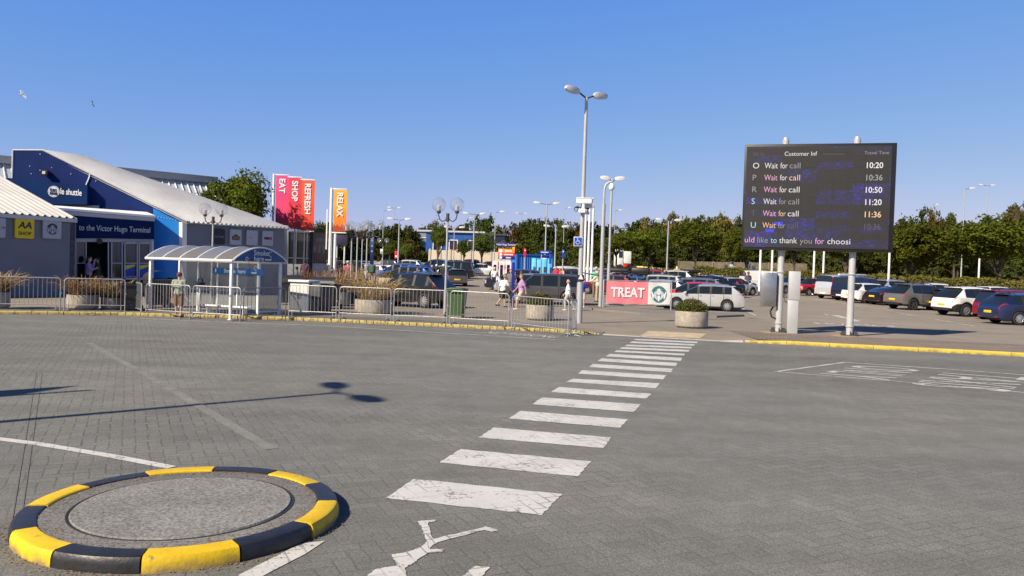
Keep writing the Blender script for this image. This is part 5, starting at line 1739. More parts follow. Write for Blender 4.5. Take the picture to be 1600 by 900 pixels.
em = siren(wk, hh * .36, -.06, mat('teal_emblem', srgb(62, 120, 122), .5, var=0), m_white_l)
em.location = (PTs(1029, 455)[0], 0, (z0 + z1_) / 2 - hh * .03)
b = MB().cyl((0, 0, 0), (0, 0, z1_ + .05), .035, n=8)
b.build('post', m_polegrey, tb); MB().cyl((x1_ + .08, 0, 0), (x1_ + .08, 0, z1_ + .05), .03, n=8).build('post', m_polegrey, tb)
MB().cyl((0, 0, z1_ + .03), (x1_ + .08, 0, z1_ + .03), .02, n=6).cyl((0, 0, z0 - .04), (x1_ + .08, 0, z0 - .04), .02, n=6).build('rail', m_polegrey, tb)
# low kerbed island under it
q = [gpt(x, y) for x, y in [(925, 484.5), (945, 482.5), (1150, 492), (1163, 494.5), (1120, 496.5), (1000, 491.5)]]
b = MB(); n = len(q)
vs = [(v.x, v.y, v.z) for v in q] + [(v.x, v.y, v.z + .09) for v in q]
b.add(vs, [tuple(range(n, 2 * n))] + [(i, (i + 1) % n, n + (i + 1) % n, n + i) for i in range(n)])
tag(b.build('kerb_island', mat('grey_kerb_island', (0.19, 0.175, 0.16), .85, var=.15), smooth=0), kind='structure')

# ------------------------------------------------------------------ direction sign totem
pt_ = gpt(801, 474)
PTT = Plane(tuple(gnd(801, 39.0)), R(-4))
base = gnd(799.5, 39.0)
ds = empty('direction_sign', base, R(-4), 'navy post sign with stacked navy, orange and red direction panels', 'sign')
def dz(x, y): 
    q = PTT.w(x, y); v = q - base
    return (v.x * math.cos(R(-4)) + v.y * math.sin(R(-4)), v.z)
m_nv, m_og, m_rd = mat('navy_panel', srgb(22, 34, 130), .4, var=.04), mat('orange_panel', srgb(250, 140, 60), .4, var=.04), mat('red_panel', srgb(224, 34, 50), .4, var=.04)
zt_ = dz(803, 380)[1]
xpole = dz(802.5, 470)[0]
MB().box((dz(803, 430)[0] - .03, 0, dz(803, 410)[1] / 2 + .0), (.14, .10, dz(803, 410)[1])).build('post', m_nv, ds)
for y0, y1, m, s in [(379.8, 385.2, m_nv, 'Victor Hugo Terminal'), (389.3, 395.2, m_og, 'Terminal'), (395.3, 400.2, m_rd, 'Travel Village'), (400.3, 405, m_nv, 'Exit')]:
    a, c = dz(778.7, y1), dz(804.5, y0)
    pn = MB().box(((a[0] + c[0]) / 2, 0, (a[1] + c[1]) / 2), (c[0] - a[0], .16, c[1] - a[1] - .004), bev=.005).build('panel', m, ds)
    hgt = c[1] - a[1]
    if m is not m_nv or y0 > 390:
        MB().cyl((a[0] + .12, -.09, (a[1] + c[1]) / 2), (a[0] + .12, -.085, (a[1] + c[1]) / 2), hgt * .42, n=16).build('symbol', m_sign_w, pn)
        MB().box((a[0] + .24 + .26, -.083, (a[1] + c[1]) / 2), ({'Terminal': .34, 'Travel Village': .46, 'Exit': .24}[s], .006, hgt * .30)).build('pale_line', m_sign_w, pn)
    else:
        text(s, hgt * .66, m_sign_w, pn, ((a[0] + c[0]) / 2 - .03, -.084, (a[1] + c[1]) / 2), bold=.01, sx=.82)
a, c = dz(800.8, 389.2), dz(804.4, 385.2)
MB().box(((a[0] + c[0]) / 2, 0, (a[1] + c[1]) / 2), (c[0] - a[0], .14, c[1] - a[1])).build('yellow_link', mat('yellow_panel', srgb(250, 190, 20), .4), ds)

# blue vertical sign and dark box on a globe lamp
pp = gnd(580.5, 38); 
vs_ = empty('hanging_sign', pp, R(-15), 'narrow navy vertical sign fixed to a globe lamp post', 'sign')
z0_, z1s = atY(583, 413, 38).z - pp.z, atY(583, 372, 38).z - pp.z
MB().box((0, -.10, (z0_ + z1s) / 2), (.19, .04, z1s - z0_), bev=.008).build('panel', mat('navy_vertical_sign', srgb(16, 30, 88), .4, var=.1), vs_)
b = MB()
for i in range(3): b.cyl((0, -.124, z1s - .12 - .26 * i), (0, -.122, z1s - .12 - .26 * i), .045, n=12)
b.build('symbol', mat('pale_blue_symbol', srgb(120, 140, 190), .5), vs_)
gb = empty('post_box', pp, R(-15), 'black framed green box on the globe lamp post under the navy sign', 'box')
za, zb2 = atY(582, 427, 38).z - pp.z, atY(582, 414, 38).z - pp.z
MB().box((0, -.10, (za + zb2) / 2), (.36, .18, zb2 - za), bev=.02).build('case', m_black, gb)
MB().box((.02, -.195, (za + zb2) / 2), (.2, .01, (zb2 - za) * .72)).build('green_front', mat('green_front', (0.03, .12, .05), .4), gb)
# ------------------------------------------------------------------ trees
def crown_arrays(n_clump, per, radii, leaf, seed, top=.0, gap=.25):
    """leaf cards in clumps spread through a lobed crown; returns verts, faces"""
    rng = np.random.default_rng(seed)
    # lobes
    nl = 9
    lob = rng.normal(size=(nl, 3)); lob /= np.linalg.norm(lob, axis=1)[:, None]
    lob[:, 2] = np.abs(lob[:, 2]) * .9 - .25
    lr = rng.uniform(.38, .6, nl)
    lob = lob * rng.uniform(.35, .62, nl)[:, None]
    cs = []
    while len(cs) < n_clump:
        i = rng.integers(nl)
        d = rng.normal(size=3); d /= np.linalg.norm(d)
        p = lob[i] + d * lr[i] * rng.uniform(.72, 1.06)
        if p[2] < -.62: continue
        cs.append(p)
    cs = np.array(cs)
    cent = np.repeat(cs, per, axis=0)
    N = len(cent)
    cl = rng.normal(size=(N, 3)) * np.array([.085, .085, .06])
    P = (cent + cl) * np.array(radii)
    out = cent / np.linalg.norm(cent, axis=1)[:, None]
    nn = out * .55 + rng.normal(size=(N, 3)) * .6 + np.array([0, 0, .35])
    nn /= np.linalg.norm(nn, axis=1)[:, None]
    a = rng.normal(size=(N, 3)); u = np.cross(nn, a); u /= np.linalg.norm(u, axis=1)[:, None]
    w = np.cross(nn, u)
    s = leaf * rng.uniform(.6, 1.4, N)[:, None]
    v = np.stack([P - u * s, P - w * s * .55, P + u * s, P + w * s * .55], 1).reshape(-1, 3)
    return v, cs * np.array(radii)
def cards_mesh(name, v, m):
    me = bpy.data.meshes.new(name)
    N = len(v) // 4
    me.vertices.add(len(v)); me.vertices.foreach_set('co', v.ravel())
    me.loops.add(N * 4); me.loops.foreach_set('vertex_index', np.arange(N * 4))
    me.polygons.add(N); me.polygons.foreach_set('loop_start', np.arange(0, N * 4, 4)); me.polygons.foreach_set('loop_total', np.full(N, 4))
    me.materials.append(m); me.update()
    return me
m_bark = mat('tree_bark', (0.085, 0.065, 0.048), .95, var=.3, scale=8)
lm_maple = leaf_mat('maple_leaves', (0.035, 0.06, 0.008), (0.16, 0.18, 0.025), .3)
lm_wood = leaf_mat('woodland_leaves', (0.028, 0.045, 0.010), (0.095, 0.11, 0.026), .22)
lm_wood2 = leaf_mat('brownish_leaves', (0.065, 0.058, 0.014), (0.17, 0.13, 0.035), .2)
lm_pale = leaf_mat('pale_leaves', (0.05, 0.075, 0.014), (0.14, 0.17, 0.03), .28)
CROWNS = {}
def crown(kind, i):
    if (kind, i) not in CROWNS:
        if kind == 'near':
            v, cs = crown_arrays(230, 46, (1, 1, 1), .040, 100 + i)
        elif kind == 'mid':
            v, cs = crown_arrays(150, 34, (1, 1, 1), .052, 200 + i)
        else:
            v, cs = crown_arrays(120, 26, (1, 1, 1), .070, 300 + i)
        CROWNS[(kind, i)] = (v, cs)
    return CROWNS[(kind, i)]
_cm = {}
def tree(p, Ht, W, label, kind='mid', m=None, var=0, trunk_h=None, group='trees beyond the car park', depth=None, rz=0.0):
    """Ht total height, W crown width"""
    e = empty('tree', p, rz, label, 'tree', group)
    th = trunk_h if trunk_h is not None else Ht * .18
    cz = (th + Ht) / 2 + .04 * Ht; rzv = (Ht - th) / 2 * 1.08
    key = (kind, var, m.name)
    v, cs = crown(kind, var)
    if key not in _cm:
        _cm[key] = cards_mesh('crown', v, m)
    c = link('crown', _cm[key], e)
    c.location = (0, 0, cz); c.scale = (W / 2 / .95, (depth or W) / 2 / .95, rzv / .98)
    b = MB()
    r = .028 * Ht ** .9 + .03
    b.tube([(0, 0, -.1), (.02, 0, th * .6), (.0, .02, th * 1.1), (.05, 0, cz)], r, 7, r1=r * .4)
    rnd = random.Random(var * 7 + int(Ht * 10))
    for k in range(7):
        q = cs[rnd.randrange(len(cs))]
        q = Vector((q[0] * W / 2, q[1] * W / 2, cz + q[2] * rzv))
        s = Vector((0, 0, th * rnd.uniform(.85, 1.3)))
        b.tube([s, s.lerp(q, .5) + Vector((0, 0, .08 * Ht)), q], r * .42, 5, r1=r * .08)
    b.build('trunk', m_bark, e, smooth=60)
    return e
def tree_px(px, ptop, Y, wpx, label, kind='mid', m=None, var=0, trunk_h=None, base=None, **kw):
    p = gnd(px, Y)
    if base is not None: p.z = base
    top = atY(px, ptop, Y).z
    return tree(p, top - p.z, wpx * Y / F_PX, label, kind, m or lm_wood, var, trunk_h, **kw)
# the tree that rises behind the terminal and shades the banners
tree_px(366, 264, 51.5, 104, 'tall dark green tree rising behind the roof of the terminal', 'near', lm_maple, 0, 2.6, rz=.4)
# maples in the car park, right hand side
tree_px(1420, 341, 74, 128, 'green maple turning brown at its left side, just right of the screen', 'near', lm_maple, 1, 1.6, group='maples behind the hedge', rz=1.1)
tree_px(1560, 331, 72, 150, 'broad green maple with a visible trunk at the right picture edge', 'near', lm_maple, 2, 2.1, group='maples behind the hedge', rz=2.0)
tree_px(1650, 338, 76, 130, 'green maple cut by the right picture edge', 'near', lm_maple, 0, 2.0, group='maples behind the hedge', rz=3.3)
tree_px(1085, 350, 84, 92, 'round green maple between the lamp post and the screen', 'near', lm_maple, 3, 2.4, group='maples behind the hedge', rz=.3)
tree_px(1165, 353, 82, 70, 'green maple partly hidden by the left edge of the screen', 'near', lm_maple, 1, 2.3, group='maples behind the hedge', rz=4.0)
tree_px(1013, 357, 92, 78, 'green maple behind the white lorry', 'near', lm_maple, 2, 2.4, group='maples behind the hedge', rz=4.9)
tree_px(962, 366, 90, 66, 'dark green maple behind the two bent lamp posts', 'near', lm_maple, 0, 2.3, group='maples behind the hedge', rz=5.5)
tree_px(1240, 352, 88, 90, 'maple standing behind the left part of the screen', 'near', lm_maple, 3, 2.0, group='maples behind the hedge', rz=2.2)
tree_px(1320, 350, 86, 90, 'maple standing behind the middle of the screen', 'near', lm_maple, 2, 2.0, group='maples behind the hedge', rz=.9)
tree_px(1490, 352, 100, 80, 'pale green tree between the two big maples', 'mid', lm_pale, 1, 1.5, group='maples behind the hedge', rz=.9)
# young trees by the blue building
tree_px(683, 352, 88, 34, 'slender pale green young tree in front of the blue building', 'near', lm_pale, 3, 2.0, group='young trees')
tree_px(752, 362, 98, 36, 'young green tree in front of the right half of the blue building', 'near', lm_pale, 1, 1.8, group='young trees')
tree_px(634, 380, 100, 22, 'small thin tree on the dry grass bank', 'mid', lm_pale, 2, 1.4, group='young trees')
tree_px(608, 378, 105, 20, 'smallest thin tree on the dry grass bank, left one', 'mid', lm_pale, 0, 1.4, group='young trees')
tree_px(724, 372, 96, 24, 'little tree in front of the blue wall', 'mid', lm_wood, 1, 1.4, group='young trees')
# the wood behind: outline of its top, left to right
outline = [(470, 352, 120), (492, 343, 118), (512, 350, 125), (533, 352, 130), (560, 355, 135), (578, 350, 140), (598, 348, 140), (617, 352, 150), (640, 352, 150), (660, 354, 160), (680, 349, 165), (700, 347, 160), (716, 352, 165), (733, 350, 165),
           (752, 334, 150), (775, 355, 170), (794, 346, 165), (815, 345, 170), (832, 341, 160), (849, 338, 150), (868, 345, 155), (886, 342, 150), (905, 352, 150), (922, 345, 150), (940, 350, 150), (958, 355, 155), (975, 352, 150), (992, 345, 150), (1010, 339, 145), (1030, 343, 150),
           (1048, 338, 140), (1066, 336, 140), (1086, 337, 145), (1106, 338, 150), (1128, 333, 145), (1150, 342, 150), (1175, 345, 150), (1200, 350, 150), (1230, 350, 150), (1260, 350, 150), (1292, 352, 150), (1322, 352, 150), (1355, 350, 150), (1385, 340, 145), (1410, 335, 140), (1440, 328, 125), (1462, 321, 120), (1482, 334, 125),
           (1500, 343, 130), (1522, 348, 135), (1545, 345, 140), (1568, 330, 120), (1582, 316, 110), (1600, 330, 120), (1625, 330, 130), (1650, 328, 140)]
kinds = ['dense dark green tree of the wood', 'mid green tree of the wood', 'brownish green tree of the wood']
for i, (px, pt, Y) in enumerate(outline):
    rnd = random.Random(i * 13 + 3)
    m = lm_wood2 if (i % 6 == 4 or px in (1048, 905)) else lm_wood
    w = rnd.uniform(34, 52)
    nm = 'brownish' if m is lm_wood2 else 'dark green'
    LMK = [('the yellow banner', 540), ('the globe lamps', 600), ('the blue building', 700), ('the blue container', 850), ('the tallest lamp', 910), ('the bent lamps', 945), ('the screen', 1280), ('the right maples', 1500), ('the pink banner', 1043)]
    near = min(LMK, key=lambda q: abs(q[1] - px))[0]
    tree_px(px, pt + rnd.uniform(-2, 2), Y, w, f'{nm} tree in the wood skyline behind {near}', 'far', m, i % 5, .8, group='trees of the wood', rz=rnd.uniform(0, 6))
for i in range(46):                                         # lower, nearer edge of the wood
    rnd = random.Random(i * 17 + 5)
    px = 560 + i * 24 + rnd.uniform(-8, 8)
    Y = rnd.uniform(118, 138) if px < 900 else rnd.uniform(100, 118)
    if 640 < px < 770: Y = 152
    h = rnd.uniform(370, 384) + (12 if px > 1350 else 0) * 1
    near = min(LMK, key=lambda q: abs(q[1] - px))[0]
    tree_px(px, h, Y, rnd.uniform(36, 56), f'bushy tree low in the wood behind {near}', 'far', lm_wood2 if i % 7 == 3 else lm_wood, (i + 2) % 5, .3, group='bushy trees at the edge of the wood', rz=rnd.uniform(0, 6))
lone = {'trees of the wood': {}}
# bare twiggy top at the far right
b = MB(); p = gnd(1583, 104)
rnd = random.Random(2)
tt = empty('dead_branches', p, 0, 'sparse twiggy tree top poking above the right hand maple', 'tree')
top = atY(1580, 316, 104).z - p.z
b.tube([(0, 0, 0), (.1, 0, top * .8)], .12, 6, r1=.05)
for k in range(26):
    s = Vector((.08, 0, top * rnd.uniform(.62, .85))); d = Vector((rnd.uniform(-1.5, 1.5), rnd.uniform(-1, 1), rnd.uniform(.3, top * .16)))
    b.tube([s, s + d * .5 + Vector((0, 0, .1)), s + d], .035, 4, r1=.012)
b.build('trunk', m_bark, tt)
b = MB()
for k in range(14): leaf_cloud(b, 22, (rnd.uniform(-1.4, 1.4), rnd.uniform(-1, 1), top * rnd.uniform(.82, 1.0)), (.3, .3, .25), .09, k)
b.build('crown', lm_wood, tt, smooth=0)

# ------------------------------------------------------------------ hedge
lm_hedge = leaf_mat('hedge_leaves', (0.075, 0.095, 0.016), (0.30, 0.27, 0.07), .2)
def hedge(pts, h, w, n, label, seed, m=lm_hedge, leaf=.085):
    P = [gnd(px, Y) for px, Y in pts]
    base = P[0].copy()
    e = empty('hedge', base, 0, label, 'hedge')
    rng = np.random.default_rng(seed)
    segs = [(a, b, (b - a).length) for a, b in zip(P, P[1:])]
    tot = sum(s[2] for s in segs)
    V = []
    core = MB()
    for a, b, L in segs:
        k = int(n * L / tot)
        d = (b - a) / L; nn = Vector((-d.y, d.x, 0)).normalized()
        t = rng.uniform(0, 1, k); f = rng.uniform(0, 1, k)
        side = rng.uniform(-1, 1, k); z = rng.uniform(0.02, 1, k)
        top = f < .42
        z = np.where(top, 1 + rng.normal(0, .045, k) + .05 * np.sin(t * L * 1.7), z); side = np.where(top, side, np.sign(side) * (1 + rng.normal(0, .06, k)))
        A = np.array(a) + np.outer(t * L, np.array(d)) + np.outer(side * w / 2, np.array(nn)) + np.outer(z * h, [0, 0, 1]) - np.array(base)
        nr = rng.normal(size=(k, 3)) + np.outer(side, np.array(nn)) * .8 + np.array([0, 0, .5])
        nr /= np.linalg.norm(nr, axis=1)[:, None]
        u = np.cross(nr, rng.normal(size=(k, 3))); u /= np.linalg.norm(u, axis=1)[:, None]; q = np.cross(nr, u)
        s = leaf * rng.uniform(.6, 1.4, k)[:, None]
        V.append(np.stack([A - u * s, A - q * s * .6, A + u * s, A + q * s * .6], 1).reshape(-1, 3))
        c = [(a - base) + nn * sx * w * .42 + Vector((0, 0, zz)) for sx in (-1, 1) for zz in (0, h * .9)]
        c2 = [v + d * L for v in c]
        core.add(c + c2, [(0, 1, 5, 4), (2, 6, 7, 3), (1, 3, 7, 5), (0, 2, 3, 1), (4, 5, 7, 6)])
    link('foliage', cards_mesh('foliage', np.concatenate(V), m), e)
    core.build('twig_core', mat('hedge_twigs', (0.035, 0.032, 0.015), .95, var=.4, scale=3), e, smooth=0)
    return e
hedge([(1085, 84), (1190, 79), (1300, 74), (1420, 69), (1520, 66), (1680, 62)], 1.85, 1.3, 30000, 'long clipped yellow green hedge behind the right hand row of cars', 5)
hedge([(985, 92), (1085, 88)], .8, 1.2, 4000, 'short low hedge under the maples left of the long hedge', 6)

ug = hedge([(505, 128), (660, 140), (780, 150), (900, 128), (1100, 114), (1400, 106), (1750, 100)], 2.6, 5, 24000, 'dark undergrowth along the foot of the wood', 7, m=lm_wood, leaf=.26)
ug.name = 'undergrowth'; ug['category'] = 'undergrowth'; ug['kind'] = 'stuff'

# ------------------------------------------------------------------ dry grass bank on the left
m_dry = mat('dry_grass', (0.34, 0.255, 0.12), .95, var=.2, scale=.5, fine=.35)
vs, fs = [], []
nx = 60
for i in range(nx + 1):
    x = -150 + i * 3.6
    for j, (dy, h) in enumerate([(0, .02), (3, .35), (7, .75), (14, 1.0), (60, 1.1), (61, 0)]):
        y = 117 + dy + 2 * math.sin(i * .4)
        fade = min(1, max(0, (8 - x) / 20))
        vs.append((x, y, gz(x, min(y, 150)) + h * fade - .03 * (1 - fade)))
for i in range(nx):
    for j in range(5): fs.append((i * 6 + j, (i + 1) * 6 + j, (i + 1) * 6 + j + 1, i * 6 + j + 1))
me = bpy.data.meshes.new('grass_bank'); me.from_pydata(vs, [], fs); me.materials.append(m_dry); me.shade_smooth()
tag(link('grass_bank', me), kind='structure')
vs = [gnd(px, Y) for px, Y in [(960, 97), (1300, 82), (1700, 68), (2300, 60), (2300, 150), (960, 150)]]
b = MB(); 
poly = [(v.x, v.y) for v in vs]
sheet('verge_grass', [[(x, y, 0) for x, y in poly]], mat('verge_grass', (0.10, 0.105, 0.035), .95, var=.35, scale=.6, fine=.35), dz=.03)

# ------------------------------------------------------------------ far buildings and walls
def box_building(name, px0, px1, Y, ptop, rzdeg, depth, label, m, cat='building'):
    a, c = gnd(px0, Y), gnd(px1, Y)
    W = (c - a).length
    H = atY(px0, ptop, Y).z - a.z
    e = empty(name, (a + c) / 2, R(rzdeg), label, cat)
    return e, W, H
e, W, H = box_building('blue_building', 664, 754, 142, 361.5, -3, 9, 'flat roofed blue building among the trees with white framed windows', None)
MB().box((0, 4.5, H / 2), (W, 9, H)).build('wall', mat('blue_facade', srgb(30, 82, 156), .5, var=.08, scale=.3), e)
MB().box((0, 4.4, H + .12), (W + .6, 9.6, .3)).build('roof', m_trim, e)
for x in (-.30, -.02, .30):
    w = MB()
    for s in (-1, 1): w.box((x * W + s * .75, -.06, H * .62), (.16, .12, 2.2)); w.box((x * W, -.06, H * .62 + s * 1.1), (1.66, .12, .16))
    o = w.build('window', m_whitemetal, e)
    MB().box((x * W, -.02, H * .62), (1.4, .06, 2.1)).build('pane', m_dglass, o)
MB().box((.10 * W, -.08, H * .44), (3.0, .15, 1.1)).build('red_panel', mat('red_facade_panel', srgb(220, 90, 80), .5), e)
e2, W2, H2_ = box_building('dark_annexe', 754, 787, 140, 365, -3, 6, 'dark navy flat roofed annexe right of the blue building', None)
MB().box((0, 4, H2_ / 2), (W2, 8, H2_ - .4)).build('wall', mat('navy_facade', srgb(20, 30, 60), .5, var=.1), e2)
MB().box((0, 4, H2_ - .1), (W2 + .4, 8.4, .3)).build('roof', m_dark, e2)
e3, W3, H3 = box_building('grey_building', 651, 668, 150, 360, 0, 5, 'pale grey end of a low building left of the blue one', None)
MB().box((0, 4, H3 / 2), (W3, 7, H3 - .3)).build('wall', mat('grey_facade', (0.25, .26, .28), .5, var=.1), e3)
MB().box((0, 4, H3), (W3 + .5, 7.5, .35)).build('roof', m_trim, e3)
w = MB()
for s in (-1, 1): w.box((s * .7, .42, H3 * .7), (.14, .12, 1.6)); w.box((0, .42, H3 * .7 + s * .8), (1.5, .12, .14))
w.build('window', m_whitemetal, e3)
# cream boarded wall
a, c = gnd(669, 112), gnd(800, 112)
e = empty('boundary_wall', (a + c) / 2, 0, 'cream panelled wall in front of the blue building', 'wall')
Wd = (c - a).length; Hh = atY(680, 389.5, 112).z - a.z
MB().box((0, 0, Hh / 2 - .1), (Wd, .3, Hh)).build('panel', mat('cream_wall', (0.60, 0.52, 0.40), .8, var=.1, scale=.5), e)
for i in range(9): MB().box((-Wd / 2 + .2 + (Wd - .4) * i / 8, -.18, Hh / 2), (.25, .1, Hh + .12)).build('pilaster', mat('cream_pilaster', (0.5, .45, .36), .8), e)
# roof of a far hall right of the screen's left edge
a = gnd(1155, 175); e = empty('far_hall', a, 0, 'grey roofed hall just visible above the wood left of the screen', 'building')
top = atY(1155, 343, 175).z - a.z
MB().box((0, 6, top / 2 - .5), (22, 12, top - 1)).build('wall', mat('hall_wall', (.3, .3, .3), .7), e)
MB().box((0, 6, top - .5), (24, 13, 1.1)).build('roof', mat('hall_roof', (.30, .31, .33), .6), e)
# wooden fence beyond the hedge, yellow rail
a, c = gnd(1060, 104), gnd(1262, 94)
e = empty('wooden_fence', a, math.atan2(c.y - a.y, c.x - a.x), 'long weathered wooden fence behind the maples', 'fence')
Lf = (c - a).length
b = MB()
for i in range(int(Lf / .16)): b.box((i * .16, 0, .72 + .03 * math.sin(i * 2.3)), (.14, .03, 1.45))
b.build('board', mat('weathered_wood', (0.15, 0.125, 0.09), .9, var=.3, scale=1.5), e)
for i in range(int(Lf / 2.4)): MB().box((i * 2.4, -.08, .75), (.12, .1, 1.55)).build('post', mat('weathered_wood_post', (0.2, 0.165, 0.12), .9), e)
a, c = gnd(968, 99), gnd(1110, 93)
for i in range(7):
    p0, p1 = a.lerp(c, i / 7), a.lerp(c, (i + .93) / 7)
    lab = 'pale yellow concrete barrier block in the row under the maples'
    e = empty('barrier_block', (p0 + p1) / 2, math.atan2(c.y - a.y, c.x - a.x), lab, 'barrier block', 'yellow barrier blocks under the maples')
    l = (p1 - p0).length
    MB().prism([(-.28, 0), (.28, 0), (.22, .25), (.1, .35), (.08, .8), (-.08, .8), (-.1, .35), (-.22, .25)], l, Matrix.Rotation(PI / 2, 4, 'Z') @ Matrix.Translation((0, -l / 2, 0))).build('block', mat('pale_yellow_block', srgb(226, 204, 120), .8, var=.12), e)
p = gnd(1057, 90)
e = empty('yellow_cover', p, 0, 'bright yellow housing with a lamp on top by the barrier blocks', 'housing')
MB().box((0, 0, .6), (.7, .5, 1.2), bev=.08).build('case', mat('bright_yellow_case', srgb(244, 206, 30), .5), e)
MB().cyl((0, 0, 1.2), (0, 0, 1.5), .12, .08, 10).build('lamp', m_whitemetal, e)
m_redp, m_whp = mat('red_plastic', srgb(226, 52, 40), .5, var=.08), mat('white_plastic', (0.78, 0.78, 0.77), .45, var=.06)
for px, lab in ((1143, 'red and white water filled barrier with a dark spout, left one behind the hedge'), (1167, 'red and white water filled barrier, right one behind the hedge')):
    p = gnd(px, 84); k = 84 / F_PX
    e = empty('plastic_barrier', p, R(-10), lab, 'barrier', 'red and white plastic barriers')
    w = 8.5 * k
    MB().box((0, 0, .95), (w, .5, .75), bev=.08).build('base', m_redp, e)
    MB().box((0, 0, 1.32 + .55), (w * .98, .48, 1.1), bev=.08).build('upper', m_whp, e)
    MB().box((0, 0, .3), (w * 1.05, .55, .6), bev=.05).build('foot', m_redp, e)
    MB().cyl((0, 0, 2.4), (0, 0, 2.75), .16, .05, 8).build('spout', m_dark, e)
for px, lab in ((1133, 'white rounded tank standing left of the red and white barriers'), (1176.5, 'white rounded tank standing right of the red and white barriers')):
    p = gnd(px, 86); k = 86 / F_PX
    e = empty('water_tank', p, 0, lab, 'tank', 'white rounded tanks')
    r = 5.2 * k
    MB().lathe([(r * .96, 0), (r, .2), (r, 1.2), (r * .93, 1.6), (r * .75, 1.9), (r * .4, 2.1), (0, 2.15)], n=20).build('shell', m_whp, e)
    MB().cyl((0, 0, 2.1), (0, 0, 2.25), .2, n=12).build('lid', m_whp, e)
# blue container and hanging sky blue bags
p0, p1 = gnd(807, 74), gnd(862, 75)
e = empty('blue_container', (p0 + p1) / 2, math.atan2(p1.y - p0.y, p1.x - p0.x), 'dark blue metal container beside the red and orange sign', 'container')
Lc = (p1 - p0).length; Hc = atY(830, 398.5, 74).z - p0.z
b = MB()
n = int(Lc / .2); vs = []
for i in range(n * 4 + 1):
    x = -Lc / 2 + Lc * i / (n * 4); y = (0, 0, .06, .06)[i % 4]
    vs += [(x, y, .1), (x, y, Hc)]
b.add(vs, [(2 * i, 2 * i + 2, 2 * i + 3, 2 * i + 1) for i in range(n * 4)])
b.box((0, 1.25, Hc / 2 + .05), (Lc - .1, 2.3, Hc - .1))
b.build('shell', mat('container_blue', srgb(34, 106, 190), .5, var=.1, scale=1), e)
MB().box((0, .0, Hc), (Lc + .1, .14, .14)).box((-Lc / 2, 0, Hc / 2), (.14, .14, Hc)).box((Lc / 2, 0, Hc / 2), (.14, .14, Hc)).build('frame', mat('container_blue_frame', srgb(24, 80, 160), .5), e)
MB().cyl((Lc * .05, -.03, Hc * .62), (Lc * .05, -.01, Hc * .62), .28, n=18).build('roundel', mat('navy_roundel', srgb(20, 50, 100), .5), e)
m_skyb = mat('sky_blue_plastic', srgb(96, 190, 240), .5, var=.12, scale=2)
for i, px in enumerate((834, 841.5, 849, 857)):
    p = gnd(px, 69); k = 69 / F_PX
    e = empty('recycling_bank', p, R(-8 + 5 * i), ['sky blue recycling bank, leftmost of four by the container', 'sky blue recycling bank with a dark opening, second of four', 'sky blue recycling bank with white top, third of four', 'sky blue recycling bank, rightmost of four'][i], 'recycling bank', 'sky blue recycling banks')
    w, h = 7.3 * k, (gnd(px, 69), atY(px, 404.5 + (i % 2), 69).z - p.z)[1]
    MB().box((0, 0, h * .5), (w, .8, h), bev=.07).build('body', m_skyb, e)
    MB().box((0, 0, h + .02), (w * .98, .82, .1), bev=.03).build('lid', m_whp if i == 2 else m_skyb, e)
    MB().box((w * .1, -.405, h * .62), (w * .45, .03, h * .2)).build('opening', m_dark, e)
# white charging posts with dark openings
for i, px in enumerate((772.5, 783, 793.5, 803)):
    p = gnd(px, 76); k = 76 / F_PX
    e = empty('charging_post', p, R(4), ['white charging post with dark magenta opening, leftmost of four', 'white charging post with a dark opening, second from the left', 'white charging post with red light, third from the left', 'white charging post beside the navy sign post, rightmost'][i], 'charging post', 'white charging posts')
    h = atY(px, 407.5, 76).z - p.z; w = 8.6 * k
    o = rounded(w / 2, h / 2, w * .3); inn = rounded(w * .28, h * .30, w * .18)
    n = len(o); vs = []
    for y in (-.12, .12): vs += [(q[0], y, q[1] + h / 2) for q in o] + [(q[0], y, q[1] + h * .52) for q in inn]
    fs = []
    for s_ in range(n):
        j = (s_ + 1) % n
        fs += [(s_, j, n + j, n + s_), (2 * n + s_, 3 * n + s_, 3 * n + j, 2 * n + j), (s_, 2 * n + s_, 2 * n + j, j), (n + s_, n + j, 3 * n + j, 3 * n + s_)]
    MB().add(vs, fs).build('frame', m_whp, e)
    MB().box((0, .05, h * .52), (w * .54, .04, h * .58)).build('opening', mat('dark_magenta', srgb(70, 20, 50), .5), e)
    MB().box((0, .02, h * .66), (w * .3, .03, h * .06)).build('red_panel', m_rd, e)
# green skip, other small far things
p = gnd(656, 84)
k = 84 / F_PX
e = empty('green_container', p, 0, 'dark green tall bin standing between parked cars', 'bin')
MB().box((0, 0, 6.3 * k), (8.5 * k, .7, 12.6 * k), bev=.05).build('body', mat('dark_green_bin', (0.02, .08, .055), .5), e)
MB().box((0, 0, 12.8 * k), (8.8 * k, .75, .1), bev=.03).build('lid', mat('dark_green_bin', (0.02, .08, .055)), e)
MB().box((0, -.36, 10.5 * k), (4 * k, .03, .12)).build('slot', m_black, e)
for px, Y, y0, y1, col, lab in [(866, 76, 403, 412, 'green', ''), (619, 92, 392, 404, 'red', 'small red and white notice on the lamp post left of the twin globe lamp'), (596.5, 75.2, 389, 396, 'white', 'white notice on the small distant globe lamp')]:
    if col == 'green': continue
    pl = Plane(tuple(gnd(px, Y) + Vector((0, -.16, 0))), 0)
    e, w, h = plate(pl, px - 2.3, y0, px + 2.3, y1, 'notice', lab, m_rd if col == 'red' else m_whp)
    MB().box((0, -.01, -h * .2), (w * .7, .006, h * .25)).build('mark', m_whp if col == 'red' else m_dark, e)
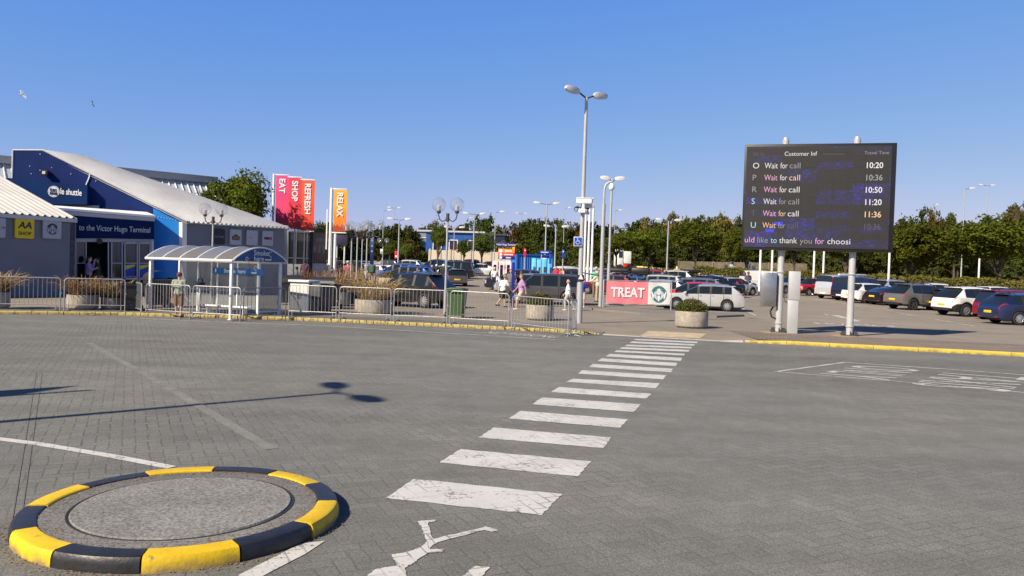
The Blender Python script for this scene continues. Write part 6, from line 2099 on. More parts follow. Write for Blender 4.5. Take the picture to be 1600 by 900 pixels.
for px, Y, pt, m, lab in [(878, 66, 391, m_bluesign, 'slim blue sign on a post right of the blue banks'), (818.5, 71, 389.5, m_rd, 'red topped slim sign post in front of the blue container')]:
    p = gnd(px, Y); h = atY(px, pt, Y).z - p.z
    e = empty('sign_post', p, 0, lab, 'sign')
    MB().cyl((0, 0, 0), (0, 0, h), .05).build('pole', m_polegrey, e)
    MB().box((0, -.07, h - .3), (.20, .05, .75), bev=.01).build('panel', m, e)
    MB().cyl((0, -.1, h - .1), (0, -.096, h - .1), .06, n=10).build('symbol', m_sign_w, e)
p = gnd(851, 66); e = empty('sign_post', p, 0, 'dark blue direction board on a post behind the sky blue banks', 'sign')
h = atY(851, 392, 66).z - p.z
for sx in (-.35, .35): MB().cyl((sx, 0, 0), (sx, 0, h), .04).build('post', m_polegrey, e)
MB().box((0, -.05, h - .12), (1.0, .05, .26), bev=.01).box((.40, -.05, h - .6), (.2, .05, .9), bev=.01).build('panel', m_bluesign, e)
MB().box((-.1, -.08, h - .12), (.6, .006, .07)).build('pale_line', m_sign_w, e)
# kiosk with brown print behind the banners, glazed shop front
PK = Plane(tuple(gnd(500, 56)), R(8))
a, c = PK.w(488, 395), PK.w(517, 395)
g = gz(a.x, 56)
e = empty('kiosk', ((a.x + c.x) / 2, (a.y + c.y) / 2, g), R(8), 'brown panelled kiosk with dark left edge under the orange banner', 'kiosk')
W = (c - a).length; H = PK.w(503, 363).z - g; zb = PK.w(503, 412).z - g
MB().box((0, 1.2, (H + zb) / 2), (W, 2.4, H - zb)).build('body', mat('brown_print_panel', (0.24, 0.18, 0.115), .6, var=.16, scale=1.2), e)
MB().box((0, 1.2, zb / 2), (W * .98, 2.3, zb)).build('plinth', m_steel, e)
MB().box((-W / 2 - .12, .6, H / 2), (.2, 1.6, H + .1)).build('dark_edge', m_black, e)
b = MB()
for i in range(4): b.box((-W * .36 + W * .24 * i, -.012, H * .69), (W * (.1 if i % 2 else .16), .02, H * .13))
b.box((W * .05, -.012, H * .86), (W * .8, .02, H * .06))
b.build('pale_print', mat('pale_print', (0.30, 0.27, 0.24), .6, var=.3, scale=4), e)
b = MB(); rnd = random.Random(3)
for i in range(7): b.prism([(-W * .42 + W * .12 * i, zb + .05), (-W * .42 + W * .12 * i + W * .09, zb + .05), (-W * .42 + W * .12 * i + W * .07, zb + rnd.uniform(.4, 1.0)), (-W * .42 + W * .12 * i + W * .045, zb + rnd.uniform(.6, 1.3))], .012, Matrix.Translation((0, -.014, 0)))
b.build('skyline_print', mat('dark_red_print', (0.17, 0.085, 0.06), .6, var=.2), e)
MB().box((0, 1.2, H + .05), (W + .2, 2.6, .12)).build('roof', m_dark, e)
# glazed screen under the banners
PG2 = Plane(tuple(gnd(465, 58)), R(8)); a, c = PG2.w(449, 400), PG2.w(487, 400); g = gz(a.x, 58)
e = empty('glass_screen', ((a.x + c.x) / 2, (a.y + c.y) / 2, g), R(8), 'dark glazed shop front under the red banners', 'shop front')
W = (c - a).length; H = PG2.w(468, 362).z - g
MB().box((0, .3, H / 2), (W, .06, H)).build('glass', m_dglass, e)
b = MB()
for i in range(4): b.box((-W / 2 + W * i / 3, .25, H / 2), (.08, .1, H))
b.box((0, .25, H), (W, .12, .1)); b.box((0, .25, .5), (W, .1, .08)); b.box((0, .25, H * .5), (W, .1, .06))
b.build('frame', m_steel_d, e)
MB().box((0, .1, .75), (W, .12, 1.5)).build('low_panel', m_steel, e)
# dark canopy / screen on legs right of the yellow banner
p = gnd(531, 60); e = empty('display_stand', p, R(5), 'dark display board on white legs behind the yellow banner', 'display board')
k = 60 / F_PX; zt_, zb = atY(531, 367, 60).z - p.z, atY(531, 383, 60).z - p.z
MB().box((0, 0, (zt_ + zb) / 2), (19 * k, .2, zt_ - zb), bev=.02).build('board', mat('dark_violet_board', (0.045, .045, .075), .4, var=.3), e)
for sx in (-.36, .33): MB().cyl((sx * 19 * k * .9, .05, 0), (sx * 19 * k * .9, .05, zb), .06).build('leg', m_whitemetal, e)
MB().box((-.1, -.4, zb * .38), (13 * k, .8, .12)).build('yellow_shelf', mat('yellow_shelf', srgb(220, 190, 60), .5), e)
# olive fabric screen/bins behind the group
p = gnd(541, 57); e = empty('waste_enclosure', p, R(5), 'brown timber bin enclosure behind the standing group', 'enclosure')
k = 57 / F_PX
b = MB()
for i in range(10): b.box((-1.0 + .22 * i, 0, .8), (.2, .04, 1.6))
for i in range(6): b.box((1.1, .1 + .22 * i, .8), (.04, .2, 1.6)); b.box((-1.1, .1 + .22 * i, .8), (.04, .2, 1.6))
b.build('board', mat('olive_brown_board', (0.16, 0.13, 0.085), .9, var=.2), e)
MB().box((0, .0, 1.63), (2.3, .1, .06)).build('cap_rail', mat('olive_brown_cap', (0.2, 0.16, 0.1), .9), e)
# white vertical banner poles behind the yellow banner
# white lorry beyond the car park
p = gnd(966, 98)
e = empty('lorry', p, R(5), 'small white lorry with red lower body beyond the yellow barrier blocks', 'lorry')
k = 98 / F_PX
MB().box((0, 0, 1.7), (10 * k, 2.2, 2.2), bev=.15).build('cab', m_whp, e)
MB().box((11 * k, 0, 1.75), (11 * k, 2.3, 1.5), bev=.05).build('box_body', m_whp, e)
MB().box((9 * k, 0, .75), (16 * k, 2.1, .4), bev=.05).build('chassis', m_redp, e)
MB().box((0, -1.11, 2.1), (6 * k, .03, .8)).build('window', m_dglass, e)
MB().box((-1 * k, 0, 3.0), (4 * k, 1.4, .35), bev=.08).build('roof_deflector', m_whp, e)
for x in (-1 * k, 14 * k):
    for s in (-1, 1): MB().cyl((x, s * .85, .45), (x, s * 1.1, .45), .45, n=16).build('wheel', m_black, e)
# ------------------------------------------------------------------ cars
m_tyre = mat('tyre_rubber', (0.016, 0.016, 0.017), .8, var=.2)
m_rim = mat('alloy_rim', (0.55, 0.56, 0.57), .32, metal=.75, var=.05)
m_rimk = mat('dark_alloy_rim', (0.09, 0.09, 0.095), .35, metal=.6, var=.05)
m_cglass = mat('car_glass', (0.012, 0.016, 0.018), .03, var=0, spec=.75)
m_seam = mat('door_gap', (0.006, 0.006, 0.006), .9, var=0)
m_trimk = mat('black_car_trim', (0.02, 0.02, 0.021), .55, var=.15)
m_headl = mat('headlamp', (0.55, 0.57, 0.6), .08, metal=.3, var=.15, scale=20)
m_taill = mat('tail_lamp', srgb(170, 14, 22), .12, var=.25, scale=18)
m_plate_y = mat('yellow_number_plate', srgb(232, 190, 30), .4, var=0)
m_plate_w = mat('white_number_plate', (.7, .7, .68), .4, var=0)
m_chrome = mat('chrome_trim', (0.65, 0.66, 0.68), .15, metal=.9, var=0)
def paint(name, c, metal=.35):
    return mat('paint_' + name, c, .28, metal=metal, var=.05, scale=2, coat=.8, spec=.5)
P_BLACK = paint('black', (0.012, 0.012, 0.014), .1)
P_DGREY = paint('dark_grey', (0.10, 0.103, 0.108), .45)
P_GREY = paint('grey', (0.30, 0.305, 0.31), .5)
P_SILVER = paint('silver', (0.62, 0.63, 0.64), .45)
P_WHITE = paint('white', (0.80, 0.80, 0.79), 0)
P_RED = paint('red', srgb(188, 18, 30), .1)
P_DRED = paint('dark_red', srgb(128, 14, 30), .2)
P_NAVY = paint('navy', (0.013, 0.025, 0.085), .3)
P_BLUE = paint('blue', (0.012, 0.06, 0.32), .4)
P_BLUE2 = paint('bright_blue', (0.02, 0.13, 0.50), .3)
P_BROWN = paint('bronze_grey', (0.21, 0.195, 0.17), .45)
P_SILBL = paint('blue_silver', (0.34, 0.39, 0.48), .45)
P_CREAM = paint('off_white', (0.66, 0.65, 0.62), 0)
P_DNAVY = paint('dark_navy', (0.010, 0.014, 0.035), .2)

_wheel = {}
def wheel_meshes(dark, style):
    key = (dark, style)
    if key in _wheel: return _wheel[key]
    b = MB().lathe([(.62, -.085), (.70, -.10), (.9, -.11), (.985, -.085), (1.0, -.05), (1.0, .05), (.985, .085), (.9, .11), (.70, .10), (.62, .085)], n=28, axis='Y', cap=False)
    t = b.build('tyre', m_tyre, None, smooth=50); tm = t.data; bpy.data.objects.remove(t)
    b = MB().lathe([(.64, .0), (.66, -.075), (.70, -.095), (.68, -.085), (.60, -.065), (.60, .06)], n=28, axis='Y', cap=False)
    b.cyl((0, -.085, 0), (0, -.02, 0), .13, n=12)
    ns = style
    for k in range(ns):
        a = 2 * PI * k / ns
        d = Vector((math.cos(a), 0, math.sin(a))); s = Vector((-math.sin(a), 0, math.cos(a)))
        w0, w1 = .07 if ns > 6 else .10, .075 if ns > 6 else .13
        vs = [d * .1 - s * w0 + Vector((0, -.088, 0)), d * .1 + s * w0 + Vector((0, -.088, 0)), d * .64 + s * w1 + Vector((0, -.075, 0)), d * .64 - s * w1 + Vector((0, -.075, 0))]
        vs += [v + Vector((0, .05, 0)) for v in vs]
        b.add(vs, [(0, 1, 2, 3), (0, 4, 5, 1), (1, 5, 6, 2), (2, 6, 7, 3), (3, 7, 4, 0)])
    r = b.build('rim', m_rimk if dark else m_rim, None, smooth=30); rm = r.data; bpy.data.objects.remove(r)
    b = MB().lathe([(0, .02), (.62, .02)], n=20, axis='Y', cap=False)
    d_ = b.build('brake_back', m_black, None); dm = d_.data; bpy.data.objects.remove(d_)
    _wheel[key] = (tm, rm, dm)
    return _wheel[key]

# top line: (fraction of length from the rear, height as fraction of H); belt line the same way
KIND = {
 'suv':    dict(L=4.60, W=1.88, H=1.68, r=.36, ax=(.185, .80), clear=.30, belt=(.655, .60, .585), hood=.615, nose=.55, cowl=.725, rf=.54, rr=.165, tail=.035, tailz=.60, rails=True, pil=(.33, .52)),
 'lux':    dict(L=5.00, W=2.00, H=1.83, r=.41, ax=(.19, .795), clear=.32, belt=(.60, .595, .60), hood=.635, nose=.60, cowl=.735, rf=.60, rr=.07, tail=.02, tailz=.60, rails=False, pil=(.30, .50)),
 'hatch':  dict(L=4.15, W=1.77, H=1.47, r=.315, ax=(.185, .815), clear=.20, belt=(.66, .625, .60), hood=.64, nose=.50, cowl=.755, rf=.56, rr=.15, tail=.03, tailz=.62, rails=False, pil=(.36, .54)),
 'estate': dict(L=4.65, W=1.81, H=1.48, r=.32, ax=(.205, .80), clear=.19, belt=(.67, .64, .61), hood=.635, nose=.50, cowl=.745, rf=.54, rr=.14, tail=.02, tailz=.62, rails=True, pil=(.25, .40, .545)),
 'saloon': dict(L=4.65, W=1.82, H=1.43, r=.325, ax=(.20, .81), clear=.18, belt=(.66, .635, .61), hood=.645, nose=.50, cowl=.735, rf=.56, rr=.32, tail=.12, tailz=.70, rails=False, pil=(.37, .54)),
 'coupe':  dict(L=4.95, W=1.90, H=1.41, r=.345, ax=(.20, .81), clear=.17, belt=(.67, .635, .61), hood=.63, nose=.48, cowl=.735, rf=.55, rr=.28, tail=.06, tailz=.70, rails=False, pil=(.36, .54)),
 'mpv':    dict(L=4.75, W=1.88, H=1.76, r=.34, ax=(.19, .80), clear=.20, belt=(.58, .56, .55), hood=.60, nose=.47, cowl=.80, rf=.61, rr=.065, tail=.02, tailz=.56, rails=True, pil=(.27, .43, .60)),
 'van':    dict(L=4.90, W=1.92, H=1.97, r=.34, ax=(.19, .80), clear=.22, belt=(.57, .56, .55), hood=.585, nose=.45, cowl=.835, rf=.70, rr=.035, tail=.012, tailz=.56, rails=False, pil=(.33, .53, .70)),
}
def smooth_lerp(pts, x):
    for (a, b), (c, d) in zip(pts, pts[1:]):
        if x <= c: return b + (d - b) * (x - a) / max(1e-9, c - a)
    return pts[-1][1]
CARS = []
def car(kind, p, heading, m, label, sc=1.0, rim_dark=False, spokes=10, roof=None, cladding=None, rails=None, blind_sides=False, L=None, H=None, lights=True, rear_plate='y', extra=None, name='parked_car', cat='car', tail_high=False):
    K = dict(KIND[kind])
    if L: K['L'] = L
    if H: K['H'] = H
    Lc, W, Hc, r = K['L'], K['W'], K['H'], K['r']
    xr = -Lc / 2
    X = lambda f: xr + f * Lc
    top = [(0, K['tailz'] * .80), (K['tail'] * .5, K['tailz'] * .93), (K['tail'], K['tailz'])]
    if kind in ('saloon',):
        top = [(0, .58), (.015, .66), (K['tail'], .70)]
    top += [(K['rr'], .955), (K['rr'] + .05, .98), ((K['rr'] + K['rf']) / 2 + .03, 1.0), (K['rf'], .975), (K['cowl'], K['hood'] + .015), (K['cowl'] + (1 - K['cowl']) * .55, K['hood'] * .965), (.965, K['nose'] + .06), (.99, K['nose']), (1.0, K['nose'] * .84)]
    if kind == 'coupe':
        top = [(0, .56), (.02, .66), (.06, .70), (.18, .86), (.30, .955), (.42, 1.0), (.56, .975), (.735, .645), (.88, .61), (.965, .53), (.99, .48), (1, .40)]
    bl = K['belt']
    belt = [(0, min(top[0][1], bl[0]) - .01), (K['tail'], bl[0] - .005), (.5, bl[1]), (K['cowl'], bl[2]), (.97, K['nose'] * .97), (1, K['nose'] * .80)]
    wheels = [X(K['ax'][0]), X(K['ax'][1])]
    R_ = r * 1.13
    st = set(round(f, 4) for f, _ in top) | set(round(f, 4) for f, _ in belt)
    st |= {.012, .05, .085}
    if kind in ('van', 'mpv'): st |= {.02}
    for wx in wheels:
        for a in (0, 12, 28, 50, 72, 90, 108, 130, 152, 168, 180):
            st.add(round((wx + R_ * math.cos(R(a)) - xr) / Lc, 4))
        st.add(round((wx + R_ * 1.003 - xr) / Lc, 4)); st.add(round((wx - R_ * 1.003 - xr) / Lc, 4))
    pw = .014
    pil = K['pil']
    wr0 = K['rr'] + (.015 if kind not in ('saloon', 'coupe') else -.06)      # rear end of side glass
    wf1 = K['rf'] + (K['cowl'] - K['rf']) * .72
    marks = [wr0, wf1]
    for q in pil: marks += [q - pw, q + pw, q - .0025, q + .0025]
    st |= set(round(q, 4) for q in marks)
    st = sorted(q for q in st if 0 <= q <= 1)
    out = [st[0]]
    for q in st[1:]:
        if q - out[-1] > .0015: out.append(q)
    st = out
    rows = []
    for f in st:
        x = X(f)
        zt, zb = smooth_lerp(top, f) * Hc, smooth_lerp(belt, f) * Hc
        zb = min(zb, zt - .01)
        hw = W / 2 * (1 - .16 * max(0, (.10 - f) / .10) ** 2 - .22 * max(0, (f - .86) / .14) ** 2.2)
        zs = K['clear'] * .82
        if f < .04: zs = K['clear'] + (.04 - f) * 2.5
        if f > .96: zs = K['clear'] * .9 + (f - .96) * 1.5
        arch = False
        for wx in wheels:
            d = abs(x - wx)
            if d < R_:
                zs = max(zs, r + math.sqrt(max(0, R_ ** 2 - d ** 2)) * (1 if True else 1)); arch = True
        z1 = max(zs + .05, K['clear'] + .08)
        z2 = max(z1 + .03, zb * .66)
        h = zt - zb
        tum = .37 if kind not in ('van',) else .13
        ysh = hw * .955
        y5 = ysh - h * .80 * tum - min(.02, h)
        y6 = max(.1, y5 - .06 - .10 * min(1, h / .3))
        narrow = .0
        if K['rf'] < f <= 1: pass
        rows.append((x, f, [(hw * (.90 if not arch else .985), zs), (hw * .985, z1), (hw, z2), (hw * .985, zb - .02 if zb - .02 > z2 else z2 + .004), (ysh, max(zb, z2 + .008)), (y5, zb + h * .84), (y6, zb + h * .965), (0, zt)], arch))
    NP = 8
    body, glassw, glassr, glassl, glassrr = MB(), MB(), MB(), MB(), MB()
    lights_ = {k: MB() for k in ('hl', 'hr', 'tl', 'tr')}
    vsL = []
    for (x, f, pts, a) in rows:
        vsL.append([(x, y, z) for y, z in pts] + [(x, -y, z) for y, z in pts])
    allv = [v for row in vsL for v in row]
    groups = {}
    def put(key, face, mi=0): groups.setdefault(key, []).append((face, mi))
    n = len(rows)
    for i in range(n - 1):
        f0, f1 = rows[i][1], rows[i + 1][1]
        fm = (f0 + f1) / 2
        for side in (0, 1):
            o = 8 * side
            for k in range(7):
                a, b_ = i * 16 + o + k, i * 16 + o + k + 1
                c, d = (i + 1) * 16 + o + k + 1, (i + 1) * 16 + o + k
                face = (a, d, c, b_) if side == 0 else (a, b_, c, d)
                key, mi = 'body', 0
                if k == 4:
                    if wr0 <= fm <= wf1 and not any(abs(fm - q) < pw for q in pil) and not (blind_sides and fm < blind_sides): key = 'wl' if side == 0 else 'wr'
                    elif wr0 <= fm <= wf1 and any(abs(fm - q) < pw for q in pil): mi = 2
                    elif kind in ('coupe',) and fm < wr0: pass
                if k in (5, 6):
                    if K['rf'] + .012 < fm < K['cowl'] - .004: key = 'front'
                    elif K['tail'] + .004 < fm < K['rr'] - .002 and (k == 6 or True): key = 'rear'
                if k in (1, 2, 3) and any(abs(fm - q) < .003 for q in pil): mi = 1
                if k == 0: mi = 2
                if cladding and k == 1: mi = 2
                if lights:
                    if k in (2, 3) and f0 >= .905 and f1 <= .985 and k == 3: key = 'hl' if side == 0 else 'hr'
                    if k == 2 and f0 >= .955 and f1 <= .992: key = 'hl' if side == 0 else 'hr'
                    if tail_high:
                        if k in (3, 4) and f1 <= wr0 + .001 and fm < .055: key = 'tl' if side == 0 else 'tr'
                    elif k == 3 and f1 <= .0855: key = 'tl' if side == 0 else 'tr'
                put(key, face, mi)
    # end caps
    for i, rev in ((0, False), (n - 1, True)):
        A = [i * 16 + k for k in range(8)] + [i * 16 + 8 + k for k in reversed(range(7))]
        # strips rather than one n-gon
        for k in range(7):
            q = (i * 16 + k, i * 16 + k + 1, i * 16 + 8 + k + 1, i * 16 + 8 + k) if k < 6 else (i * 16 + 6, i * 16 + 7, i * 16 + 14)
            put('body', tuple(reversed(q)) if rev else q, 2 if k == 0 else 0)
    e = empty(name, p, heading, label, cat, 'cars parked in the car park', sc=sc)
    def emit(key, nm, mats):
        if key not in groups: return None
        used = sorted({v for f, _ in groups[key] for v in f}); mp = {v: i for i, v in enumerate(used)}
        b = MB(); b.v = [allv[v] for v in used]; b.f = [tuple(mp[v] for v in f) for f, _ in groups[key]]; b.mi = [mi for _, mi in groups[key]]
        return b.build(nm, mats, e, smooth=32)
    emit('body', 'body', [m, m_seam, m_trimk])
    for k_, nm in (('front', 'windscreen'), ('rear', 'rear_window'), ('wl', 'side_window'), ('wr', 'side_window')): emit(k_, nm, m_cglass)
    if lights:
        for k_ in ('hl', 'hr'): emit(k_, 'headlight', m_headl)
        for k_ in ('tl', 'tr'): emit(k_, 'tail_light', m_taill)
    # underside
    MB().box((0, 0, K['clear'] + .18), (Lc * .86, W * .66, .36)).box((0, 0, K['clear'] + .02), (Lc * .45, W * .8, .08)).build('underbody', m_trimk, e)
    tm, rm, dm = wheel_meshes(rim_dark, spokes)
    for wx in wheels:
        for s in (-1, 1):
            w = link('wheel', tm, e); w.location = (wx, s * (W / 2 - .115), r); w.scale = (r, 1.0, r); w.rotation_euler = (0, random.Random(len(CARS) * 7 + s).uniform(0, 3), PI if s > 0 else 0)
            for mm, nm in ((rm, 'rim'), (dm, 'brake_disc')):
                q = link(nm, mm, w)
    # mirrors, handles, plates, trim
    zb = smooth_lerp(belt, K['cowl'] - .05) * Hc
    for s in (-1, 1):
        MB().box((X(K['cowl'] - .045), s * (W / 2 + .07), zb + .07), (.13, .19, .13), bev=.035).build('mirror', m if m not in (P_SILVER,) else m, e)
    for s in (-1, 1):
        for q in pil[-2:] if len(pil) > 1 else pil:
            MB().box((X(q - .028), s * (W / 2 * .992 + .004), smooth_lerp(belt, q) * Hc - .10), (.16, .03, .028), bev=.008).build('door_handle', m_chrome if m in (P_WHITE, P_SILVER, P_NAVY) else m, e)
    rear = top[0][1] * Hc
    hp = .45 * rear + .55 * K['clear'] + .02
    zpl = (K['tailz'] * .80 * Hc) * .80 if kind not in ('van', 'mpv') else .52 * rear
    MB().box((X(0) - .012, 0, zpl), (.02, .52, .115), bev=.004).build('number_plate', m_plate_y if rear_plate == 'y' else m_plate_w, e)
    MB().box((X(1) + .008, 0, K['nose'] * .62 * Hc), (.02, .52, .11), bev=.004).build('number_plate', m_plate_w, e)
    MB().box((X(1) + .004, 0, K['nose'] * .74 * Hc), (.02, W * .5, .09), bev=.01).build('grille', m_trimk, e)
    for s in (-1, 1):                                       # reflectors low in the rear bumper
        MB().box((X(0.002) - .0, s * W * .33, K['clear'] + .16), (.04, .22, .045), bev=.005).build('reflector', m_taill, e)
    if cladding or kind in ('suv', 'lux'):
        MB().box((X(.006), 0, K['clear'] + .10), (.07, W * .62, .16), bev=.02).build('rear_bumper', m_trimk, e)
    if (K['rails'] if rails is None else rails):
        for s in (-1, 1):
            y = s * (W / 2 * .955 - (1 - .6) * Hc * .80 * .30 - .10)
            zz = [(K['rr'] + .03, .962), (K['rr'] + .06, 1.005), (K['rf'] - .06, 1.01), (K['rf'] - .02, .965)]
            MB().tube([(X(f), y, z * Hc) for f, z in zz], .018, 6).build('roof_rail', m_chrome if m in (P_SILVER, P_NAVY, P_DGREY) else m_trimk, e)
    if kind in ('suv', 'hatch', 'estate', 'mpv'):
        MB().box((X(K['rr'] - .012), 0, .957 * Hc), (.20, W * .60, .03), bev=.012).build('spoiler', m, e)
    if kind not in ('van',):
        MB().cyl((X(K['rr'] + .10), 0, Hc * .985), (X(K['rr'] + .05), 0, Hc * 1.035), .025, .008, 6).build('aerial', m_trimk, e)
    # wiper
    MB().box((X((K['tail'] + K['rr']) / 2 - .01) - .05, .1, (K['tailz'] + .12) * Hc), (.02, .42, .02)).build('rear_wiper', m_trimk, e) if kind in ('hatch', 'estate', 'suv', 'mpv') and False else None
    CARS.append(e)
    if roof == 'box':
        b = MB(); head_shape(b, (-1.1, 0, Hc + .12), 0, 2.3, 1.0, 0)
        o = b.build('roof_box', mat('grey_roof_box', (.40, .41, .43), .4), e); o.scale = (1, .85, 1.5); o.location = (0, 0, -Hc * .5 - .06 + .02)
    if roof == 'blackbox':
        MB().box((0, 0, Hc + .22), (2.2, .85, .34), bev=.14).build('roof_box', m_trimk, e)
    if roof in ('box', 'blackbox', 'bars'):
        for x in (-.55, .45): MB().box((x, 0, Hc + .03), (.06, W * .62, .05)).build('roof_bar', m_trimk, e)
    if roof == 'bag':
        MB().box((-.1, 0, Hc + .26), (1.5, 1.05, .50), bev=.16).box((-.1, 0, Hc + .28), (1.52, .06, .52)).build('roof_bag', m_black, e)
    if roof == 'awning':
        MB().box((.05, -W / 2 * .84, Hc + .02), (3.4, .14, .13), bev=.03).build('awning_box', m_whp, e)
    return e
def carpx(kind, px, py, heading, m, label, Y=None, dz=0, **kw):
    p = gnd(px, Y) if Y else gpt(px, py)
    e = car(kind, p, R(heading), m, label, **kw)
    # settle on the slope
    x, y = p.x, p.y
    sx = (gz(x + .5, y) - gz(x - .5, y)); sy = (gz(x, y + .5) - gz(x, y - .5)) if y - .5 > kerb_y(x) else 0
    d = Vector((math.cos(R(heading)), math.sin(R(heading))))
    e.rotation_euler = Euler((math.atan(-d.y * sx + d.x * sy), -math.atan(d.x * sx + d.y * sy), R(heading)), 'XYZ')
    return e
# right hand row, nearest first
carpx('estate', 1616, 506, 3, P_NAVY, 'navy blue estate with silver wheels at the right end of the row', Y=37.5, sc=1.0, spokes=10)
carpx('mpv', 1592, 0, 8, P_DRED, 'dark red people carrier between the navy estate and the white off roader', Y=42, sc=.93, tail_high=True)
carpx('suv', 1524, 0, 12, P_WHITE, 'white off roader with black lower trim beside the dark red people carrier', Y=45, sc=1.0, cladding=True, rails=False)
carpx('hatch', 1492, 0, 14, P_DNAVY, 'small black hatchback tucked behind the white off roader', Y=50, sc=.95)
carpx('suv', 1440, 0, 15, P_BROWN, 'bronze grey off roader with dark wheels right of the black car', Y=50.5, sc=1.0, rim_dark=True, spokes=5)
carpx('coupe', 1404, 0, 18, P_BLACK, 'low black car with long red lamps between the white hatchback and the grey off roader', Y=56, sc=.97)
carpx('hatch', 1360, 0, 20, P_WHITE, 'white hatchback behind the right pole of the screen', Y=58, sc=1.0, spokes=10)
carpx('van', 1342, 0, 28, P_DNAVY, 'navy panel van with black rear bumper next to the white hatchback', Y=61.5, sc=.95, tail_high=True, blind_sides=.5, rear_plate='w')
carpx('van', 1316, 0, 30, P_SILVER, 'silver camper van with a white awning box on its roof', Y=64.5, sc=1.0, tail_high=True, roof='awning', rear_plate='w')
carpx('suv', 1268, 0, 208, P_RED, 'bright red off roader with black lower trim facing left', Y=70, sc=.93, cladding=True)
carpx('saloon', 1235, 0, 205, P_SILBL, 'silver blue saloon facing left beside the white van', Y=74, sc=1.05)
carpx('van', 1196, 0, 2, P_CREAM, 'white panel van with a single side window left of the screen pole', Y=76, sc=1.0, tail_high=True, blind_sides=.52, rear_plate='w')
carpx('suv', 1472, 0, -12, P_WHITE, 'white pick up cab showing behind the roof of the grey off roader', Y=60, sc=.95)
carpx('estate', 1525, 0, 5, P_SILVER, 'car with a pale roof box half hidden beyond the hedge', Y=76, sc=1.0, roof='box')
# middle
carpx('estate', 1096, 487.5, 167, P_SILVER, 'silver estate with towing hook at the end of the front row', Y=42.5, sc=0.94, spokes=12)
carpx('hatch', 1079, 0, 167, P_RED, 'red car whose roof shows between the two silver estates', Y=44, sc=1.0)
carpx('estate', 1070, 0, 167, P_GREY, 'grey estate behind the red roof', Y=48.5, sc=1.08, H=1.5)
carpx('estate', 1018, 0, 161, P_CREAM, 'pale estate sloping down to the pink banner', Y=54, sc=1.05, H=1.58)
carpx('hatch', 1022, 0, 160, P_SILVER, 'silver hatchback just above the pink banner', Y=47.5, sc=1.0)
carpx('hatch', 985, 0, 162, P_BLUE2, 'bright blue hatchback above the pink banner', Y=58, sc=.95)
carpx('hatch', 948, 0, 162, P_DRED, 'dark red car left of the bright blue hatchback', Y=58, sc=1.0)
carpx('estate', 998, 0, 164, P_BLACK, 'black car carrying a big black roof bag', Y=66, sc=1.0, roof='bag')
carpx('estate', 962, 0, 165, P_DNAVY, 'dark car carrying a long flat black roof box', Y=68, sc=1.0, roof='blackbox')
carpx('suv', 1045, 0, 168, P_CREAM, 'white off roader with large windows behind the pale estate', Y=72, sc=1.0, H=1.85)
carpx('suv', 1118, 0, 20, P_DNAVY, 'dark blue off roader behind the grey estate', Y=60, sc=.97)
carpx('estate', 1077, 0, 15, P_BLACK, 'black car with roof box behind the white off roader', Y=78, sc=.95, roof='blackbox')
carpx('hatch', 1146, 0, 30, P_SILVER, 'silver hatchback with a rack of bicycles at its back', Y=65, sc=1.0)
# beside the walking men
rr_ = carpx('lux', 846, 0, 177, P_DGREY, 'large dark grey off roader with open tailgate behind the walking men', Y=43.5, sc=0.92, spokes=10)
Kx = -KIND['lux']['L'] / 2
MB().box((Kx - .42, 0, 1.86), (1.0, 1.5, .07), bev=.03, M=Matrix.Rotation(R(-8), 4, 'Y')).build('open_tailgate', P_DGREY, rr_)
carpx('estate', 806, 0, 170, P_DNAVY, 'dark navy estate behind the direction sign', Y=60, sc=1.0, H=1.6)
carpx('hatch', 822, 0, 168, P_SILBL, 'blue silver car between the navy estate and the grey off roader', Y=53, sc=1.0)
carpx('hatch', 898, 0, 165, P_DRED, 'dark red car right of the people in bright tops', Y=78, sc=1.0)
carpx('estate', 884, 0, 175, P_BLACK, 'black estate with a pale grey roof box behind the yellow top', Y=74, sc=1.0, roof='box')
carpx('estate', 922, 0, 172, P_DRED, 'dark car with a pale roof box behind the flag poles', Y=72, sc=1.0, roof='box')
# left
carpx('suv', 640, 0, 152, P_BLACK, 'large black off roader with silver wheels behind the steel barriers', Y=36, sc=.93, spokes=10)
carpx('hatch', 712.5, 0, 97, P_DGREY, 'dark grey hatchback seen from behind driving away', Y=66, sc=.97)
carpx('saloon', 748, 0, 178, P_WHITE, 'white saloon facing left on the red surfacing', Y=92, sc=.98)
carpx('suv', 728, 0, 175, P_DRED, 'dark red off roader behind the white saloon', Y=99, sc=1.0)
carpx('hatch', 762, 0, 176, P_RED, 'dull red car roof behind the cabin of the white saloon', Y=103, sc=1.0)
carpx('estate', 633, 0, 168, P_BLUE, 'shiny blue car nearest of the two blue ones', Y=62, sc=1.05)
carpx('estate', 622, 0, 168, P_BLUE2, 'lighter blue car behind the shiny blue one', Y=68, sc=1.05, H=1.6)
carpx('suv', 632, 0, 172, P_WHITE, 'white off roader roof left of the dark green bin', Y=86, sc=1.0)
carpx('hatch', 602, 0, 165, P_DNAVY, 'dark blue car behind the globe lamp posts', Y=92, sc=1.0)
carpx('hatch', 591, 0, 20, P_SILVER, 'silver hatchback with red tail lamps behind the navy hanging sign', Y=76, sc=1.0)
carpx('estate', 570, 0, 15, P_GREY, 'grey car behind the row of globe lamp posts', Y=84, sc=1.0)
carpx('suv', 676, 0, 172, P_BLUE, 'deep blue off roader behind the motorbikes', Y=92, sc=1.0)
carpx('mpv', 706, 0, 172, P_BLACK, 'black people carrier behind the globe lamp post', Y=82, sc=1.0)
carpx('hatch', 718, 0, 5, P_DNAVY, 'dark car roof between the black people carrier and the red off roader', Y=104, sc=1.0)
carpx('hatch', 640, 0, 172, P_BLACK, 'black car roof in front of the white off roader, left of the dark green bin', Y=78, sc=.95)
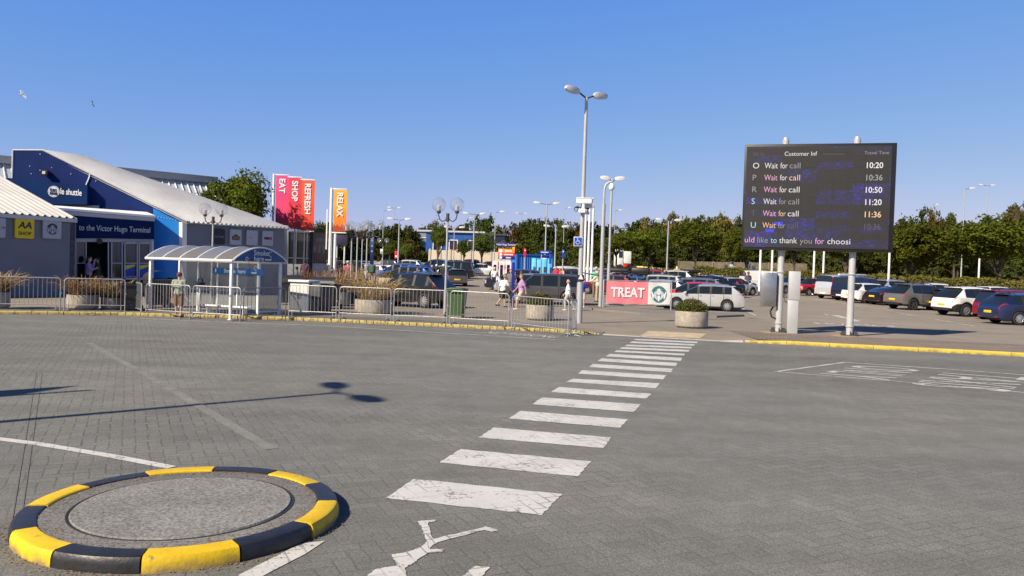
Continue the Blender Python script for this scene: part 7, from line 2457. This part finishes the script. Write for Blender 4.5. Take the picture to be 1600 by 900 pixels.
# more of the packed middle of the car park
for k_, (kind_, px_, Y_, hd_, m_, lab_) in enumerate([
 ('hatch', 846, 82, 172, P_WHITE, 'white hatchback far behind the recycling banks'), ('estate', 790, 88, 174, P_SILVER, 'silver estate far behind the charging posts'),
 ('saloon', 690, 78, 178, P_SILVER, 'silver saloon behind the motorbike riders'), ('hatch', 575, 70, 166, P_WHITE, 'white hatchback between the blue cars and the globe lamps'),
 ('saloon', 933, 82, 165, P_SILVER, 'silver saloon behind the bent lamp posts'), ('hatch', 1120, 74, 20, P_WHITE, 'white hatchback beyond the dark blue off roader'),
 ('hatch', 1012, 84, 166, P_RED, 'red hatchback under the maples behind the white off roader'), ('saloon', 1215, 84, 20, P_SILVER, 'silver saloon parked beyond the white panel van'),
 ('suv', 1400, 66, 16, P_SILVER, 'silver off roader behind the low black car'), ('hatch', 1560, 62, 10, P_WHITE, 'white hatchback in the row behind the dark red people carrier')]):
    carpx(kind_, px_, 0, hd_, m_, lab_, Y=Y_)
# ------------------------------------------------------------------ people
m_skin = mat('skin', (0.50, 0.30, 0.21), .55, var=.08, scale=10)
m_skin_d = mat('dark_skin', (0.09, 0.05, 0.035), .5, var=.08, scale=10)
def capsule(b, a, c, ra, rc, n=10):
    a, c = Vector(a), Vector(c)
    d = c - a; L = d.length
    d = Vector((0, 0, 1)) if L < 1e-6 else d / L
    u = d.orthogonal().normalized(); w = d.cross(u)
    rings = [(-1.0 * ra, .02 * ra, a), (-.7 * ra, .71 * ra, a), (0, ra, a), (0, rc, c), (.7 * rc, .71 * rc, c), (1.0 * rc, .02 * rc, c)]
    vs = []
    for off, r, o in rings:
        for k in range(n):
            t = 2 * PI * k / n
            vs.append(o + d * off + (u * math.cos(t) + w * math.sin(t)) * r)
    fs = [(i * n + k, i * n + (k + 1) % n, (i + 1) * n + (k + 1) % n, (i + 1) * n + k) for i in range(5) for k in range(n)]
    fs += [tuple(reversed(range(n))), tuple(5 * n + k for k in range(n))]
    b.add(vs, fs)
def blend(b, voxel, smooth=3):
    me = bpy.data.meshes.new('m'); me.from_pydata(b.v, [], b.f)
    def f(o):
        q = o.modifiers.new('r', 'REMESH'); q.mode = 'VOXEL'; q.voxel_size = voxel
        s = o.modifiers.new('s', 'SMOOTH'); s.iterations = smooth; s.factor = .5
    r = evalmod(me, f)
    bpy.data.meshes.remove(me)
    return r
def rot2(v, ang):                                # swing in the x (forward) / z plane
    return Vector((v[0] * math.cos(ang) + v[2] * math.sin(ang), v[1], -v[0] * math.sin(ang) + v[2] * math.cos(ang)))
PEOPLE = []
def person(p, heading, label, H=1.72, top=(.7, .7, .7), legs=(.1, .1, .1), hair=(.1, .06, .03), pose='stand', short_sleeve=True, shorts=False, dress=False, skin=None, bald=False, lean=0.0, arms='down', shoes=(.05, .05, .05), long_hair=False, lod=.017, build_=1.0, seat=False, group='people in the car park', helmet=False):
    sk_ = skin or m_skin
    e = empty('person', p, heading, label, 'person', group, sc=H / 1.75)
    w = build_
    hip, sho, neck, headc = .93, 1.42, 1.50, 1.63
    base = 0.0
    if pose == 'walk': th = [(R(24), R(-8)), (R(-20), R(-34))]
    elif pose == 'stride': th = [(R(30), R(4)), (R(-24), R(-44))]
    elif pose == 'sit': th = [(R(82), R(-2)), (R(80), R(-6))]
    elif pose == 'lean': th = [(R(8), R(0)), (R(-6), R(-10))]
    else: th = [(R(3), R(0)), (R(-3), R(-3))]
    pel = Vector((0, 0, hip))
    J = {}
    low = 9
    for s, (a, k) in zip((1, -1), th):
        h = pel + Vector((0, s * .095, -.02))
        kn = h + rot2((0, s * .01, -.43), -a)
        an = kn + rot2((0, 0, -.42), -k)
        J[s] = [h, kn, an]
        low = min(low, an.z)
    dzz = (.075 - low) if pose != 'sit' else (.50 - hip)
    pel.z += dzz
    for s in J: J[s] = [q + Vector((0, 0, dzz)) for q in J[s]]
    up_ = lambda z, y=0, x=0: pel + rot2((x, y, z - hip), lean)
    A = {}
    for s in (1, -1):
        shd = up_(1.41, s * .185 * w, 0)
        if arms == 'down':
            sw = {'walk': .35, 'stride': .45}.get(pose, .06) * -s
            el = shd + rot2((0, s * .06, -.285), -sw); ha = el + rot2((0.0, s * .01, -.25), -sw - .25)
        elif arms == 'fold':
            el = shd + Vector((.06, s * .07, -.27)); ha = el + rot2((.22, -s * .16, .05), 0)
        elif arms == 'phone':
            el = shd + Vector((.10, s * .05, -.26)); ha = (shd + Vector((.20, -s * .06, .10))) if s == 1 else el + Vector((.18, -s * .1, .06))
        else:                                    # reach forward and down
            el = shd + rot2((.20, s * .03, -.20), 0); ha = el + Vector((.22, -s * .03, -.06))
        A[s] = [shd, el, ha]
    hd = up_(headc, 0, .02); nk = up_(1.47, 0, -.01)
    # body, one surface
    b = MB()
    capsule(b, up_(1.0), up_(1.2), .125 * w, .12 * w); capsule(b, up_(1.2, .06), up_(1.36, .09), .115 * w, .085); capsule(b, up_(1.2, -.06), up_(1.36, -.09), .115 * w, .085)
    capsule(b, pel + Vector((0, .06, 0)), pel + Vector((0, -.06, 0)), .125 * w, .125 * w)
    capsule(b, up_(1.41, .17 * w), up_(1.41, -.17 * w), .055, .055)
    capsule(b, nk - Vector((0, 0, .05)), hd, .056, .052)
    capsule(b, hd + Vector((-.012, 0, .02)), hd + Vector((.0, 0, .045)), .094, .092); capsule(b, hd + Vector((.03, 0, -.06)), hd + Vector((.035, 0, .01)), .055, .07)
    capsule(b, hd + Vector((.095, 0, -.02)), hd + Vector((.085, 0, .02)), .016, .011)
    for s in (1, -1):
        capsule(b, hd + Vector((0, s * .09, -.01)), hd + Vector((-.01, s * .092, .02)), .018, .02)
        h, kn, an = J[s]
        capsule(b, h, kn, .088 * w, .058); capsule(b, kn, kn.lerp(an, .4), .056, .057); capsule(b, kn.lerp(an, .4), an, .055, .038)
        capsule(b, an + Vector((-.03, 0, -.04)), an + Vector((.16, s * .02, -.05)), .038, .03)
        shd, el, ha = A[s]
        capsule(b, shd, el, .052, .041); capsule(b, el, ha, .041, .028)
    me = blend(b, lod)
    me.materials.clear(); me.materials.append(sk_)
    # hands: palm and fingers, joined to the same mesh; eyes and mouth as small marks
    hb = MB(); 
    for s in (1, -1):
        shd, el, ha = A[s]
        d = (ha - el).normalized(); sd = Vector((0, 1, 0)) - d * d.y; sd.normalize(); f = d.cross(sd)
        capsule(hb, ha, ha + d * .07, .026, .034, 8)
        for k in range(4):
            o = ha + d * .085 + f * (.024 - .016 * k); l = (.062, .072, .068, .052)[k]
            mid_ = o + d * l * .5 - sd * s * .006; tip = mid_ + d * l * .4 - sd * s * .02
            capsule(hb, o, mid_, .0092, .0088, 6); capsule(hb, mid_, tip, .0086, .0075, 6)
        capsule(hb, ha + d * .03 + f * .03, ha + d * .07 + f * .052, .011, .009, 6); capsule(hb, ha + d * .07 + f * .052, ha + d * .10 + f * .05 - sd * s * .012, .009, .008, 6)
    bm = bmesh.new(); bm.from_mesh(me)
    m2 = bpy.data.meshes.new('h'); m2.from_pydata(hb.v, [], hb.f); bm.from_mesh(m2); bm.to_mesh(me); bm.free(); bpy.data.meshes.remove(m2)
    me.shade_smooth()
    body = link('body', me, e)
    if True:
        fb = MB()
        for s in (1, -1): fb.ball(hd + Vector((.088, s * .034, .022)), .011, 6, 5)
        fb.box(hd + Vector((.090, 0, -.062)), (.012, .05, .008))
        fb.build('face_detail', mat('dark_eyes', (.03, .02, .02), .4, var=0), body)
    nm = lambda pre, c: mat(pre + '_%d_%d_%d' % tuple(int(255 * q) for q in c), c, .85, var=.12, scale=9)
    # top
    b = MB(); g = .018
    capsule(b, up_(.97), up_(1.2), .135 * w + g, .125 * w + g); capsule(b, up_(1.2, .06), up_(1.36, .09), .115 * w + g, .09 + g); capsule(b, up_(1.2, -.06), up_(1.36, -.09), .115 * w + g, .09 + g)
    capsule(b, up_(1.41, .17 * w), up_(1.41, -.17 * w), .056 + g, .056 + g)
    capsule(b, pel + Vector((0, .05, .02)), pel + Vector((0, -.05, .02)), .135 * w + g * .6, .135 * w + g * .6)
    for s in (1, -1):
        shd, el, ha = A[s]
        end = shd.lerp(el, .78) if short_sleeve else el
        capsule(b, shd, end, .056 + g, .050 + g)
        if not short_sleeve: capsule(b, el, el.lerp(ha, .9), .046 + g, .036 + g)
    if dress:
        vs = []
    tme = blend(b, lod, 2); tme.materials.clear(); tme.materials.append(nm('cloth', top)); tme.shade_smooth()
    link('shirt' if not dress else 'dress_top', tme, e)
    # legs
    b = MB()
    if dress:
        n = 18
        prof = [(.15, hip + dzz + .1), (.19, hip + dzz - .05), (.24, hip + dzz - .35), (.27, .45)]
        b.lathe(prof, (0, 0, 0), 18, cap=False)
        b.build('skirt', nm('cloth', top), e)
    else:
        capsule(b, pel + Vector((0, .06, -.01)), pel + Vector((0, -.06, -.01)), .135 * w, .135 * w)
        for s in (1, -1):
            h, kn, an = J[s]
            if shorts: capsule(b, h, h.lerp(kn, .98), .108 * w, .088)
            else:
                capsule(b, h, kn, .102 * w, .074); capsule(b, kn, an + (kn - an) * .06, .074, .062)
        lme = blend(b, lod, 2); lme.materials.clear(); lme.materials.append(nm('trouser', legs)); lme.shade_smooth()
        link('shorts' if shorts else 'trousers', lme, e)
    for s in (1, -1):
        an = J[s][2]
        q = MB(); capsule(q, an + Vector((-.04, 0, -.045)), an + Vector((.15, s * .02, -.052)), .046, .038, 10)
        q.box(an + Vector((.055, s * .01, -.086)), (.27, .085, .022), bev=.01)
        q.build('shoe', nm('shoe', shoes), e)
    if helmet:
        MB().ball(hd + Vector((-.01, 0, .03)), .135, 14, 10).build('helmet', nm('helmet', hair), e)
    elif not bald:
        q = MB(); q.ball(hd + Vector((-.026, 0, .052)), .104, 14, 10, sc=(1.0, .97, .92))
        if long_hair: capsule(q, hd + Vector((-.07, 0, .02)), hd + Vector((-.10, 0, -.20)), .075, .06)
        hme = q.build('hair', nm('hair', hair), e)
    else:
        q = MB()
        for s in (1, -1): q.ball(hd + Vector((-.045, s * .075, .0)), .038, 8, 6, sc=(1.2, .6, 1))
        q.ball(hd + Vector((-.085, 0, -.005)), .04, 8, 6, sc=(.6, 1.6, 1))
        q.build('hair', nm('hair', hair), e)
    PEOPLE.append(e)
    return e
def ppl(px, py, hpx, heading, label, Y=None, lod=None, zoff=0, **kw):
    p = gnd(px, Y) if Y else gpt(px, py)
    p.z += zoff
    H = hpx * p.y / F_PX
    return person(p, R(heading), label, H=H, lod=lod or (.016 if p.y < 45 else .026), **kw)
grey_hair, brown_h, black_h = (.45, .44, .42), (.10, .055, .03), (.015, .012, .01)
e = ppl(279, 491, 69, 95, 'man in grey green t-shirt and brown shorts, back turned, in the smoking shelter', top=srgb(150, 155, 138), legs=srgb(120, 88, 66), hair=srgb(96, 60, 46), shorts=True, build_=1.12, shoes=(.03, .03, .03))
e.location.z = 0
ppl(814, 484, 57, 188, 'man in lilac shirt and beige shorts walking left past the dark grey off roader', top=srgb(176, 132, 186), legs=srgb(196, 178, 148), hair=srgb(110, 92, 78), shorts=True, pose='stride', shoes=(.6, .6, .6))
ppl(785, 480, 52, 40, 'man in white t-shirt and black shorts striding away beside the navy sign post', top=(.72, .72, .74), legs=(.02, .02, .025), hair=srgb(150, 130, 115), shorts=True, pose='stride', lean=.18, shoes=(.05, .05, .05))
ppl(772, 453, 36, -80, 'man in white polo and grey shorts walking towards the camera left of navy post', top=(.72, .72, .73), legs=srgb(98, 92, 82), hair=grey_hair, shorts=True, pose='walk', lod=.02)
ppl(781, 452, 32, 150, 'person in plain white shirt right behind the man in white polo', top=(.78, .78, .80), legs=srgb(80, 80, 90), hair=brown_h, pose='lean', lean=.5, Y=54)
ppl(797, 0, 42, -85, 'man in grey striped t-shirt and sunglasses behind the navy sign post', top=srgb(120, 118, 118), legs=srgb(40, 40, 50), hair=brown_h, Y=50)
ppl(804, 0, 38, 200, 'person in dark top behind the lilac shirted man', top=(.03, .03, .035), legs=(.03, .03, .04), hair=black_h, Y=52)
ppl(887, 485, 49, 170, 'white haired man in white polo and pale grey trousers beside the tall lamp post', top=(.75, .75, .76), legs=srgb(170, 168, 170), hair=grey_hair, bald=True, pose='walk', build_=1.12, shoes=(.6, .6, .6))
ppl(909.5, 480, 45, 80, 'person in royal blue top hidden behind the tall lamp post', top=srgb(30, 44, 150), legs=srgb(190, 180, 170), hair=brown_h, shorts=True, shoes=(.7, .7, .7))
ppl(934, 472, 48, 140, 'man in beige shirt and sand trousers at the open tailgate', top=srgb(206, 196, 178), legs=srgb(180, 160, 130), hair=grey_hair, short_sleeve=False, lean=.12, arms='reach')
ppl(930, 0, 47, 80, 'man in mint green t-shirt behind the open tailgate', top=srgb(100, 184, 146), legs=srgb(120, 110, 100), hair=grey_hair, Y=53, lean=.1)
ppl(868, 0, 30, -90, 'woman in red top behind the dark grey off roader', top=srgb(224, 42, 62), legs=(.05, .05, .07), hair=srgb(120, 70, 40), long_hair=True, Y=72)
ppl(874.5, 0, 28, 180, 'person in coral pink top leaning beside the red top', top=srgb(236, 92, 106), legs=(.05, .05, .07), hair=srgb(140, 80, 40), Y=72)
ppl(878.5, 0, 29, 200, 'person in yellow top behind the dark grey off roader', top=srgb(244, 204, 30), legs=(.05, .05, .07), hair=srgb(110, 60, 30), long_hair=True, Y=72)
# group by the banners
ppl(476, 0, 44, 100, 'man in dark purple shirt standing with his back turned left of the kiosk', top=srgb(84, 58, 74), legs=(.05, .05, .06), hair=black_h, Y=52, skin=m_skin_d, build_=1.1)
ppl(463, 0, 38, 20, 'seated man in slate blue shirt left of the dark purple shirt', top=srgb(92, 104, 130), legs=(.04, .04, .05), hair=black_h, skin=m_skin_d, Y=51, pose='sit', zoff=.25)
ppl(511, 0, 45, 60, 'man in navy t-shirt standing left of the white banner pole', top=srgb(34, 38, 52), legs=srgb(90, 110, 140), hair=brown_h, Y=52)
ppl(523.5, 0, 45, -80, 'bald man in black t-shirt and khaki trousers with folded arms', top=(.02, .02, .024), legs=srgb(172, 142, 100), hair=grey_hair, bald=True, arms='fold', Y=52, build_=1.1)
ppl(542.5, 0, 45, 75, 'man in faded red t-shirt standing by the globe lamps', top=srgb(164, 84, 88), legs=srgb(60, 60, 70), hair=grey_hair, Y=52)
ppl(550.5, 0, 38, -60, 'person in white t-shirt and dark shorts behind the red t-shirt', top=(.74, .74, .74), legs=(.03, .03, .04), hair=grey_hair, shorts=True, Y=60)
ppl(558.5, 0, 38, -70, 'person in pale pink patterned top among the globe lamps', top=srgb(226, 200, 200), legs=srgb(150, 120, 110), hair=srgb(200, 180, 150), Y=60)
ppl(563, 0, 34, 190, 'person in rusty red top right of the pale pink top', top=srgb(150, 100, 90), legs=(.06, .05, .05), hair=brown_h, Y=60)
ppl(469.5, 0, 50, 40, 'dark haired person in light blue shirt sitting behind the pale utility cabinet', top=srgb(150, 184, 226), legs=(.04, .04, .06), hair=(.02, .015, .01), Y=31, pose='sit', zoff=.15)
ppl(608, 489, 46, 70, 'dark haired woman in white top bending beside the black off roader', top=(.76, .76, .78), legs=(.03, .03, .05), hair=(.03, .02, .015), lean=.45, arms='reach', long_hair=True, Y=30.5)
ppl(647.5, 0, 34, 92, 'grey haired person in salmon pink shirt behind the black off roader', top=srgb(240, 168, 156), legs=srgb(120, 110, 100), hair=grey_hair, Y=50)
ppl(653.5, 0, 36, 85, 'grey haired person in taupe top right of the salmon shirt', top=srgb(142, 128, 120), legs=srgb(120, 110, 100), hair=grey_hair, Y=51)
ppl(737, 0, 22, 90, 'person in white t-shirt in front of the dark red off roader', top=(.78, .78, .78), legs=(.05, .05, .07), hair=brown_h, Y=89)
ppl(1168, 456, 36, 100, 'woman in long dark slate dress beside the white van', top=srgb(70, 78, 96), hair=brown_h, dress=True, Y=66, long_hair=True)
ppl(1038, 0, 30, -90, 'person in turquoise top behind the pale estate', top=srgb(60, 180, 190), legs=(.05, .05, .07), hair=srgb(180, 120, 80), Y=73)
ppl(1092, 0, 27, 180, 'person in pale pink top behind the grey estate, left of the dark blue off roader', top=srgb(226, 190, 186), legs=(.1, .1, .12), hair=srgb(190, 150, 120), Y=73)
ppl(138, 0, 60, 20, 'woman in lilac jacket holding a cup by the entrance doors', top=srgb(150, 126, 168), legs=(.012, .012, .016), hair=(.02, .014, .012), short_sleeve=False, arms='phone', long_hair=True, Y=36.6, group='people at the entrance')
ppl(152, 0, 58, 200, 'person in dark clothes inside the doorway', top=(.035, .035, .03), legs=(.12, .10, .075), hair=(.02, .014, .012), short_sleeve=False, Y=37.6, group='people at the entrance')

# ------------------------------------------------------------------ motorbikes and bicycles
def motorbike(p, rz, label, col, sc=1.0):
    e = empty('motorbike', p, rz, label, 'motorbike', 'parked motorbikes', sc=sc)
    for x in (-.72, .72):
        w = MB().lathe([(.24, -.05), (.30, -.06), (.32, 0), (.30, .06), (.24, .05)], (x, 0, .32), 20, axis='Y', cap=False).build('wheel', m_tyre, e)
        MB().lathe([(.25, .03), (.25, -.03)], (x, 0, .32), 20, axis='Y', cap=False).cyl((x, -.04, .32), (x, .04, .32), .26, n=16).build('rim', m_rimk, w)
    MB().box((0, 0, .45), (.55, .26, .34), bev=.06).cyl((-.2, .17, .32), (-.95, .20, .42), .05, .06, 8).build('engine', m_steel_d, e)
    b = MB(); b.ball((.15, 0, .82), .25, 12, 8, sc=(1.25, .62, .62)); b.ball((.55, 0, .92), .2, 12, 8, sc=(.9, .9, 1.1)); b.ball((-.72, 0, .82), .16, 10, 6, sc=(1.6, .6, .4))
    b.build('fairing', col, e)
    MB().box((-.35, 0, .80), (.7, .28, .1), bev=.04).build('seat', m_black, e)
    MB().tube([(.72, .07, .32), (.55, .09, .8), (.45, .09, 1.02)], .03, 6).tube([(.72, -.07, .32), (.55, -.09, .8), (.45, -.09, 1.02)], .03, 6).build('fork', m_steel_d, e)
    MB().tube([(.38, -.36, 1.06), (.47, 0, 1.03), (.38, .36, 1.06)], .02, 6).build('handlebar', m_black, e)
    MB().box((.62, 0, 1.12), (.05, .3, .3), bev=.02, M=Matrix.Rotation(R(-30), 4, 'Y')).build('windscreen', m_cglass, e)
    MB().box((-.78, 0, 1.02), (.38, .42, .30), bev=.06).build('top_case', m_black, e)
    MB().ball((.70, 0, .92), .085, 10, 8, sc=(.5, 1, 1)).build('headlight', m_headl, e)
    return e
for i, (px, Y, rz, c, lab) in enumerate([(673, 73, 235, P_BLACK, 'black motorbike, leftmost of the parked group, with rider'), (681, 74, 240, P_DGREY, 'dark grey motorbike in the middle of the parked group'), (689, 72, 250, P_BLACK, 'black motorbike with yellow pannier, right of the group')]):
    p = gnd(px, Y)
    mb = motorbike(p, R(rz), lab, c, 1.1)
    if i == 2: MB().box((-.5, .32, .62), (.4, .2, .34), bev=.04).build('pannier', mat('yellow_pannier', srgb(236, 190, 30), .5), mb)
ppl(674.5, 0, 25, 240, 'rider in black leathers with pale helmet on the leftmost motorbike', top=(.015, .015, .018), legs=(.015, .015, .018), hair=(.45, .38, .34), short_sleeve=False, helmet=True, Y=72.5, pose='sit', zoff=.42, group='motorbike riders')
ppl(681.5, 0, 26, 240, 'rider in black with white helmet on the middle motorbike', top=(.015, .015, .018), legs=(.015, .015, .018), hair=(.7, .7, .7), short_sleeve=False, helmet=True, Y=73.5, pose='sit', zoff=.42, group='motorbike riders')
ppl(692.5, 0, 29, 250, 'rider in black standing with white helmet right of the motorbikes', top=(.02, .02, .022), legs=(.02, .02, .022), hair=(.75, .75, .75), short_sleeve=False, helmet=True, Y=71, group='motorbike riders')
def bicycle(p, rz, label, col, zoff=0):
    e = empty('bicycle', p + Vector((0, 0, zoff)), rz, label, 'bicycle', 'bicycles on the car rack')
    for x in (-.52, .52):
        MB().tube([(x + .33 * math.cos(t), 0, .34 + .33 * math.sin(t)) for t in [2 * PI * i / 20 for i in range(20)]], .022, 5, closed=True).cyl((x, -.04, .34), (x, .04, .34), .03).build('wheel', m_tyre, e)
    MB().tube([(-.52, 0, .34), (-.05, 0, .32), (.36, 0, .78), (-.18, 0, .82), (-.05, 0, .32)], .022, 6).tube([(-.52, 0, .34), (-.18, 0, .82)], .015, 5).tube([(.36, 0, .9), (.52, 0, .34)], .02, 6).build('frame', col, e)
    MB().tube([(.30, -.28, .98), (.36, 0, .95), (.30, .28, .98)], .015, 5).build('handlebar', m_black, e)
    MB().box((-.2, 0, .92), (.26, .13, .06), bev=.025).cyl((-.18, 0, .8), (-.2, 0, .9), .014).build('saddle', m_black, e)
    return e
p = gnd(1156, 63)
bicycle(p, R(122), 'red bicycle on the rack behind the silver hatchback', P_RED, .38)
bicycle(p + Vector((-.15, -.25, 0)), R(122), 'dark bicycle nearest the camera on the rack', P_BLACK, .34)
bicycle(gnd(1223, 55), R(100), 'dark bicycle beside the control cabinet at the front of the red off roader', P_BLACK, 0)

# ------------------------------------------------------------------ gulls
m_gull, m_gullk = mat('gull_white', (.7, .7, .7), .7, var=.05), mat('gull_dark', (.06, .06, .07), .7)
def gull(px, py, Y, span, bank, yaw, label, m):
    c = atY(px, py, Y)
    e = empty('gull', c, yaw, label, 'bird', 'gulls in flight')
    e.rotation_euler = (bank, 0, yaw)
    MB().ball((0, 0, 0), .09, 10, 8, sc=(2.4, 1, 1)).ball((.24, 0, .03), .055, 8, 6).cyl((.28, 0, .03), (.34, 0, .02), .016, .004, 6).build('body', m_gull, e)
    for s in (1, -1):
        vs = [(.10, s * .06, .03), (.16, s * span * .25, .14), (.04, s * span * .5, .06), (-.10, s * span * .26, .12), (-.08, s * .06, .03)]
        vs2 = [(x, y, z - .02) for x, y, z in vs]
        w = MB().add(vs + vs2, [(0, 1, 3, 4), (1, 2, 3), (5, 9, 8, 6), (6, 8, 7), (0, 5, 6, 1), (1, 6, 7, 2), (2, 7, 8, 3), (3, 8, 9, 4)]).build('wing', m, e)
    MB().add([(-.20, -.03, 0), (-.34, -.08, .01), (-.34, .08, .01), (-.20, .03, 0)], [(0, 1, 2, 3)]).build('tail', m_gull, e)
gull(35, 148, 70, 1.35, R(42), R(60), 'pale gull gliding on spread wings at the upper left', m_gull)
gull(143.5, 162, 85, .8, R(70), R(100), 'small dark winged gull flying right of the other', m_gullk)

# ------------------------------------------------------------------ look-alikes told apart by their order in the picture
from collections import defaultdict
bpy.context.view_layer.update()
ORD = 'first second third fourth fifth sixth seventh eighth ninth tenth eleventh twelfth thirteenth fourteenth fifteenth sixteenth'.split()
_by = defaultdict(list)
for o in scene.objects:
    if o.parent is None and 'label' in o: _by[o['label']].append(o)
for lab, os_ in _by.items():
    if len(os_) > 1:
        os_.sort(key=lambda o: project(o.matrix_world.translation)[0])
        for k, o in enumerate(os_): o['label'] = lab + ', ' + ORD[k] + ' from the left'
